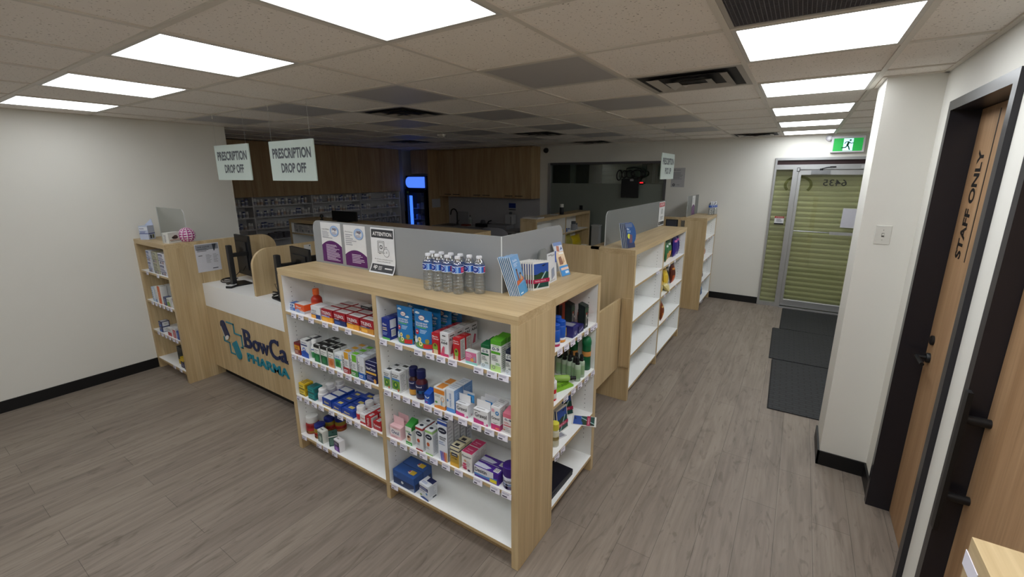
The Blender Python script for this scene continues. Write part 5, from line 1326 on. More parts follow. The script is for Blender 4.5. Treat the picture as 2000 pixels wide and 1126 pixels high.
carton('orange and black tall carded pack standing at the back of the end-cap', 0.80, 0.925, z, 0.185, 0.02, '#c2502c', [('r', 0.02, 0.66, 1, 0.8, '#241c1a'), txt('20', 0.12, 0.68, 0.14, 0.08, '#d8d0c8'), ('e', 0.42, 0.72, 0.06, 0.04, '#d8d0c8'), ('r', 0.55, 0.72, 0.95, 0.76, '#a09890'), ('r', 0.0, 0.0, 0.3, 0.62, '#2a1c1a')], (), (), [('r', 0, 0, 1, 0.7, '#2a1c1a')], y=-0.20, face='x', cat='carded pack', name='carded_pack')
jar('small orange tin at the far end of the upper end-cap shelf', -0.085, 0.895, z, 0.030, 0.085, '#c8502a', '#b8462a', 0.15, 0.9, [(0.2, 0.7, '#2a1a18')], name='repellent_tin', cat='tin')
z = 0.763
def spray(lab, x, y, group=None):
    t = thing('spray_bottle', lab, 'spray bottle', (x, y, z), R.uniform(0, 3), group)
    MB().lathe([(0.0185, 0), (0.0205, 0.003), (0.0205, 0.098), (0.018, 0.104), (0.012, 0.107)], paint('#aebfaa', 0.25, 0.04), 18).lathe([(0.0207, 0.02), (0.0208, 0.021), (0.0208, 0.078), (0.0207, 0.079)], paint('#8fae86', 0.35), 18).build('body', t)
    m = MB().lathe([(0.0135, 0.107), (0.0135, 0.119), (0.0105, 0.121), (0.0105, 0.143), (0.008, 0.146)], BLACK, 16)
    m.build('pump_cap', t)
SPL = ('front row, nearest the corner panel', 'front row, second', 'front row, third', 'front row, fourth', 'front row, beside the tall green can')
front = ((-0.168, 0.752), (-0.128, 0.748), (-0.090, 0.744), (-0.055, 0.740), (-0.028, 0.722))
for k, (x, y) in enumerate(front): spray('clear green spray bottle with black pump, ' + SPL[k] + '', x, y)
for k, (x, y) in enumerate(((-0.150, 0.805), (-0.108, 0.800), (-0.068, 0.795), (-0.030, 0.785))):
    spray('clear green spray bottle with black pump in the rear row, %s of four' % ('deepest', 'second', 'third', 'outermost')[k], x, y)
def aerosol(lab, x, y, h):
    t = thing('aerosol_can', lab, 'aerosol can', (x, y, z))
    g = paint('#14603a', 0.3)
    m = MB().lathe([(0.026, 0), (0.028, 0.003), (0.028, h * 0.72), (0.026, h * 0.74)], g, 22)
    m.lathe([(0.0282, h * 0.40), (0.0283, h * 0.402), (0.0283, h * 0.58), (0.0282, h * 0.582)], paint('#1f4a30'), 22)
    m.build('can_body', t)
    m = MB().lathe([(0.029, 0), (0.030, 0.01), (0.030, h * 0.12), (0.024, h * 0.21), (0.012, h * 0.25)], paint('#146b42', 0.35), 22)
    m.build('cap', t, (0, 0, h * 0.74))
    p = MB()
    p.lathe([(0.0286, h * 0.42), (0.0287, h * 0.425), (0.0287, h * 0.56), (0.0286, h * 0.562)], paint('#c88a4a'), 22)
    p.build('label_band', t)
aerosol('tall dark green repellent can at the far end of the end-cap', -0.050, 0.905, 0.225)
aerosol('dark green repellent can deeper on the shelf behind the pumps', -0.130, 0.880, 0.225)
aerosol('dark green repellent can at the very back of the end-cap', -0.205, 0.860, 0.215)
m = MB().box(-0.075, 0.075, -0.05, 0.05, 0, 0.012, paint('#7fb32e'))
printed(m, (-0.075, -0.05, 0.012), (1, 0, 0), (0, 1, 0), 0.15, 0.1, [('t', 'NATUREN', 0.1, 0.2, 0.8, 0.24, '#2f4a16', 0.04), ('l', 0.1, 0.6, 0.9, 0.9, 2, '#b8d87a')])
tag(m.build('repellent_card', loc=(-0.085, 0.585, z + 0.0006), rz=0.55 + math.pi / 2 - 0.9), 'flat bright green repellent pack lying at the front of the end-cap shelf', 'pack')
t = thing('spray_bottle', 'clear green spray bottle lying on its side on the bright green pack', 'spray bottle', (-0.135, 0.60, z + 0.034), rot=(math.pi / 2, 0, 2.2))
MB().lathe([(0.0185, 0), (0.0205, 0.003), (0.0205, 0.098), (0.012, 0.107)], paint('#9cc060', 0.25), 18).build('body', t)
MB().lathe([(0.0135, 0.107), (0.0135, 0.119), (0.0105, 0.121), (0.0105, 0.143)], BLACK, 14).build('pump_cap', t)
jar('white and red lotion bottle close behind the corner panel on the end-cap', -0.052, 0.430, z, 0.030, 0.135, '#c21f2c', '#e2e2e2', 0.16, 0.6, [(0.62, 0.98, '#dcdcdc'), (0.12, 0.4, '#d8d8d8')], neck=1, name='lotion_bottle', cat='bottle')
z = 0.444
def travel_print(mb, w, h, o, rx, up):
    printed(mb, o, rx, up, w, h, [('r', 0.06, 0.07, 0.94, 0.93, '#16251c'), ('r', 0.06, 0.55, 0.94, 0.93, '#2b4f9e'), ('p', [(0.06, 0.5), (0.5, 0.62), (0.94, 0.52), (0.94, 0.35), (0.06, 0.3)], '#24402a'), ('p', [(0.18, 0.07), (0.26, 0.07), (0.80, 0.62), (0.74, 0.64)], '#9fc4c4'), ('p', [(0.3, 0.07), (0.94, 0.07), (0.94, 0.6), (0.80, 0.62)], '#17453f'),
            ('r', 0, 0.24, 1, 0.38, '#a81e4a'), ('t', 'TRAVEL HEALTH', 0.1, 0.285, 0.66, 0.05, '#e6c8d2', 0.03), ('p', [(0.5, 0.85), (0.62, 0.82), (0.8, 0.9), (0.62, 0.88)], '#12203a')])
def booklet(w, h, t):
    m = MB().box(-w / 2, w / 2, 0, t, 0, h, paint('#dcdad6', 0.5))
    travel_print(m, w, h, (-w / 2, 0, 0), (1, 0, 0), (0, 0, 1))
    return m
proto = booklet(0.115, 0.155, 0.004)
bk = tag(proto.build('travel_booklet', loc=(-0.128, 0.800, z + 0.0005), rot=(-0.30, 0, math.pi / 2 - 0.55)), 'travel booklet leaning open faced at the back of the end-cap shelf', 'booklet')
for k in range(4):
    c = bk.copy(); COL.objects.link(c); c.location = (-0.072 - 0.014 * k, 0.640 - 0.004 * k, z + 0.0005); c.rotation_euler = (-0.12, 0, math.pi / 2 - 0.12)
    c['label'] = 'travel booklet in the leaning batch on the end-cap, %s from the front' % ('first', 'second', 'third', 'fourth')[k]
c = bk.copy(); COL.objects.link(c); c.location = (-0.055, 0.862, z + 0.006); c.rotation_euler = (-math.pi / 2, 0, math.pi / 2 + 0.35)
c.location = (0.062, 0.842, z + 0.0008)
c['label'] = 'travel booklet lying flat and poking out over the end-cap shelf edge'
jar('white stick tube with yellow cap at the near end of the lower end-cap shelf', -0.050, 0.480, z, 0.026, 0.148, '#d5d4c8', '#d8d04a', 0.27, 0.95, [(0.1, 0.9, '#cfcbb2'), (0.4, 0.62, '#b8a04a')], name='sunscreen_stick', cat='tube', n=18)
m = MB().box(-0.045, 0.045, -0.03, 0.03, 0, 0.003, paint('#cfcfd2')); printed(m, (-0.045, -0.03, 0.003), (1, 0, 0), (0, 1, 0), 0.09, 0.06, [('r', 0.1, 0.1, 0.9, 0.9, '#8a8a94')])
tag(m.build('small_card', loc=(-0.075, 0.575, z + 0.0006), rz=1.2), 'small grey card lying behind the yellow capped tube', 'card')
z = 0.123
for k, lab in enumerate(('navy binder lying flat at the bottom of the end-cap, lower one', 'navy binder lying flat on its twin at the bottom of the end-cap')):
    m = MB().box(-0.13, 0.13, -0.15, 0.15, 0, 0.022, paint('#0c0d1c', 0.35)).box(-0.124, 0.1305, -0.145, 0.145, 0.004, 0.018, paint('#2a2a30', 0.6))
    tag(m.build('binder', loc=(-0.155, 0.540, z + 0.0005 + 0.0225 * k), rz=-0.02 - 0.03 * k), lab, 'binder')

# ================================================================== ON TOP OF THE BIG SHELF
def water_bottle_proto(loc, label, s=1.0):
    t = thing('water_bottle', label, 'water bottle', loc, 0)
    prof = [(0.022, 0.0), (0.028, 0.003), (0.031, 0.010), (0.0315, 0.018)]
    z = 0.022
    for k in range(4):
        prof += [(0.0315, z), (0.0298, z + 0.004), (0.0315, z + 0.008), (0.0315, z + 0.015)]; z += 0.0165
    prof += [(0.0285, 0.092), (0.0275, 0.100), (0.0292, 0.110), (0.0306, 0.116), (0.0306, 0.148), (0.031, 0.151), (0.0292, 0.160), (0.022, 0.176), (0.0135, 0.187), (0.0125, 0.190)]
    MB().lathe(prof, WATER, 28).build('bottle_body', t)
    lb = MB()
    a0 = -1.9
    def band(u0, u1, z0, z1, mat, off):
        n = max(2, int(40 * (u1 - u0)))
        vs = []
        for i in range(n + 1):
            a = a0 + 2 * math.pi * (u0 + (u1 - u0) * i / n)
            for zz in (z0, z1): vs.append(((0.0312 + off) * math.cos(a), (0.0312 + off) * math.sin(a), zz))
        lb.add(vs, [(2 * i, 2 * i + 2, 2 * i + 3, 2 * i + 1) for i in range(n)], mat, True)
    def blob(u, z, ru, rz, mat, off):
        n = 20; vs = []
        for i in range(n):
            w = 2 * math.pi * i / n
            a = a0 + 2 * math.pi * (u + ru * math.cos(w)); vs.append(((0.0312 + off) * math.cos(a), (0.0312 + off) * math.sin(a), z + rz * math.sin(w)))
        c = (((0.0312 + off) * math.cos(a0 + 2 * math.pi * u)), (0.0312 + off) * math.sin(a0 + 2 * math.pi * u), z)
        lb.add([c] + vs, [(0, 1 + i, 1 + (i + 1) % n) for i in range(n)], mat, True)
    band(0, 1, 0.114, 0.150, paint('#2d63c0', 0.3), 0)
    band(0, 1, 0.1135, 0.1165, paint('#cfdaec', 0.3), 0.0002); band(0, 1, 0.1475, 0.1505, paint('#cfdaec', 0.3), 0.0002)
    blob(0.02, 0.132, 0.115, 0.0185, paint('#d5dff0', 0.3), 0.0004)
    blob(0.02, 0.132, 0.095, 0.0150, paint('#1a2a86', 0.3), 0.0008)
    band(0.145, 0.20, 0.117, 0.147, paint('#8fb8e8', 0.3), 0.0004)
    band(0.27, 0.42, 0.118, 0.146, paint('#c23058', 0.3), 0.0005)
    band(0.29, 0.40, 0.128, 0.131, paint('#e0a0b4', 0.3), 0.0008); band(0.29, 0.40, 0.136, 0.139, paint('#e0a0b4', 0.3), 0.0008)
    band(-0.03, 0.07, 0.134, 0.1375, paint('#c9d2ee', 0.3), 0.0012); band(-0.02, 0.06, 0.127, 0.130, paint('#c9d2ee', 0.3), 0.0012)
    lb.build('label_wrap', t)
    c = MB().lathe([(0.0148, 0.188), (0.0150, 0.190), (0.0150, 0.199), (0.0135, 0.2015)], paint('#dfe0e6', 0.4), 20)
    for i in range(20):
        a = 2 * math.pi * i / 20
        c.tube([(0.015 * math.cos(a), 0.015 * math.sin(a), 0.1895), (0.015 * math.cos(a), 0.015 * math.sin(a), 0.1985)], 0.0006, paint('#d0d1d8', 0.4), 4)
    c.build('cap', t)
    return t
BOT = [(-0.672, 0.146, 'front row, leftmost'), (-0.610, 0.152, 'front row, second from the left'), (-0.546, 0.158, 'front row, third from the left'), (-0.476, 0.160, 'front row, standing furthest forward'),
       (-0.448, 0.224, 'rear row, second from the right'), (-0.385, 0.226, 'far right of the bunch, standing clear'), (-0.700, 0.210, 'rear row, leftmost'), (-0.638, 0.216, 'rear row, second from the left'), (-0.575, 0.222, 'rear row, third from the left'), (-0.511, 0.225, 'rear row, middle, behind the foremost bottle')]
wb = None
for x, y, s in BOT:
    lab = 'water bottle with blue label on the big shelf, ' + s
    if wb is None: wb = water_bottle_proto((x, y, H + 0.0005), lab)
    else: dup(wb, (x, y, H + 0.0005), lab, rz=R.uniform(-0.15, 0.15))

# blue leaflets leaning against the short screen
def leaflet(w, h, t, specs, base='#dfe2e6'):
    m = MB().box(-w / 2, w / 2, 0, t, 0, h, paint(base, 0.4))
    printed(m, (-w / 2, 0, 0), (1, 0, 0), (0, 0, 1), w, h, specs)
    return m
blue = [('r', 0, 0, 1, 1, '#6f9fd0'), ('r', 0, 0, 1, 0.27, '#4f93c4'), ('p', [(0, 0.26), (0.9, 0.34), (0.9, 0.42), (0.1, 0.38)], '#c8632e'), ('p', [(0.3, 0.36), (0.45, 0.36), (0.4, 0.62), (0.3, 0.6)], '#8a5a48'), ('p', [(0.55, 0.36), (0.8, 0.36), (0.72, 0.5), (0.6, 0.5)], '#c9a07a'),
        ('e', 0.36, 0.64, 0.07, 0.03, '#5a3a2a'), ('e', 0.65, 0.52, 0.08, 0.03, '#3a2a20'), ('t', 'Safe', 0.15, 0.85, 0.5, 0.06, '#d8e6f4', 0.03), ('l', 0.15, 0.72, 0.7, 0.82, 3, '#c5daee'), ('r', 0.1, 0.04, 0.4, 0.07, '#d8e6f0')]
for k in range(7):
    o = leaflet(0.118, 0.21, 0.0028, blue if k == 0 else [('r', 0, 0, 1, 1, '#7fa8d0')]).build('leaflet', loc=(-0.180 - 0.0078 * k, 0.345 - 0.004 * k, H + 0.0006), rot=(-0.30 - 0.006 * k, 0, math.pi / 2 + 0.20))
    tag(o, 'blue travel leaflet leaning on the short screen, ' + ('foremost, showing its cover', 'second in the batch', 'third in the batch', 'fourth in the batch', 'fifth in the batch', 'sixth in the batch', 'last one against the screen')[k], 'leaflet')
for k in range(8):
    c = bk.copy(); COL.objects.link(c)
    c.location = (-0.150 - 0.0125 * k, 0.475 - 0.004 * k, H + 0.0006); c.rotation_euler = (-0.03 - 0.012 * k, 0, math.pi / 2 - 0.38 + 0.02 * k)
    c['label'] = 'travel health booklet standing on the big shelf top, ' + ('foremost, with mountain cover in full view', 'second in the standing batch', 'third in the standing batch', 'fourth in the standing batch', 'fifth in the standing batch', 'sixth in the standing batch', 'seventh in the standing batch', 'rearmost in the standing batch')[k]
m = leaflet(0.125, 0.175, 0.002, [('l', 0.1, 0.9, 0.6, 0.96, 1, '#777'), ('t', 'REPORT', 0.45, 0.87, 0.38, 0.05, '#55565c'), ('r', 0.86, 0.62, 1, 1, '#2f55b0'), ('p', [(0.4, 0.1), (0.75, 0.2), (0.7, 0.5), (0.4, 0.45)], '#8a93a8'), ('l', 0.2, 0.04, 0.9, 0.1, 1, '#aaa')], '#d4d6da')
tag(m.build('leaflet', loc=(-0.175, 0.655, H + 0.0006), rot=(-0.06, 0, math.pi / 2 + 0.08)), 'white report sheet with a blue corner, behind the standing travel booklets', 'leaflet')
hd = MB().prism(rounded(None, 0.105, 0.19, (0.01, 0.01, 0.03, 0.03)), lambda u, v, s: (u, s, v), 0, 0.003, CLEAR)
hd.box(0, 0.105, -0.03, 0, 0, 0.004, CLEAR)
tag(hd.build('leaflet_holder', loc=(-0.245, 0.60, H + 0.0006), rz=math.pi / 2), 'clear rounded leaflet holder against the short screen', 'leaflet holder')
bro = [('r', 0, 0, 1, 1, '#e0c8a8'), ('r', 0, 0.72, 1, 1, '#c9cfdc'), ('r', 0, 0.9, 1, 1, '#6f86b8'), ('p', [(0.2, 0.74), (0.5, 0.72), (0.6, 0.88), (0.3, 0.9)], '#b0705a'), ('p', [(0.6, 0.76), (0.9, 0.78), (0.85, 0.86)], '#4a5a8c'), ('r', 0.35, 0.64, 0.9, 0.69, '#e8e6e2'), ('p', [(0.15, 0.34), (0.55, 0.34), (0.5, 0.58), (0.2, 0.56)], '#8a5e48'), ('p', [(0.55, 0.36), (0.8, 0.4), (0.7, 0.56)], '#cfa880'), ('r', 0, 0, 1, 0.3, '#3f8ccf'), ('r', 0.1, 0.17, 1, 0.24, '#dcc0b0'), ('r', 0.5, 0.06, 0.9, 0.13, '#cfe0f0')]
tag(leaflet(0.090, 0.215, 0.006, bro).build('leaflet', loc=(-0.186, 0.852, H + 0.0006), rot=(-0.36, 0, math.pi / 2 - 0.12)), 'tall beige and blue family leaflet leaning at the far end of the short screen', 'leaflet')

# ================================================================== CORNER SHELF BY THE LEFT WALL
def plain(lab, x0, x1, z, h, d, base, specs, y=0.014, top=(), side=(), back=0, short=None, rz=0.0):
    carton(lab, x0, x1, z, h, d, base, specs, top, side, y=y, back=back, short=short, rz=rz)
z = 1.066
for nm, x0, x1, b1, c1 in (('white and blue needle box', -4.352, -4.250, '#ced2de', '#3a4a8c'), ('grey green needle box', -4.215, -4.090, '#b5b49e', '#6a6a4c'), ('white and navy needle box', -4.060, -3.920, '#d5d5de', '#2d346a')):
    for lv, (zz, hh) in enumerate(((z, 0.108), (z + 0.1085, 0.108))):
        plain('%s on the corner shelf, %s of its stack' % (nm, ('lower one', 'upper one')[lv]), x0, x1, zz, hh, 0.12, b1, [('r', 0.05, 0.72, 0.7, 0.92, c1), ('t', 'Needles', 0.12, 0.76, 0.5, 0.11, '#dfe2ea', 0.03), ('l', 0.08, 0.42, 0.9, 0.66, 2, c1), ('r', 0, 0.3, 1, 0.36, c1), ('r', 0.2, 0.06, 0.45, 0.26, '#6a6f80'), ('r', 0.55, 0.06, 0.85, 0.26, '#a08a90')])
z = 0.755
plain('pale blue box at the left of the second corner shelf', -4.40, -4.33, z, 0.15, 0.05, '#b5c8de', [('r', 0.5, 0.2, 0.9, 0.9, '#dfe6ee'), ('l', 0.1, 0.1, 0.4, 0.8, 5, '#6a8ab4')])
plain('tall white box beside the orange one on the corner shelf', -4.315, -4.255, z, 0.165, 0.05, '#dcdcda', [('l', 0.2, 0.2, 0.8, 0.8, 6, '#b5b5b2'), ('r', 0, 0, 0.4, 0.2, '#4a78b8')])
plain('bright orange and white box on the second corner shelf', -4.24, -4.15, z, 0.180, 0.05, '#d8d8d6', [('p', [(0, 0), (0.75, 0), (0.65, 1), (0, 1)], '#d4662c'), ('l', 0.15, 0.3, 0.5, 0.7, 4, '#e8b490')], back=1, short='orange and white corner shelf box')
plain('white box with brown stripe at the back of the second corner shelf', -4.11, -4.03, z, 0.185, 0.04, '#cfcfcd', [('r', 0.1, 0, 0.3, 1, '#8a5a40')], y=0.15)
plain('white box with rust stripe at the back right of the second corner shelf', -3.99, -3.91, z, 0.180, 0.04, '#c9c9c7', [('r', 0.6, 0, 0.8, 1, '#a0604a')], y=0.15)
plain('small navy box beside the orange one on the corner shelf', -4.13, -4.07, z, 0.085, 0.05, '#3a4266', [('l', 0.1, 0.2, 0.9, 0.8, 5, '#9aa2c4'), ('r', 0, 0, 0.3, 0.3, '#b84a3a')])
plain('white box with green patch on the second corner shelf', -4.055, -3.965, z, 0.085, 0.06, '#d0d2cc', [('e', 0.45, 0.3, 0.4, 0.34, '#7fa04a'), ('r', 0, 0, 1, 0.08, '#b04a3a'), ('l', 0.1, 0.7, 0.9, 0.9, 1, '#777')])
plain('white and purple box at the right end of the second corner shelf', -3.945, -3.868, z, 0.10, 0.06, '#d2cfd4', [('p', [(0.4, 1), (1, 1), (1, 0), (0.8, 0)], '#4a2a60'), ('e', 0.3, 0.35, 0.22, 0.25, '#e0e0e0')])
z = 0.432
for k, nm in enumerate(('lower', 'upper')):
    plain('small navy and blue box on the third corner shelf, %s of the pair' % nm, -4.385, -4.315, z + 0.0555 * k, 0.055, 0.07, '#2a2f5c', [('r', 0.05, 0.1, 0.9, 0.45, '#3a62b0'), ('l', 0.1, 0.6, 0.8, 0.85, 1, '#a8b0d0')], top=[('r', 0.1, 0.1, 0.9, 0.9, '#c0c2ca')], side=[('r', 0.1, 0.1, 0.9, 0.9, '#c4c6ce'), ('b', 0.3, 0.2, 0.7, 0.8)])
plain('white box with red base on the third corner shelf', -4.175, -4.085, z, 0.085, 0.06, '#d6d4d4', [('r', 0, 0, 1, 0.45, '#b0242e'), ('l', 0.1, 0.6, 0.8, 0.85, 2, '#8a8a90')], back=1, short='white corner shelf box with red base')
plain('tall red and white box on the third corner shelf', -4.055, -3.985, z, 0.105, 0.05, '#d6d4d4', [('r', 0.1, 0, 1, 0.8, '#b3323a'), ('T', 'RELIEF', 0.4, 0.1, 0.3, 0.6, '#e8dcdc')])
plain('blue box right of the red ones on the third corner shelf', -3.965, -3.915, z, 0.085, 0.05, '#1f3c8e', [('l', 0.15, 0.3, 0.85, 0.8, 3, '#9ab0e0')], back=1, short='blue corner shelf box')
plain('dark blue box at the right end of the third corner shelf', -3.905, -3.866, z, 0.088, 0.05, '#222a5a', [('l', 0.15, 0.2, 0.85, 0.8, 3, '#8f9ac8')])
z = 0.118
plain('tall black box on the bottom corner shelf', -4.15, -4.02, z, 0.19, 0.05, '#131412', [('r', 0, 0, 1, 0.28, '#c9a81e'), ('l', 0.15, 0.5, 0.85, 0.85, 3, '#3a3c38')], y=0.05)
plain('yellow and navy box in front of the tall black one', -4.03, -3.945, z, 0.11, 0.06, '#c9a81e', [('r', 0, 0, 1, 0.6, '#231c3c'), ('l', 0.15, 0.12, 0.85, 0.5, 3, '#8a86a4')], y=0.025)
plain('dark box at the right end of the bottom corner shelf', -3.935, -3.872, z, 0.085, 0.05, '#1c1a34', [('l', 0.15, 0.12, 0.85, 0.8, 4, '#8a86a4')], y=0.018)
# on top of it
def top_box(lab, loc, rz, w, d, h, base, front, side, hang=0):
    m = pack_mesh(w, d, h, base, front, (), side, side, hang=0)
    if hang:
        m.prism([(-w / 2, h), (w / 2, h), (w / 2 - 0.012, h + hang)], lambda u, v, s: (u, s, v), d / 2 - 0.002, d / 2, paint(base))
    tag(m.build('medicine_box', loc=loc, rz=rz), lab, 'medicine box')
top_box('blue and white needle box with raised corner card on top of the corner shelf', (-4.415, 0.075, H + 0.0005), 0.62, 0.085, 0.085, 0.135, '#b9c2d8', [('r', 0.05, 0.68, 0.95, 0.92, '#d8dce4'), ('t', 'Needles', 0.1, 0.76, 0.5, 0.09, '#2a3a7c', 0.03), ('l', 0.1, 0.4, 0.8, 0.62, 3, '#5a6aa4'), ('r', 0, 0.42, 1, 0.46, '#3a4a94')], [('r', 0, 0.4, 1, 0.46, '#2f3f8c'), ('r', 0.2, 0.08, 0.45, 0.34, '#30343c'), ('r', 0.55, 0.08, 0.8, 0.34, '#6a6a40')], hang=0.065)
top_box('white box with a shoe picture on top of the corner shelf', (-3.925, 0.108, H + 0.0005), 0.30, 0.075, 0.125, 0.098, '#d3d3ce', [('T', 'INSOLES', 0.3, 0.1, 0.3, 0.7, '#55586a'), ('r', 0, 0, 0.2, 1, '#b5b8b4')], [('e', 0.5, 0.52, 0.24, 0.14, '#3a2420'), ('e', 0.55, 0.64, 0.14, 0.1, '#55403a'), ('p', [(0.1, 0.26), (0.9, 0.3), (0.9, 0.36), (0.1, 0.34)], '#b08a78'), ('p', [(0.14, 0.16), (0.9, 0.2), (0.9, 0.24), (0.14, 0.2)], '#3a3030')])
def striped_ball():
    t = thing('piggy_bank', 'round magenta and white striped ornament on the corner shelf top', 'ornament', (-3.905, 0.222, H + 0.0005))
    ma, wh = paint('#a8187c', 0.5), paint('#e6dbe4', 0.5)
    m = MB()
    n, rows, r = 32, 15, 0.066
    prof = []
    for j in range(rows + 1):
        a = math.radians(-62 + 152 * j / rows)
        prof.append((max(0.001, r * math.cos(a)), 0.062 + r * 1.02 * math.sin(a)))
    z0 = prof[0][1]
    prof = [(a, b - z0) for a, b in prof]
    m.lathe(prof, ma, n, mats=[(ma, wh)[j % 2] for j in range(rows)])
    m.build('body', t)
    f = MB()
    for j in range(0, rows, 1):
        zc = (prof[j][1] + prof[j + 1][1]) / 2; rc = (prof[j][0] + prof[j + 1][0]) / 2
        for i in range(20):
            a = 2 * math.pi * (i + 0.5 * (j % 2)) / 20
            s = 0.0065
            f.lathe([(0.0008, -s), (s * 0.8, 0), (0.0008, s)], (ma, wh)[(i + j) % 2], 6, c=(rc * math.cos(a), rc * math.sin(a), zc))
    f.build('tuft', t)
striped_ball()

# ================================================================== ON THE SERVICE COUNTER
def monitor(label, loc, rz, w, h, zb, col_x, col_y, tilt=0.0):
    """desk monitor seen from behind: foot, column, arm and slab"""
    t = thing('monitor', label, 'monitor', loc, rz)
    MB().prism(rounded(None, 0.20, 0.17, (0.02,) * 4, 4), lambda u, v, s: (u - 0.1 + col_x, v - 0.04 + col_y, s), 0, 0.010, DARKPLASTIC).build('foot', t)
    MB().box(col_x - 0.028, col_x + 0.028, col_y - 0.02, col_y + 0.02, 0.010, 0.385, DARKPLASTIC).build('column', t, bevel=0.006)
    MB().box(col_x - 0.022, col_x + 0.022, col_y + 0.02, 0.155, 0.27, 0.305, BLACK).box(-0.05, 0.05, 0.145, 0.157, 0.24, 0.335, BLACK).build('arm', t)
    s = MB().box(-w / 2, w / 2, 0, 0.022, 0, h, DARKPLASTIC).box(-w / 2 + 0.04, w / 2 - 0.04, -0.012, 0, 0.06, h - 0.06, DARKPLASTIC)
    s.box(-w / 2 + 0.004, w / 2 - 0.004, 0.022, 0.0228, 0.012, h - 0.004, BLACKGLOSS)
    s.build('screen', t, (0, 0.157, zb), rot=(tilt, 0, 0), bevel=0.003)
    c = MB().tube([(col_x, col_y + 0.03, 0.09), (col_x + 0.06, col_y + 0.05, 0.14), (0.02, 0.13, 0.1), (0.06, 0.145, zb + 0.1)], 0.003, BLACK, 6)
    c.build('cable', t)
    return t
monitor('black monitor seen from behind on the white counter by the wall end panel', (-3.60, 0.398, 0.9668), -0.06, 0.30, 0.40, 0.055, 0.11, 0.0)
monitor('black monitor seen from behind, mostly hidden by the big shelf', (-2.53, 0.345, 0.9668), -0.12, 0.34, 0.40, 0.03, -0.06, 0.0)
def terminals():
    t = thing('card_terminal', 'small black and white card terminal at the foot of the first monitor', 'card terminal', (-3.405, 0.335, 0.9668), 0.5)
    MB().box(-0.03, 0.03, -0.05, 0.05, 0, 0.02, DARKPLASTIC).build('base', t, bevel=0.004)
    s = MB().box(-0.026, 0.026, -0.045, 0.03, 0.0205, 0.026, paint('#c9cacc', 0.4)).box(-0.02, 0.02, 0.0, 0.024, 0.0262, 0.027, paint('#3a3f44', 0.2))
    s.build('keypad', t)
    t = thing('cable_bundle', 'loop of black cable lying on the white counter near the wall', 'cable', (-3.68, 0.42, 0.9668))
    m = MB()
    for k in range(3):
        pts = [(0.085 * math.cos(a) + 0.01 * k, 0.05 * math.sin(a) + 0.012 * k, 0.006 + 0.006 * k + 0.012 * (1 + math.sin(a + k))) for a in [2 * math.pi * i / 18 for i in range(18)]]
        m.tube(pts, 0.0045, BLACK, 6, closed=True)
    m.build('loop', t)
    t = thing('cable_bundle', 'knot of black cable beside the second monitor foot', 'cable', (-2.66, 0.355, 0.9668))
    m = MB()
    for k in range(4):
        pts = [(0.06 * math.cos(a) + 0.008 * k, 0.035 * math.sin(a), 0.006 + 0.012 * k + 0.012 * (1 + math.sin(a * 1 + k))) for a in [2 * math.pi * i / 16 for i in range(16)]]
        m.tube(pts, 0.005, BLACK, 6, closed=True)
    m.tube([(0.02, 0.0, 0.06), (-0.06, 0.02, 0.115), (0.05, 0.03, 0.125), (0.09, 0.02, 0.06)], 0.003, BLACK, 6)
    m.build('loop', t)
    t = thing('monitor', 'wide black screen behind the divider, only its upper edge showing above the big shelf', 'monitor', (-2.60, 0.80, 0.9668), math.pi / 2)
    MB().prism(rounded(None, 0.2, 0.16, (0.02,) * 4, 4), lambda u, v, s: (u - 0.1, v - 0.08, s), 0, 0.01, DARKPLASTIC).build('foot', t)
    MB().box(-0.03, 0.03, -0.0, 0.02, 0.01, 0.2, DARKPLASTIC).build('column', t)
    MB().box(-0.24, 0.24, -0.022, 0, 0.05, 0.333, DARKPLASTIC).box(-0.235, 0.235, -0.0228, -0.022, 0.062, 0.328, BLACKGLOSS).build('screen', t)
terminals()

# ================================================================== SNACKS
def snack_bag(lab, loc, rz, w, h, c1, c2, c3, puff=0.035, lean=0.0, group=None, rotx=0.0):
    m = MB()
    nu, nv = 8, 10
    a, b, c = paint(c1, 0.3), paint(c2, 0.3), paint(c3, 0.3)
    def P(u, v, s):
        q = (math.sin(math.pi * u) ** 0.55) * (math.sin(math.pi * min(max(v, 0.0), 1.0)) ** 0.55)
        return ((u - 0.5) * w * (1 - 0.06 * math.sin(math.pi * v)), s * (0.001 + puff * q * (1 + 0.08 * math.sin(9 * u + 5 * v))), v * h)
    for s in (-1, 1):
        vs = [P(i / nu, j / nv, s) for j in range(nv + 1) for i in range(nu + 1)]
        o = len(m.v); m.v += vs
        for j in range(nv):
            for i in range(nu):
                q = (j * (nu + 1) + i, j * (nu + 1) + i + 1, (j + 1) * (nu + 1) + i + 1, (j + 1) * (nu + 1) + i)
                m.f.append(tuple(o + k for k in (q if s < 0 else q[::-1])))
                v = (j + 0.5) / nv
                m.m.append(m.mi(b if v < 0.4 and 0.1 < i / nu < 0.9 else (c if 0.55 < v < 0.8 and 1 <= i < nu - 1 and j % 2 else a))); m.s.append(True)
    rim = [P(i / nu, 0, -1) for i in range(nu + 1)] + [P(i / nu, 0, 1) for i in range(nu, -1, -1)]
    m.add(rim, [tuple(range(len(rim)))], a)
    rim = [P(i / nu, 1, -1) for i in range(nu + 1)] + [P(i / nu, 1, 1) for i in range(nu, -1, -1)]
    m.add(rim, [tuple(reversed(range(len(rim))))], a)
    for k in range(nu * 2):     # crimped seals
        x = (k / (2 * nu) - 0.5) * w
        for zz in (0.004, h - 0.012): m.box(x, x + w / (4.4 * nu), -0.0022, 0.0022, zz, zz + 0.009, a)
    return tag(m.build('snack_bag', loc=loc, rot=(rotx, 0, rz)), lab, 'snack bag', group)
RP = math.pi / 2
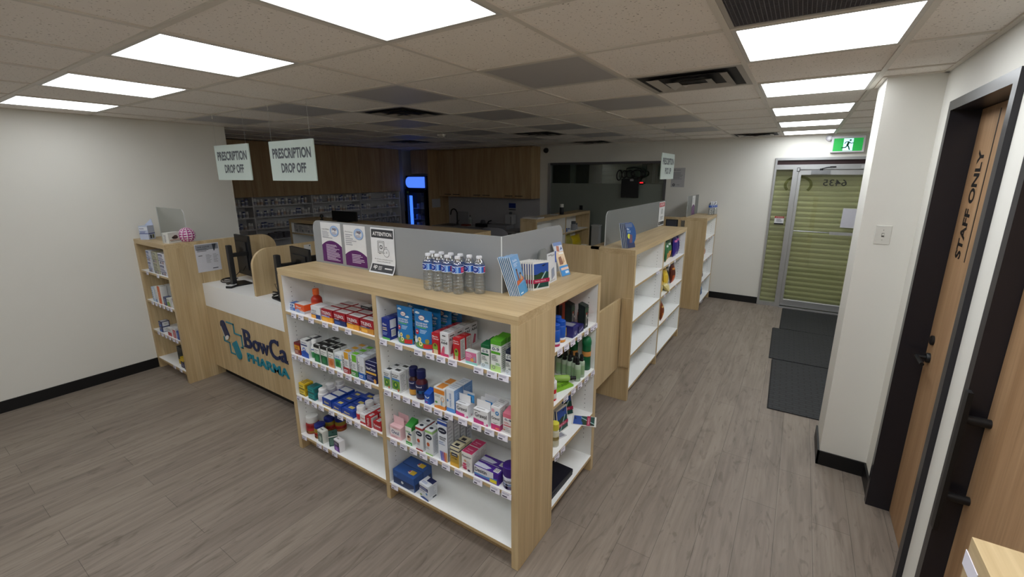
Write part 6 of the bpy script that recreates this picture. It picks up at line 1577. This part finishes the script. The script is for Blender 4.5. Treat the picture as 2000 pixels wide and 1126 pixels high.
snack_bag('green and white chip bag with orange base, nearest on the upper snack shelf', (-0.185, 3.36, 1.0625), RP + 0.2, 0.17, 0.22, '#2f6b40', '#d08a3a', '#cfd8d0', rotx=-0.10)
snack_bag('green and white chip bag with orange base, behind the nearest one', (-0.20, 3.53, 1.0625), RP + 0.1, 0.17, 0.225, '#2f6b40', '#d8923c', '#cfd8d0', rotx=-0.1)
snack_bag('purple chip bag with pink crest in the middle of the upper snack shelf', (-0.175, 3.69, 1.0625), RP, 0.15, 0.24, '#2a1a78', '#3a1f86', '#c86a9a', rotx=-0.05)
snack_bag('purple chip bag with pink crest at the end of the upper snack shelf', (-0.185, 3.82, 1.0625), RP - 0.1, 0.14, 0.245, '#261870', '#321b7c', '#b85a90', rotx=-0.05)
snack_bag('yellow chip bag, nearest on the second snack shelf', (-0.175, 3.25, 0.7425), RP + 0.2, 0.18, 0.17, '#d0a92c', '#d8cfa8', '#e0c050', rotx=-0.35)
snack_bag('big bright yellow chip bag in the middle of the second snack shelf', (-0.18, 3.42, 0.7425), RP + 0.1, 0.20, 0.215, '#d6b22a', '#d9b838', '#e0c44a', rotx=-0.12)
snack_bag('crumpled pale yellow bag lying in front on the second snack shelf', (-0.115, 3.31, 0.744), RP + 0.3, 0.15, 0.10, '#c9b97a', '#d8cf9a', '#d2c68a', rotx=-0.75)
snack_bag('black and white chip bag behind the yellow ones', (-0.225, 3.58, 0.7425), RP, 0.18, 0.24, '#1c1c20', '#28282c', '#a8a8ac', rotx=-0.06)
snack_bag('orange and brown chip bag at the end of the second snack shelf', (-0.18, 3.72, 0.7425), RP, 0.15, 0.225, '#5a2418', '#b8501c', '#d08a3a', rotx=-0.06)
snack_bag('small orange and brown snack bag on the third snack shelf', (-0.155, 3.22, 0.4255), RP + 0.2, 0.13, 0.20, '#7c3a1c', '#d0802c', '#c8a05a', rotx=-0.08)
snack_bag('brown snack bag edge on the second level of the entrance shelf', (-0.20, 5.83, 0.7455), RP, 0.2, 0.15, '#a05a34', '#b86a3a', '#a05a34', rotx=-0.2)
snack_bag('glossy brown snack bag on the third level of the entrance shelf', (-0.165, 5.66, 0.4205), RP, 0.2, 0.15, '#4a2418', '#5a2c1c', '#8a5a3c', rotx=-0.45)
snack_bag('brown and white snack bag beside the glossy one on the entrance shelf', (-0.20, 5.80, 0.4205), RP, 0.18, 0.14, '#3a1c14', '#6a3a24', '#cfc8c0', rotx=-0.3)
snack_bag('blue and red snack bag on the bottom level of the entrance shelf', (-0.17, 5.78, 0.1105), RP, 0.18, 0.14, '#3a5a86', '#4a6a94', '#a04a3c', rotx=-0.5)
snack_bag('pale blue snack bag behind the blue and red one on the entrance shelf', (-0.20, 5.92, 0.1105), RP, 0.16, 0.14, '#7f94ac', '#5a7698', '#cfd6dc', rotx=-0.3)
# leaflets and small screen on these shelves
lf = [('r', 0, 0, 1, 1, '#2a3a66'), ('e', 0.75, 0.6, 0.6, 0.42, '#1f4f8c'), ('r', 0.05, 0.82, 0.95, 0.98, '#5a6a8c'), ('t', 'Be', 0.2, 0.72, 0.3, 0.08, '#d0dce8'), ('l', 0.2, 0.6, 0.7, 0.7, 2, '#8fb0d0'), ('e', 0.36, 0.47, 0.2, 0.1, '#d2d84a'), ('p', [(0.3, 0.2), (0.7, 0.2), (0.8, 0.5), (0.5, 0.55)], '#6a4c5a'), ('r', 0, 0, 1, 0.16, '#30385a')]
for k in range(4):
    o = leaflet(0.10, 0.215, 0.003, lf if k == 0 else [('r', 0, 0, 1, 1, '#6a7690')]).build('leaflet', loc=(-0.185 - 0.013 * k, 2.115 - 0.006 * k, H + 0.0006), rot=(-0.22, 0, RP - 0.35))
    tag(o, 'dark blue leaflet leaning on the snack shelf top, ' + ('foremost with yellow spot', 'second of the batch', 'third of the batch', 'rearmost of the batch')[k], 'leaflet')
t = thing('counter_screen', 'small dark grey screen in black frame behind the snack shelf end', 'screen', (-0.575, 5.205, 0))
MB().box(-0.085, 0.085, -0.018, 0, 1.16, 1.345, BLACK).build('bezel', t)
MB().box(-0.073, 0.073, -0.019, -0.018, 1.172, 1.332, paint('#3a3b42', 0.3)).build('display', t)
MB().box(-0.015, 0.015, -0.012, 0.0, 0.98, 1.16, BLACK).build('stem', t)
MB().box(-0.08, 0.08, -0.09, 0.02, 0.966, 0.98, BLACK).build('foot', t)
tag(MB().box(-1.3, -0.4612, 4.2, 5.233, 0.93, 0.965, COUNTERWHITE).box(-1.28, -0.50, 4.3, 5.2, 0, 0.93, WOOD_Z).build('pickup_counter'), 'white topped pick up counter between the snack shelf and the entrance shelf', 'counter')
for k, (x, y) in enumerate(((-0.165, 5.855), (-0.145, 5.925), (-0.122, 6.0), (-0.18, 5.95), (-0.165, 6.03))):
    dup(wb, (x, y, H + 0.0005), 'water bottle on the entrance shelf top, ' + ('nearest of the small bunch', 'second of the small bunch', 'third, at the shelf edge', 'rear left of the small bunch', 'rearmost of the small bunch')[k], rz=1.0 + 0.1 * k)

# partly seen oak unit in the near corner by the right wall
t = thing('display_shelf', 'corner of a light oak unit at the very front by the right wall', 'cabinet', (1.302, -1.6, 0))
MB().box(0, 0.268, 0, 1.011, H - 0.044, H, WOOD_Y).build('top', t)
MB().box(0.0, 0.02, 0, 1.0105, 0, H - 0.0445, WOOD_Z).build('side_panel', t)
MB().box(0.0205, 0.268, 0.99, 1.0105, 0, H - 0.0445, WOOD_Z).build('back_panel', t)
MB().box(0.0205, 0.268, 0.04, 0.9895, 0.1, 0.12, WHITE).build('shelf', t)
m = MB().box(-0.0012, 0, 0, 0.06, 0, 0.03, TAG)
tag(m.build('tag_label', loc=(1.3018, -0.645, H - 0.06)), 'small pale label on the front unit in the near corner', 'label')

# ================================================================== THE DARK DISPENSARY BEHIND
# bottle wall: tall cabinets over open shelves
def bottle_wall():
    t = thing('wall_shelving', 'long dark wall of open shelves full of pill bottles under tall oak cabinets', 'shelving', (-6.33, 1.05, 0), RP)
    Wd, D = 4.15, 0.27        # local x runs along world y
    grey = paint('#dcdcdd', 0.5)
    for a in (0.0, 1.02, 2.05, 3.09, 4.12):
        MB().box(a, a + 0.02, 0.001, D, 0.0, 1.655, grey).build('upright', t)
    MB().box(0, Wd, D, D + 0.012, 0, 1.655, grey).build('back_panel', t)
    for z in (1.52, 1.336, 1.15, 0.955, 0.76, 0.56):
        for a in (0.02, 1.04, 2.07, 3.11):
            MB().box(a + 0.0005, a + 1.0, -0.002, D - 0.001, z - 0.018, z, grey).build('shelf', t)
    for k in range(8):
        a = 0.0 + k * Wd / 8
        MB().box(a + 0.002, a + Wd / 8 - 0.002, -0.02, 0.0, 1.662, CZ - 0.004, SHADEDOAK).build('cabinet_door', t)
    MB().box(0, Wd, 0.0005, D, 1.657, CZ - 0.004, SHADEDOAK).build('cabinet_body', t)
    return t
bottle_wall()
tag(MB().box(0, 0.29, 0, 0.10, 0, CZ - 0.004, paint('#8d8b8c', 0.5)).build('end_panel', loc=(-6.62, 5.2045, 0)), 'tall pale grey panel closing the bottle shelves beside the lit fridge', 'panel')

PB = []
for k, (cb, cl, cc) in enumerate((('#ececea', '#c9c5c4', '#efefee'), ('#ededeb', '#a5a6b8', '#efefef'), ('#e8e4e0', '#cdb5a5', '#ecebe8'), ('#eaecf0', '#8a93b0', '#4a5488'))):
    m = MB()
    bm, lm, cm = paint(cb, 0.4), paint(cl, 0.5), paint(cc, 0.4)
    r = 0.024
    m.lathe([(r * 0.93, 0), (r, 0.002), (r, 0.012), (r, 0.05), (r, 0.062), (r * 0.75, 0.070), (r * 0.82, 0.071), (r * 0.82, 0.088), (r * 0.76, 0.09)], bm, 12, mats=[bm, bm, lm, bm, bm, cm, cm, cm])
    me = m.build('pill_bottle')
    PB.append(me.data)
    bpy.data.objects.remove(me, do_unlink=True)
def stock(z, y0, y1, n, label, group, smin=0.75, smax=1.2, gaps=()):
    for i in range(n):
        y = y0 + (y1 - y0) * (i + 0.5) / n + R.uniform(-0.006, 0.006)
        if any(a < y < b for a, b in gaps): continue
        if any(abs(y - 1.05 - q) < 0.036 for q in (0.01, 1.03, 2.06, 3.10, 4.13)): continue
        o = bpy.data.objects.new('pill_bottle', R.choice(PB))
        COL.objects.link(o)
        s = R.uniform(smin, smax)
        o.scale = (R.uniform(0.85, 1.05), R.uniform(0.85, 1.05), s)
        o.location = (-6.375 - R.uniform(0, 0.02), y, z + 0.0006)
        o.rotation_euler = (0, 0, R.uniform(0, 6))
        tag(o, label, 'pill bottle', group)
stock(1.52, 1.75, 4.45, 46, 'small white pill bottle on the top open shelf of the dark bottle wall', 'pill bottles on the top shelf', 0.85, 1.3, ((2.75, 2.83), (3.05, 3.18), (3.36, 3.42)))
stock(1.52, 4.78, 5.12, 4, 'small white pill bottle at the fridge end of the top shelf, bluish lit', 'pill bottles by the fridge, top shelf')
stock(1.336, 1.75, 4.42, 48, 'small white pill bottle on the second open shelf of the dark bottle wall', 'pill bottles on the second shelf', 0.8, 1.25)
stock(1.336, 4.58, 5.14, 9, 'small white pill bottle at the fridge end of the second shelf, bluish lit', 'pill bottles by the fridge, second shelf', 0.5, 1.1)
stock(1.15, 1.75, 4.35, 48, 'small white pill bottle on the third open shelf of the dark bottle wall', 'pill bottles on the third shelf', 0.7, 1.1)
for k, (y, w, h) in enumerate(((4.40, 0.06, 0.06), (4.50, 0.05, 0.07), (4.62, 0.07, 0.085), (4.74, 0.1, 0.06), (4.88, 0.05, 0.095), (5.02, 0.07, 0.06))):
    tag(pack_mesh(w, 0.06, h, '#b9bcc4', [('l', 0.1, 0.2, 0.9, 0.8, 3, '#7a7f90')]).build('medicine_box', loc=(-6.385, y, 1.1506), rz=RP), 'small pale box at the fridge end of the third bottle wall shelf', 'medicine box', 'boxes by the fridge, third shelf')
for k, y in enumerate((4.52, 4.575, 4.63, 4.70, 4.76, 4.83, 4.90, 4.97, 5.05, 5.11)):
    tag(pack_mesh(0.045, 0.07, 0.13 + 0.02 * (k % 3), '#b5b8c2', [('r', 0.1, 0.1, 0.9, 0.5, '#8088a0')]).build('medicine_box', loc=(-6.39, y, 0.9556), rz=RP), 'upright pale box at the fridge end of the fourth bottle wall shelf', 'medicine box', 'boxes by the fridge, fourth shelf')
for k, y in enumerate((2.35, 2.46, 2.60, 2.74, 2.86, 2.98)):
    tag(pack_mesh(0.1, 0.08, 0.10 + 0.01 * (k % 2), '#77757c', [('l', 0.1, 0.2, 0.9, 0.8, 3, '#55555c')]).build('medicine_box', loc=(-6.39, y, 0.9556), rz=RP), 'grey box on the fourth shelf behind the counter divider', 'medicine box', 'grey boxes on the fourth shelf')

# glass door fridge glowing blue
def fridge():
    t = thing('display_fridge', 'tall black glass door fridge glowing blue inside, under a lit blue sign', 'fridge', (-6.165, 5.5, 0))
    b = MB()
    w, D, hh = 0.315, 0.60, 1.985
    b.box(-w, -w + 0.04, 0.03, D, 0.02, hh, BLACK).box(w - 0.04, w, 0.03, D, 0.02, hh, BLACK)
    b.box(-w + 0.04, w - 0.04, D - 0.03, D, 0.02, hh, BLACK).box(-w + 0.04, w - 0.04, 0.03, D - 0.03, 1.70, hh, BLACK).box(-w + 0.04, w - 0.04, 0.03, D - 0.03, 0.02, 0.14, BLACK)
    b.build('body', t)
    s = MB()
    pts = rounded(None, 0.545, 0.235, (0.11, 0.01, 0.01, 0.11), 8)
    s.prism(pts, lambda u, v, q: (u - 0.285, q, v + 1.725), -0.012, 0.029, emit('#4d7dff', 1.15, 'blue_sign'))
    s.build('lit_sign', t)
    f = MB()
    for a in ((-w, -w + 0.055, 0.05, 1.69), (w - 0.055, w, 0.05, 1.69), (-w + 0.055, w - 0.055, 1.62, 1.69), (-w + 0.055, w - 0.055, 0.05, 0.13)):
        f.box(a[0], a[1], -0.02, 0.028, a[2], a[3], BLACKGLOSS)
    f.box(-w - 0.012, -w + 0.01, -0.06, -0.02, 0.75, 1.2, BLACK)
    d = f.build('door', t)
    MB().box(-w + 0.055, w - 0.055, 0.0, 0.005, 0.13, 1.62, CLEAR).build('door_glass', d)
    blue = emit('#3f74ff', 3.2, 'blue_tube')
    MB().box(-w + 0.06, -w + 0.135, 0.05, 0.07, 0.16, 1.55, blue).build('light_strip', t)
    back = paint('#9fb0d8', 0.5)
    MB().box(-w + 0.041, w - 0.041, D - 0.04, D - 0.031, 0.15, 1.69, back).build('liner', t)
    for z in (0.42, 0.68, 0.885, 1.03, 1.27):
        MB().box(-w + 0.145, w - 0.045, 0.08, D - 0.05, z - 0.012, z, paint('#c5cbe0', 0.4)).build('rack_shelf', t)
    MB().box(-0.255, -0.20, -0.0215, -0.0202, 1.60, 1.65, paint('#7a9a3c')).build('sticker', t)
    for k, (z, xs) in enumerate(((1.27, ((-0.05, 0.09, 0.10), (0.06, 0.08, 0.13), (0.18, 0.14, 0.20))), (1.03, ((-0.10, 0.06, 0.10), (-0.03, 0.07, 0.07), (0.06, 0.06, 0.06), (0.16, 0.09, 0.12))), (0.885, ((-0.08, 0.08, 0.06), (0.02, 0.07, 0.08), (0.12, 0.08, 0.07), (0.21, 0.06, 0.09))), (0.68, ((-0.05, 0.08, 0.1), (0.07, 0.1, 0.12), (0.19, 0.1, 0.13))))):
        for j, (x, ww, h2) in enumerate(xs):
            tag(pack_mesh(ww, 0.08, h2, ('#c9d2ea', '#b5c2e6', '#d0d4e4', '#a08aa8')[(k + j) % 4], [('l', 0.1, 0.2, 0.9, 0.8, 3, '#5a6aa8')]).build('medicine_box', loc=(-6.165 + x, 5.5 + 0.15 + 0.01 * j, z + 0.0006)),
                'pale box inside the blue lit fridge, %s of its shelf, shelf %s' % (('left end', 'second', 'third', 'right end')[j], ('near the top', 'in the middle', 'below the middle', 'near the bottom')[k]), 'medicine box')
fridge()

def kitchenette():
    # tall side panel and filler above the fridge
    t = thing('tall_panel', 'shaded oak surround above and beside the lit fridge', 'panel', (0, 0, 0))
    MB().box(-5.79, -5.76, 5.5, 6.12, 0, CZ - 0.004, SHADEDOAK).build('side_panel', t)
    MB().box(-6.3295, -5.7905, 5.56, 6.12, 2.03, CZ - 0.004, SHADEDOAK).build('top_filler', t)
    t = thing('wall_cabinet', 'row of oak wall cabinets with bar handles over the sink counter', 'cabinet', (0, 0, 0))
    x0, x1, z0, z1 = -5.755, -3.365, 1.54, CZ - 0.004
    MB().box(x0, x1, 5.812, YF - 0.001, z0, z1, SHADEDOAK).build('cabinet_body', t)
    n = 6
    for k in range(n):
        a = x0 + (x1 - x0) * k / n
        d = MB().box(a + 0.002, a + (x1 - x0) / n - 0.002, 5.79, 5.811, z0 + 0.004, z1 - 0.03, SHADEDOAK).build('door', t)
        hx = a + (x1 - x0) / n * (0.70 if k % 2 == 0 else 0.30)
        MB().tube([(hx - 0.08, 5.789, z0 + 0.05), (hx - 0.08, 5.768, z0 + 0.05), (hx + 0.08, 5.768, z0 + 0.05), (hx + 0.08, 5.789, z0 + 0.05)], 0.006, BLACK, 6).build('handle', d)
    t = thing('base_cabinet', 'shaded oak base cabinets and grey worktop with a sink along the far wall', 'cabinet', (0, 0, 0))
    MB().box(-5.757, -3.55, 5.53, YF - 0.001, 0.885, 0.92, paint('#a9a8a8', 0.4)).build('worktop', t)
    MB().box(-5.757, -4.95, 5.56, YF - 0.01, 0.08, 0.8845, SHADEDOAK).build('cabinet_body', t)
    MB().box(-3.60, -3.56, 5.56, YF - 0.01, 0.0, 0.8845, SHADEDOAK).build('end_panel', t)
    for k in range(2):
        d = MB().box(-5.755 + 0.4 * k, -5.36 + 0.4 * k, 5.54, 5.5595, 0.74, 0.88, SHADEDOAK).build('drawer', t)
        MB().box(-5.64 + 0.4 * k, -5.48 + 0.4 * k, 5.525, 5.54, 0.815, 0.827, BLACK).build('handle', d)
        MB().box(-5.755 + 0.4 * k, -5.36 + 0.4 * k, 5.54, 5.5595, 0.09, 0.735, SHADEDOAK).build('door', t)
    MB().box(-5.70, -5.25, 5.66, 6.0, 0.9203, 0.9235, STEEL).box(-5.67, -5.28, 5.69, 5.97, 0.9236, 0.9245, paint('#3a3a3c', 0.4)).build('sink', t)
    tag(MB().box(-5.755, -3.36, YF - 0.008, YF - 0.0005, 0.921, 1.538, paint('#b5b4b6', 0.4)).build('splashback'), 'plain pale splashback behind the sink counter', 'splashback')
    t = thing('faucet', 'black gooseneck faucet at the sink in the dark dispensary', 'faucet', (-5.44, 6.03, 0.9206))
    MB().lathe([(0.026, 0), (0.024, 0.03), (0.016, 0.05)], BLACK, 14).build('base', t)
    pts = [(0, 0, 0.04), (0, 0, 0.25)] + [(-0.085 + 0.085 * math.cos(a), -0.01, 0.25 + 0.085 * math.sin(a)) for a in [math.pi * k / 8 for k in range(1, 9)]] + [(-0.175, -0.02, 0.20)]
    MB().tube(pts, 0.014, BLACK, 10).build('spout', t)
    MB().tube([(0.02, 0, 0.06), (0.06, 0, 0.09)], 0.006, BLACK, 8).build('lever', t)
    jar('white soap pump bottle standing by the dark sink', -5.06, 6.02, 0.9206, 0.035, 0.22, '#b9bcb9', '#55585a', 0.18, 0.35, [(0.2, 0.7, '#9aa39c')], neck=1, name='soap_bottle')
    tag(MB().box(-0.09, 0.09, -0.06, 0.06, 0, 0.03, paint('#8a3f2c', 0.6)).build('sponge_tray', loc=(-5.06, 5.87, 0.9206)), 'rust coloured tray in front of the soap bottle', 'tray')
    tag(MB().box(-0.08, 0.08, -0.05, 0.05, 0, 0.006, paint('#c9c8c6', 0.6)).build('paper_sheet', loc=(-4.86, 5.80, 0.9206), rz=0.2), 'small white sheet lying on the grey worktop', 'paper')
    t = thing('label_printer', 'dark label machine on the grey worktop', 'printer', (-4.62, 5.93, 0.9206))
    MB().box(-0.16, 0.16, -0.1, 0.1, 0, 0.07, DARKPLASTIC).build('body', t, bevel=0.01)
    MB().lathe([(0.05, 0), (0.05, 0.06)], paint('#55565a', 0.4), 16).xform(Matrix.Translation((-0.03, -0.03, 0.10)) @ Matrix.Rotation(RP, 4, 'Y')).build('roll', t)
    MB().tube([(0.1, 0, 0.07), (0.13, 0, 0.12), (0.2, 0, 0.14)], 0.012, BLACK, 8).build('arm', t)
    t = thing('paper_tray', 'grey boxy tray at the right of the worktop', 'tray', (-4.13, 5.86, 0.9206))
    MB().box(-0.24, 0.24, -0.14, 0.14, 0, 0.085, paint('#8d8d90', 0.5)).build('body', t, bevel=0.01)
    t = thing('coffee_machine', 'pale appliance standing against the splashback under a blue notice', 'appliance', (-3.98, 6.0, 1.006))
    MB().box(-0.09, 0.09, -0.08, 0.08, 0, 0.20, paint('#b5b5b6', 0.4)).build('body', t, bevel=0.012)
    MB().lathe([(0.03, 0.2), (0.04, 0.23), (0.02, 0.25)], paint('#55565a'), 14).build('lid', t)
    MB().box(0.05, 0.07, -0.085, -0.08, 0.02, 0.16, paint('#77777a')).build('side_strip', t)
    tag(MB().box(-4.10, -3.93, YF - 0.0105, YF - 0.0085, 1.325, 1.425, paint('#1d3a8c', 0.5)).box(-4.10, -3.93, YF - 0.0105, YF - 0.0085, 1.285, 1.30, paint('#1a1c22')).build('wall_notice'), 'blue notice on the splashback over the pale appliance', 'notice')
    tag(MB().box(-5.7592, -5.7572, 5.575, 5.84, 1.30, 1.485, paint('#b9b9bc', 0.5)).build('paper_notice'), 'white sheet stuck to the oak side panel right of the fridge', 'paper')
    tag(MB().box(-5.5, -5.2, YF - 0.03, YF - 0.009, 0.9215, 1.2, paint('#9a9a9c', 0.4)).build('draining_board'), 'upright pale board behind the black faucet', 'board')
kitchenette()

# dispensing island with shelves towards the waiting side, and the side unit under the window
t = unit('shaded oak dispensing island with open shelves behind the service counter', (-5.21, 1.99, 0), 0, 3.30, 0.45, [(0.05, 1.64), (1.67, 3.26)], (0.12, 0.45, 0.80, 1.19), pins_on=False)
z = 1.19
isl = [(-5.13, 0.13, 0.115), (-4.985, 0.13, 0.118), (-4.84, 0.13, 0.115), (-4.70, 0.12, 0.075), (-4.565, 0.11, 0.10), (-4.44, 0.06, 0.04)]
for k, (x, w, h) in enumerate(isl):
    tag(pack_mesh(w, 0.12, h, '#b9b6b2', [('l', 0.1, 0.15, 0.9, 0.85, 5, '#77757a'), ('r', 0.75, 0.1, 0.9, 0.4, '#55555c')]).build('supply_box', loc=(x, 2.09, z + 0.0006)),
        'pale supply box on the upper island shelf, ' + ('leftmost', 'second from the left', 'third from the left', 'low one in the middle', 'tall one standing apart', 'tiny one at the right')[k], 'box')
t = thing('monitor', 'black wide screen standing on the dispensing island, back to the room', 'monitor', (-4.18, 2.20, H + 0.0006), 0.06)
MB().box(-0.1, 0.1, -0.07, 0.07, 0, 0.012, BLACK).build('foot', t)
MB().box(-0.03, 0.03, 0.0, 0.02, 0.012, 0.05, BLACK).build('column', t)
MB().box(-0.24, 0.24, -0.025, 0.0, 0.012, 0.14, BLACK).build('screen', t)
t = thing('desk_camera', 'small black round device on the island at the left of the screen', 'webcam', (-4.66, 2.16, H + 0.0006))
MB().lathe([(0.02, 0), (0.018, 0.012), (0.006, 0.02), (0.006, 0.035)], BLACK, 12).build('foot', t)
MB().lathe([(0.004, 0.03), (0.024, 0.042), (0.026, 0.056), (0.018, 0.075), (0.002, 0.08)], BLACK, 14).build('head', t)

t = unit('oak shelf unit under the dark window with small bottles and yellow goods', (-2.20, 3.96, 0), RP, 1.975, 0.27, [(0.03, 0.975), (1.005, 1.94)], (0.12, 0.44, 0.74, 1.06), pins_on=False, Hh=1.36)
# (x faces the aisle) goods on it
def sml(lab, y, z, r, h, body, cap): jar(lab, -2.265, y, z + 0.0006, r, h, body, cap, 0.3, 0.85, n=14)
sml('black and white canister on the unit under the window', 4.915, 1.36, 0.035, 0.17, '#23252a', '#cfcfca')
tag(MB().box(-0.06, 0.06, -0.06, 0.06, 0, 0.012, paint('#b0b0ae')).build('paper_pad', loc=(-2.33, 4.78, 1.3606), rz=0.3), 'pale pad lying beside the black and white canister', 'pad')
tag(MB().box(-0.13, 0.13, -0.10, 0.10, 0, 0.02, paint('#c9c7c4')).build('paper_pad', loc=(-2.33, 4.11, 1.3606)), 'white stack of paper at the near end of the unit under the window', 'paper')
sml('blue bottle on the upper shelf of the unit under the window', 5.08, 1.06, 0.028, 0.06, '#2a52a0', '#2a52a0')
sml('small white pot right of the blue bottle', 5.20, 1.06, 0.024, 0.045, '#b9bcc4', '#3a4a7c')
sml('grey canister on the upper shelf of the unit under the window', 5.38, 1.06, 0.045, 0.15, '#8d8f94', '#55585c')
sml('slim grey bottle beside the grey canister', 5.50, 1.06, 0.022, 0.11, '#9a9ca2', '#6a6c70')
tag(MB().box(-0.07, 0.07, -0.05, 0.05, 0, 0.06, paint('#c9a422')).build('yellow_box', loc=(-2.28, 4.84, 1.0606), rz=RP), 'small yellow box left of the upright of the unit under the window', 'box')
sml('dark red jar on the second shelf of the unit under the window', 5.08, 0.74, 0.045, 0.11, '#6a1c1c', '#8a2a24')
def sack(lab, y, z, w, h, c):
    snack_bag(lab, (-2.31, y, z + 0.001), RP, w, h, c, c, c, puff=0.07, rotx=-0.25)
sack('big bright yellow bag on the second shelf under the window', 5.62, 0.74, 0.44, 0.20, '#c2aa1c')
sack('pale yellow bag beside the bright one under the window', 5.30, 0.74, 0.34, 0.24, '#a89f4c')
t = thing('pedestal', 'narrow white pedestal at the far end of the unit under the window', 'pedestal', (-2.10, 6.02, 0))
MB().box(-0.07, 0.07, -0.06, 0.06, 0, 1.08, paint('#a9a9a8', 0.5)).build('body', t)
MB().box(-0.08, 0.08, -0.07, 0.07, 1.0805, 1.10, paint('#b5b5b4', 0.5)).build('cap_plate', t)
tag(MB().box(-0.03, 0.03, -0.0205, 0, -0.04, 0.04, BLACK).build('wall_socket', loc=(-2.475, YF + 0.026, 1.392)), 'small black box stuck on the filmed window glass', 'device')

def office_chair():
    t = thing('office_chair', 'grey office chair with broad curved back behind the short screen', 'chair', (-2.28, 3.02, 0), 0.15)
    g = paint('#67666a', 0.8, 0.06)
    m = MB()
    nu, nv = 12, 8
    w, h = 0.50, 0.58
    def P(u, v, s):
        e = 0.5 * (1 - (abs(2 * u - 1) ** 3) * (v ** 2) * 0.35)
        return ((u - 0.5) * w * (1 - 0.22 * v * v), -0.06 * (1 - (2 * u - 1) ** 2) * 1.0 + s * 0.03 * (math.sin(math.pi * u) ** 0.4) * (math.sin(math.pi * (0.08 + 0.84 * v)) ** 0.4), 0.76 + h * v * (1 - 0.12 * (2 * u - 1) ** 4))
    for s in (-1, 1):
        vs = [P(i / nu, j / nv, s) for j in range(nv + 1) for i in range(nu + 1)]
        m.add(vs, [((j * (nu + 1) + i, j * (nu + 1) + i + 1, (j + 1) * (nu + 1) + i + 1, (j + 1) * (nu + 1) + i))[::s * -1] for j in range(nv) for i in range(nu)], g, True)
    for u in (0, 1):
        a = [P(u, j / nv, -1) for j in range(nv + 1)]; b = [P(u, j / nv, 1) for j in range(nv + 1)]
        m.add(a + b, [(j, j + 1, nv + 2 + j, nv + 1 + j) for j in range(nv)], g)
    for v in (0, 1):
        a = [P(i / nu, v, -1) for i in range(nu + 1)]; b = [P(i / nu, v, 1) for i in range(nu + 1)]
        m.add(a + b, [(j, j + 1, nu + 2 + j, nu + 1 + j) for j in range(nu)], g)
    m.build('backrest', t)
    MB().prism(rounded(None, 0.48, 0.46, (0.08,) * 4, 6), lambda u, v, s: (u - 0.24, v - 0.5, s), 0.56, 0.63, g).build('seat', t, bevel=0.01)
    MB().tube([(0, -0.27, 0.56), (0, -0.27, 0.1)], 0.025, BLACK, 12).build('gas_column', t)
    MB().tube([(0, -0.2, 0.58), (0, 0.05, 0.60), (0, 0.02, 0.80)], 0.018, BLACK, 8).build('back_support', t)
    for k in range(5):
        a = 2 * math.pi * k / 5
        lg = MB().tube([(0, -0.27, 0.11), (0.28 * math.cos(a), -0.27 + 0.28 * math.sin(a), 0.07)], [0.022, 0.014], BLACK, 8).build('leg', t)
        MB().lathe([(0.026, -0.012), (0.028, 0), (0.026, 0.012)], BLACK, 12).xform(Matrix.Translation((0.29 * math.cos(a), -0.27 + 0.29 * math.sin(a), 0.03)) @ Matrix.Rotation(RP, 4, 'X')).build('caster', lg)
office_chair()

# ------------------------------------------------------------------ tidy up: make sure no two different things share one label
def check_labels():
    seen = {}
    for o in scene.objects:
        if o.parent is None and o.get('label') and not o.get('group'):
            seen.setdefault(o['label'], []).append(o.name)
    for k, v in seen.items():
        if len(v) > 1: print('LABEL TWICE', k, v)
check_labels()
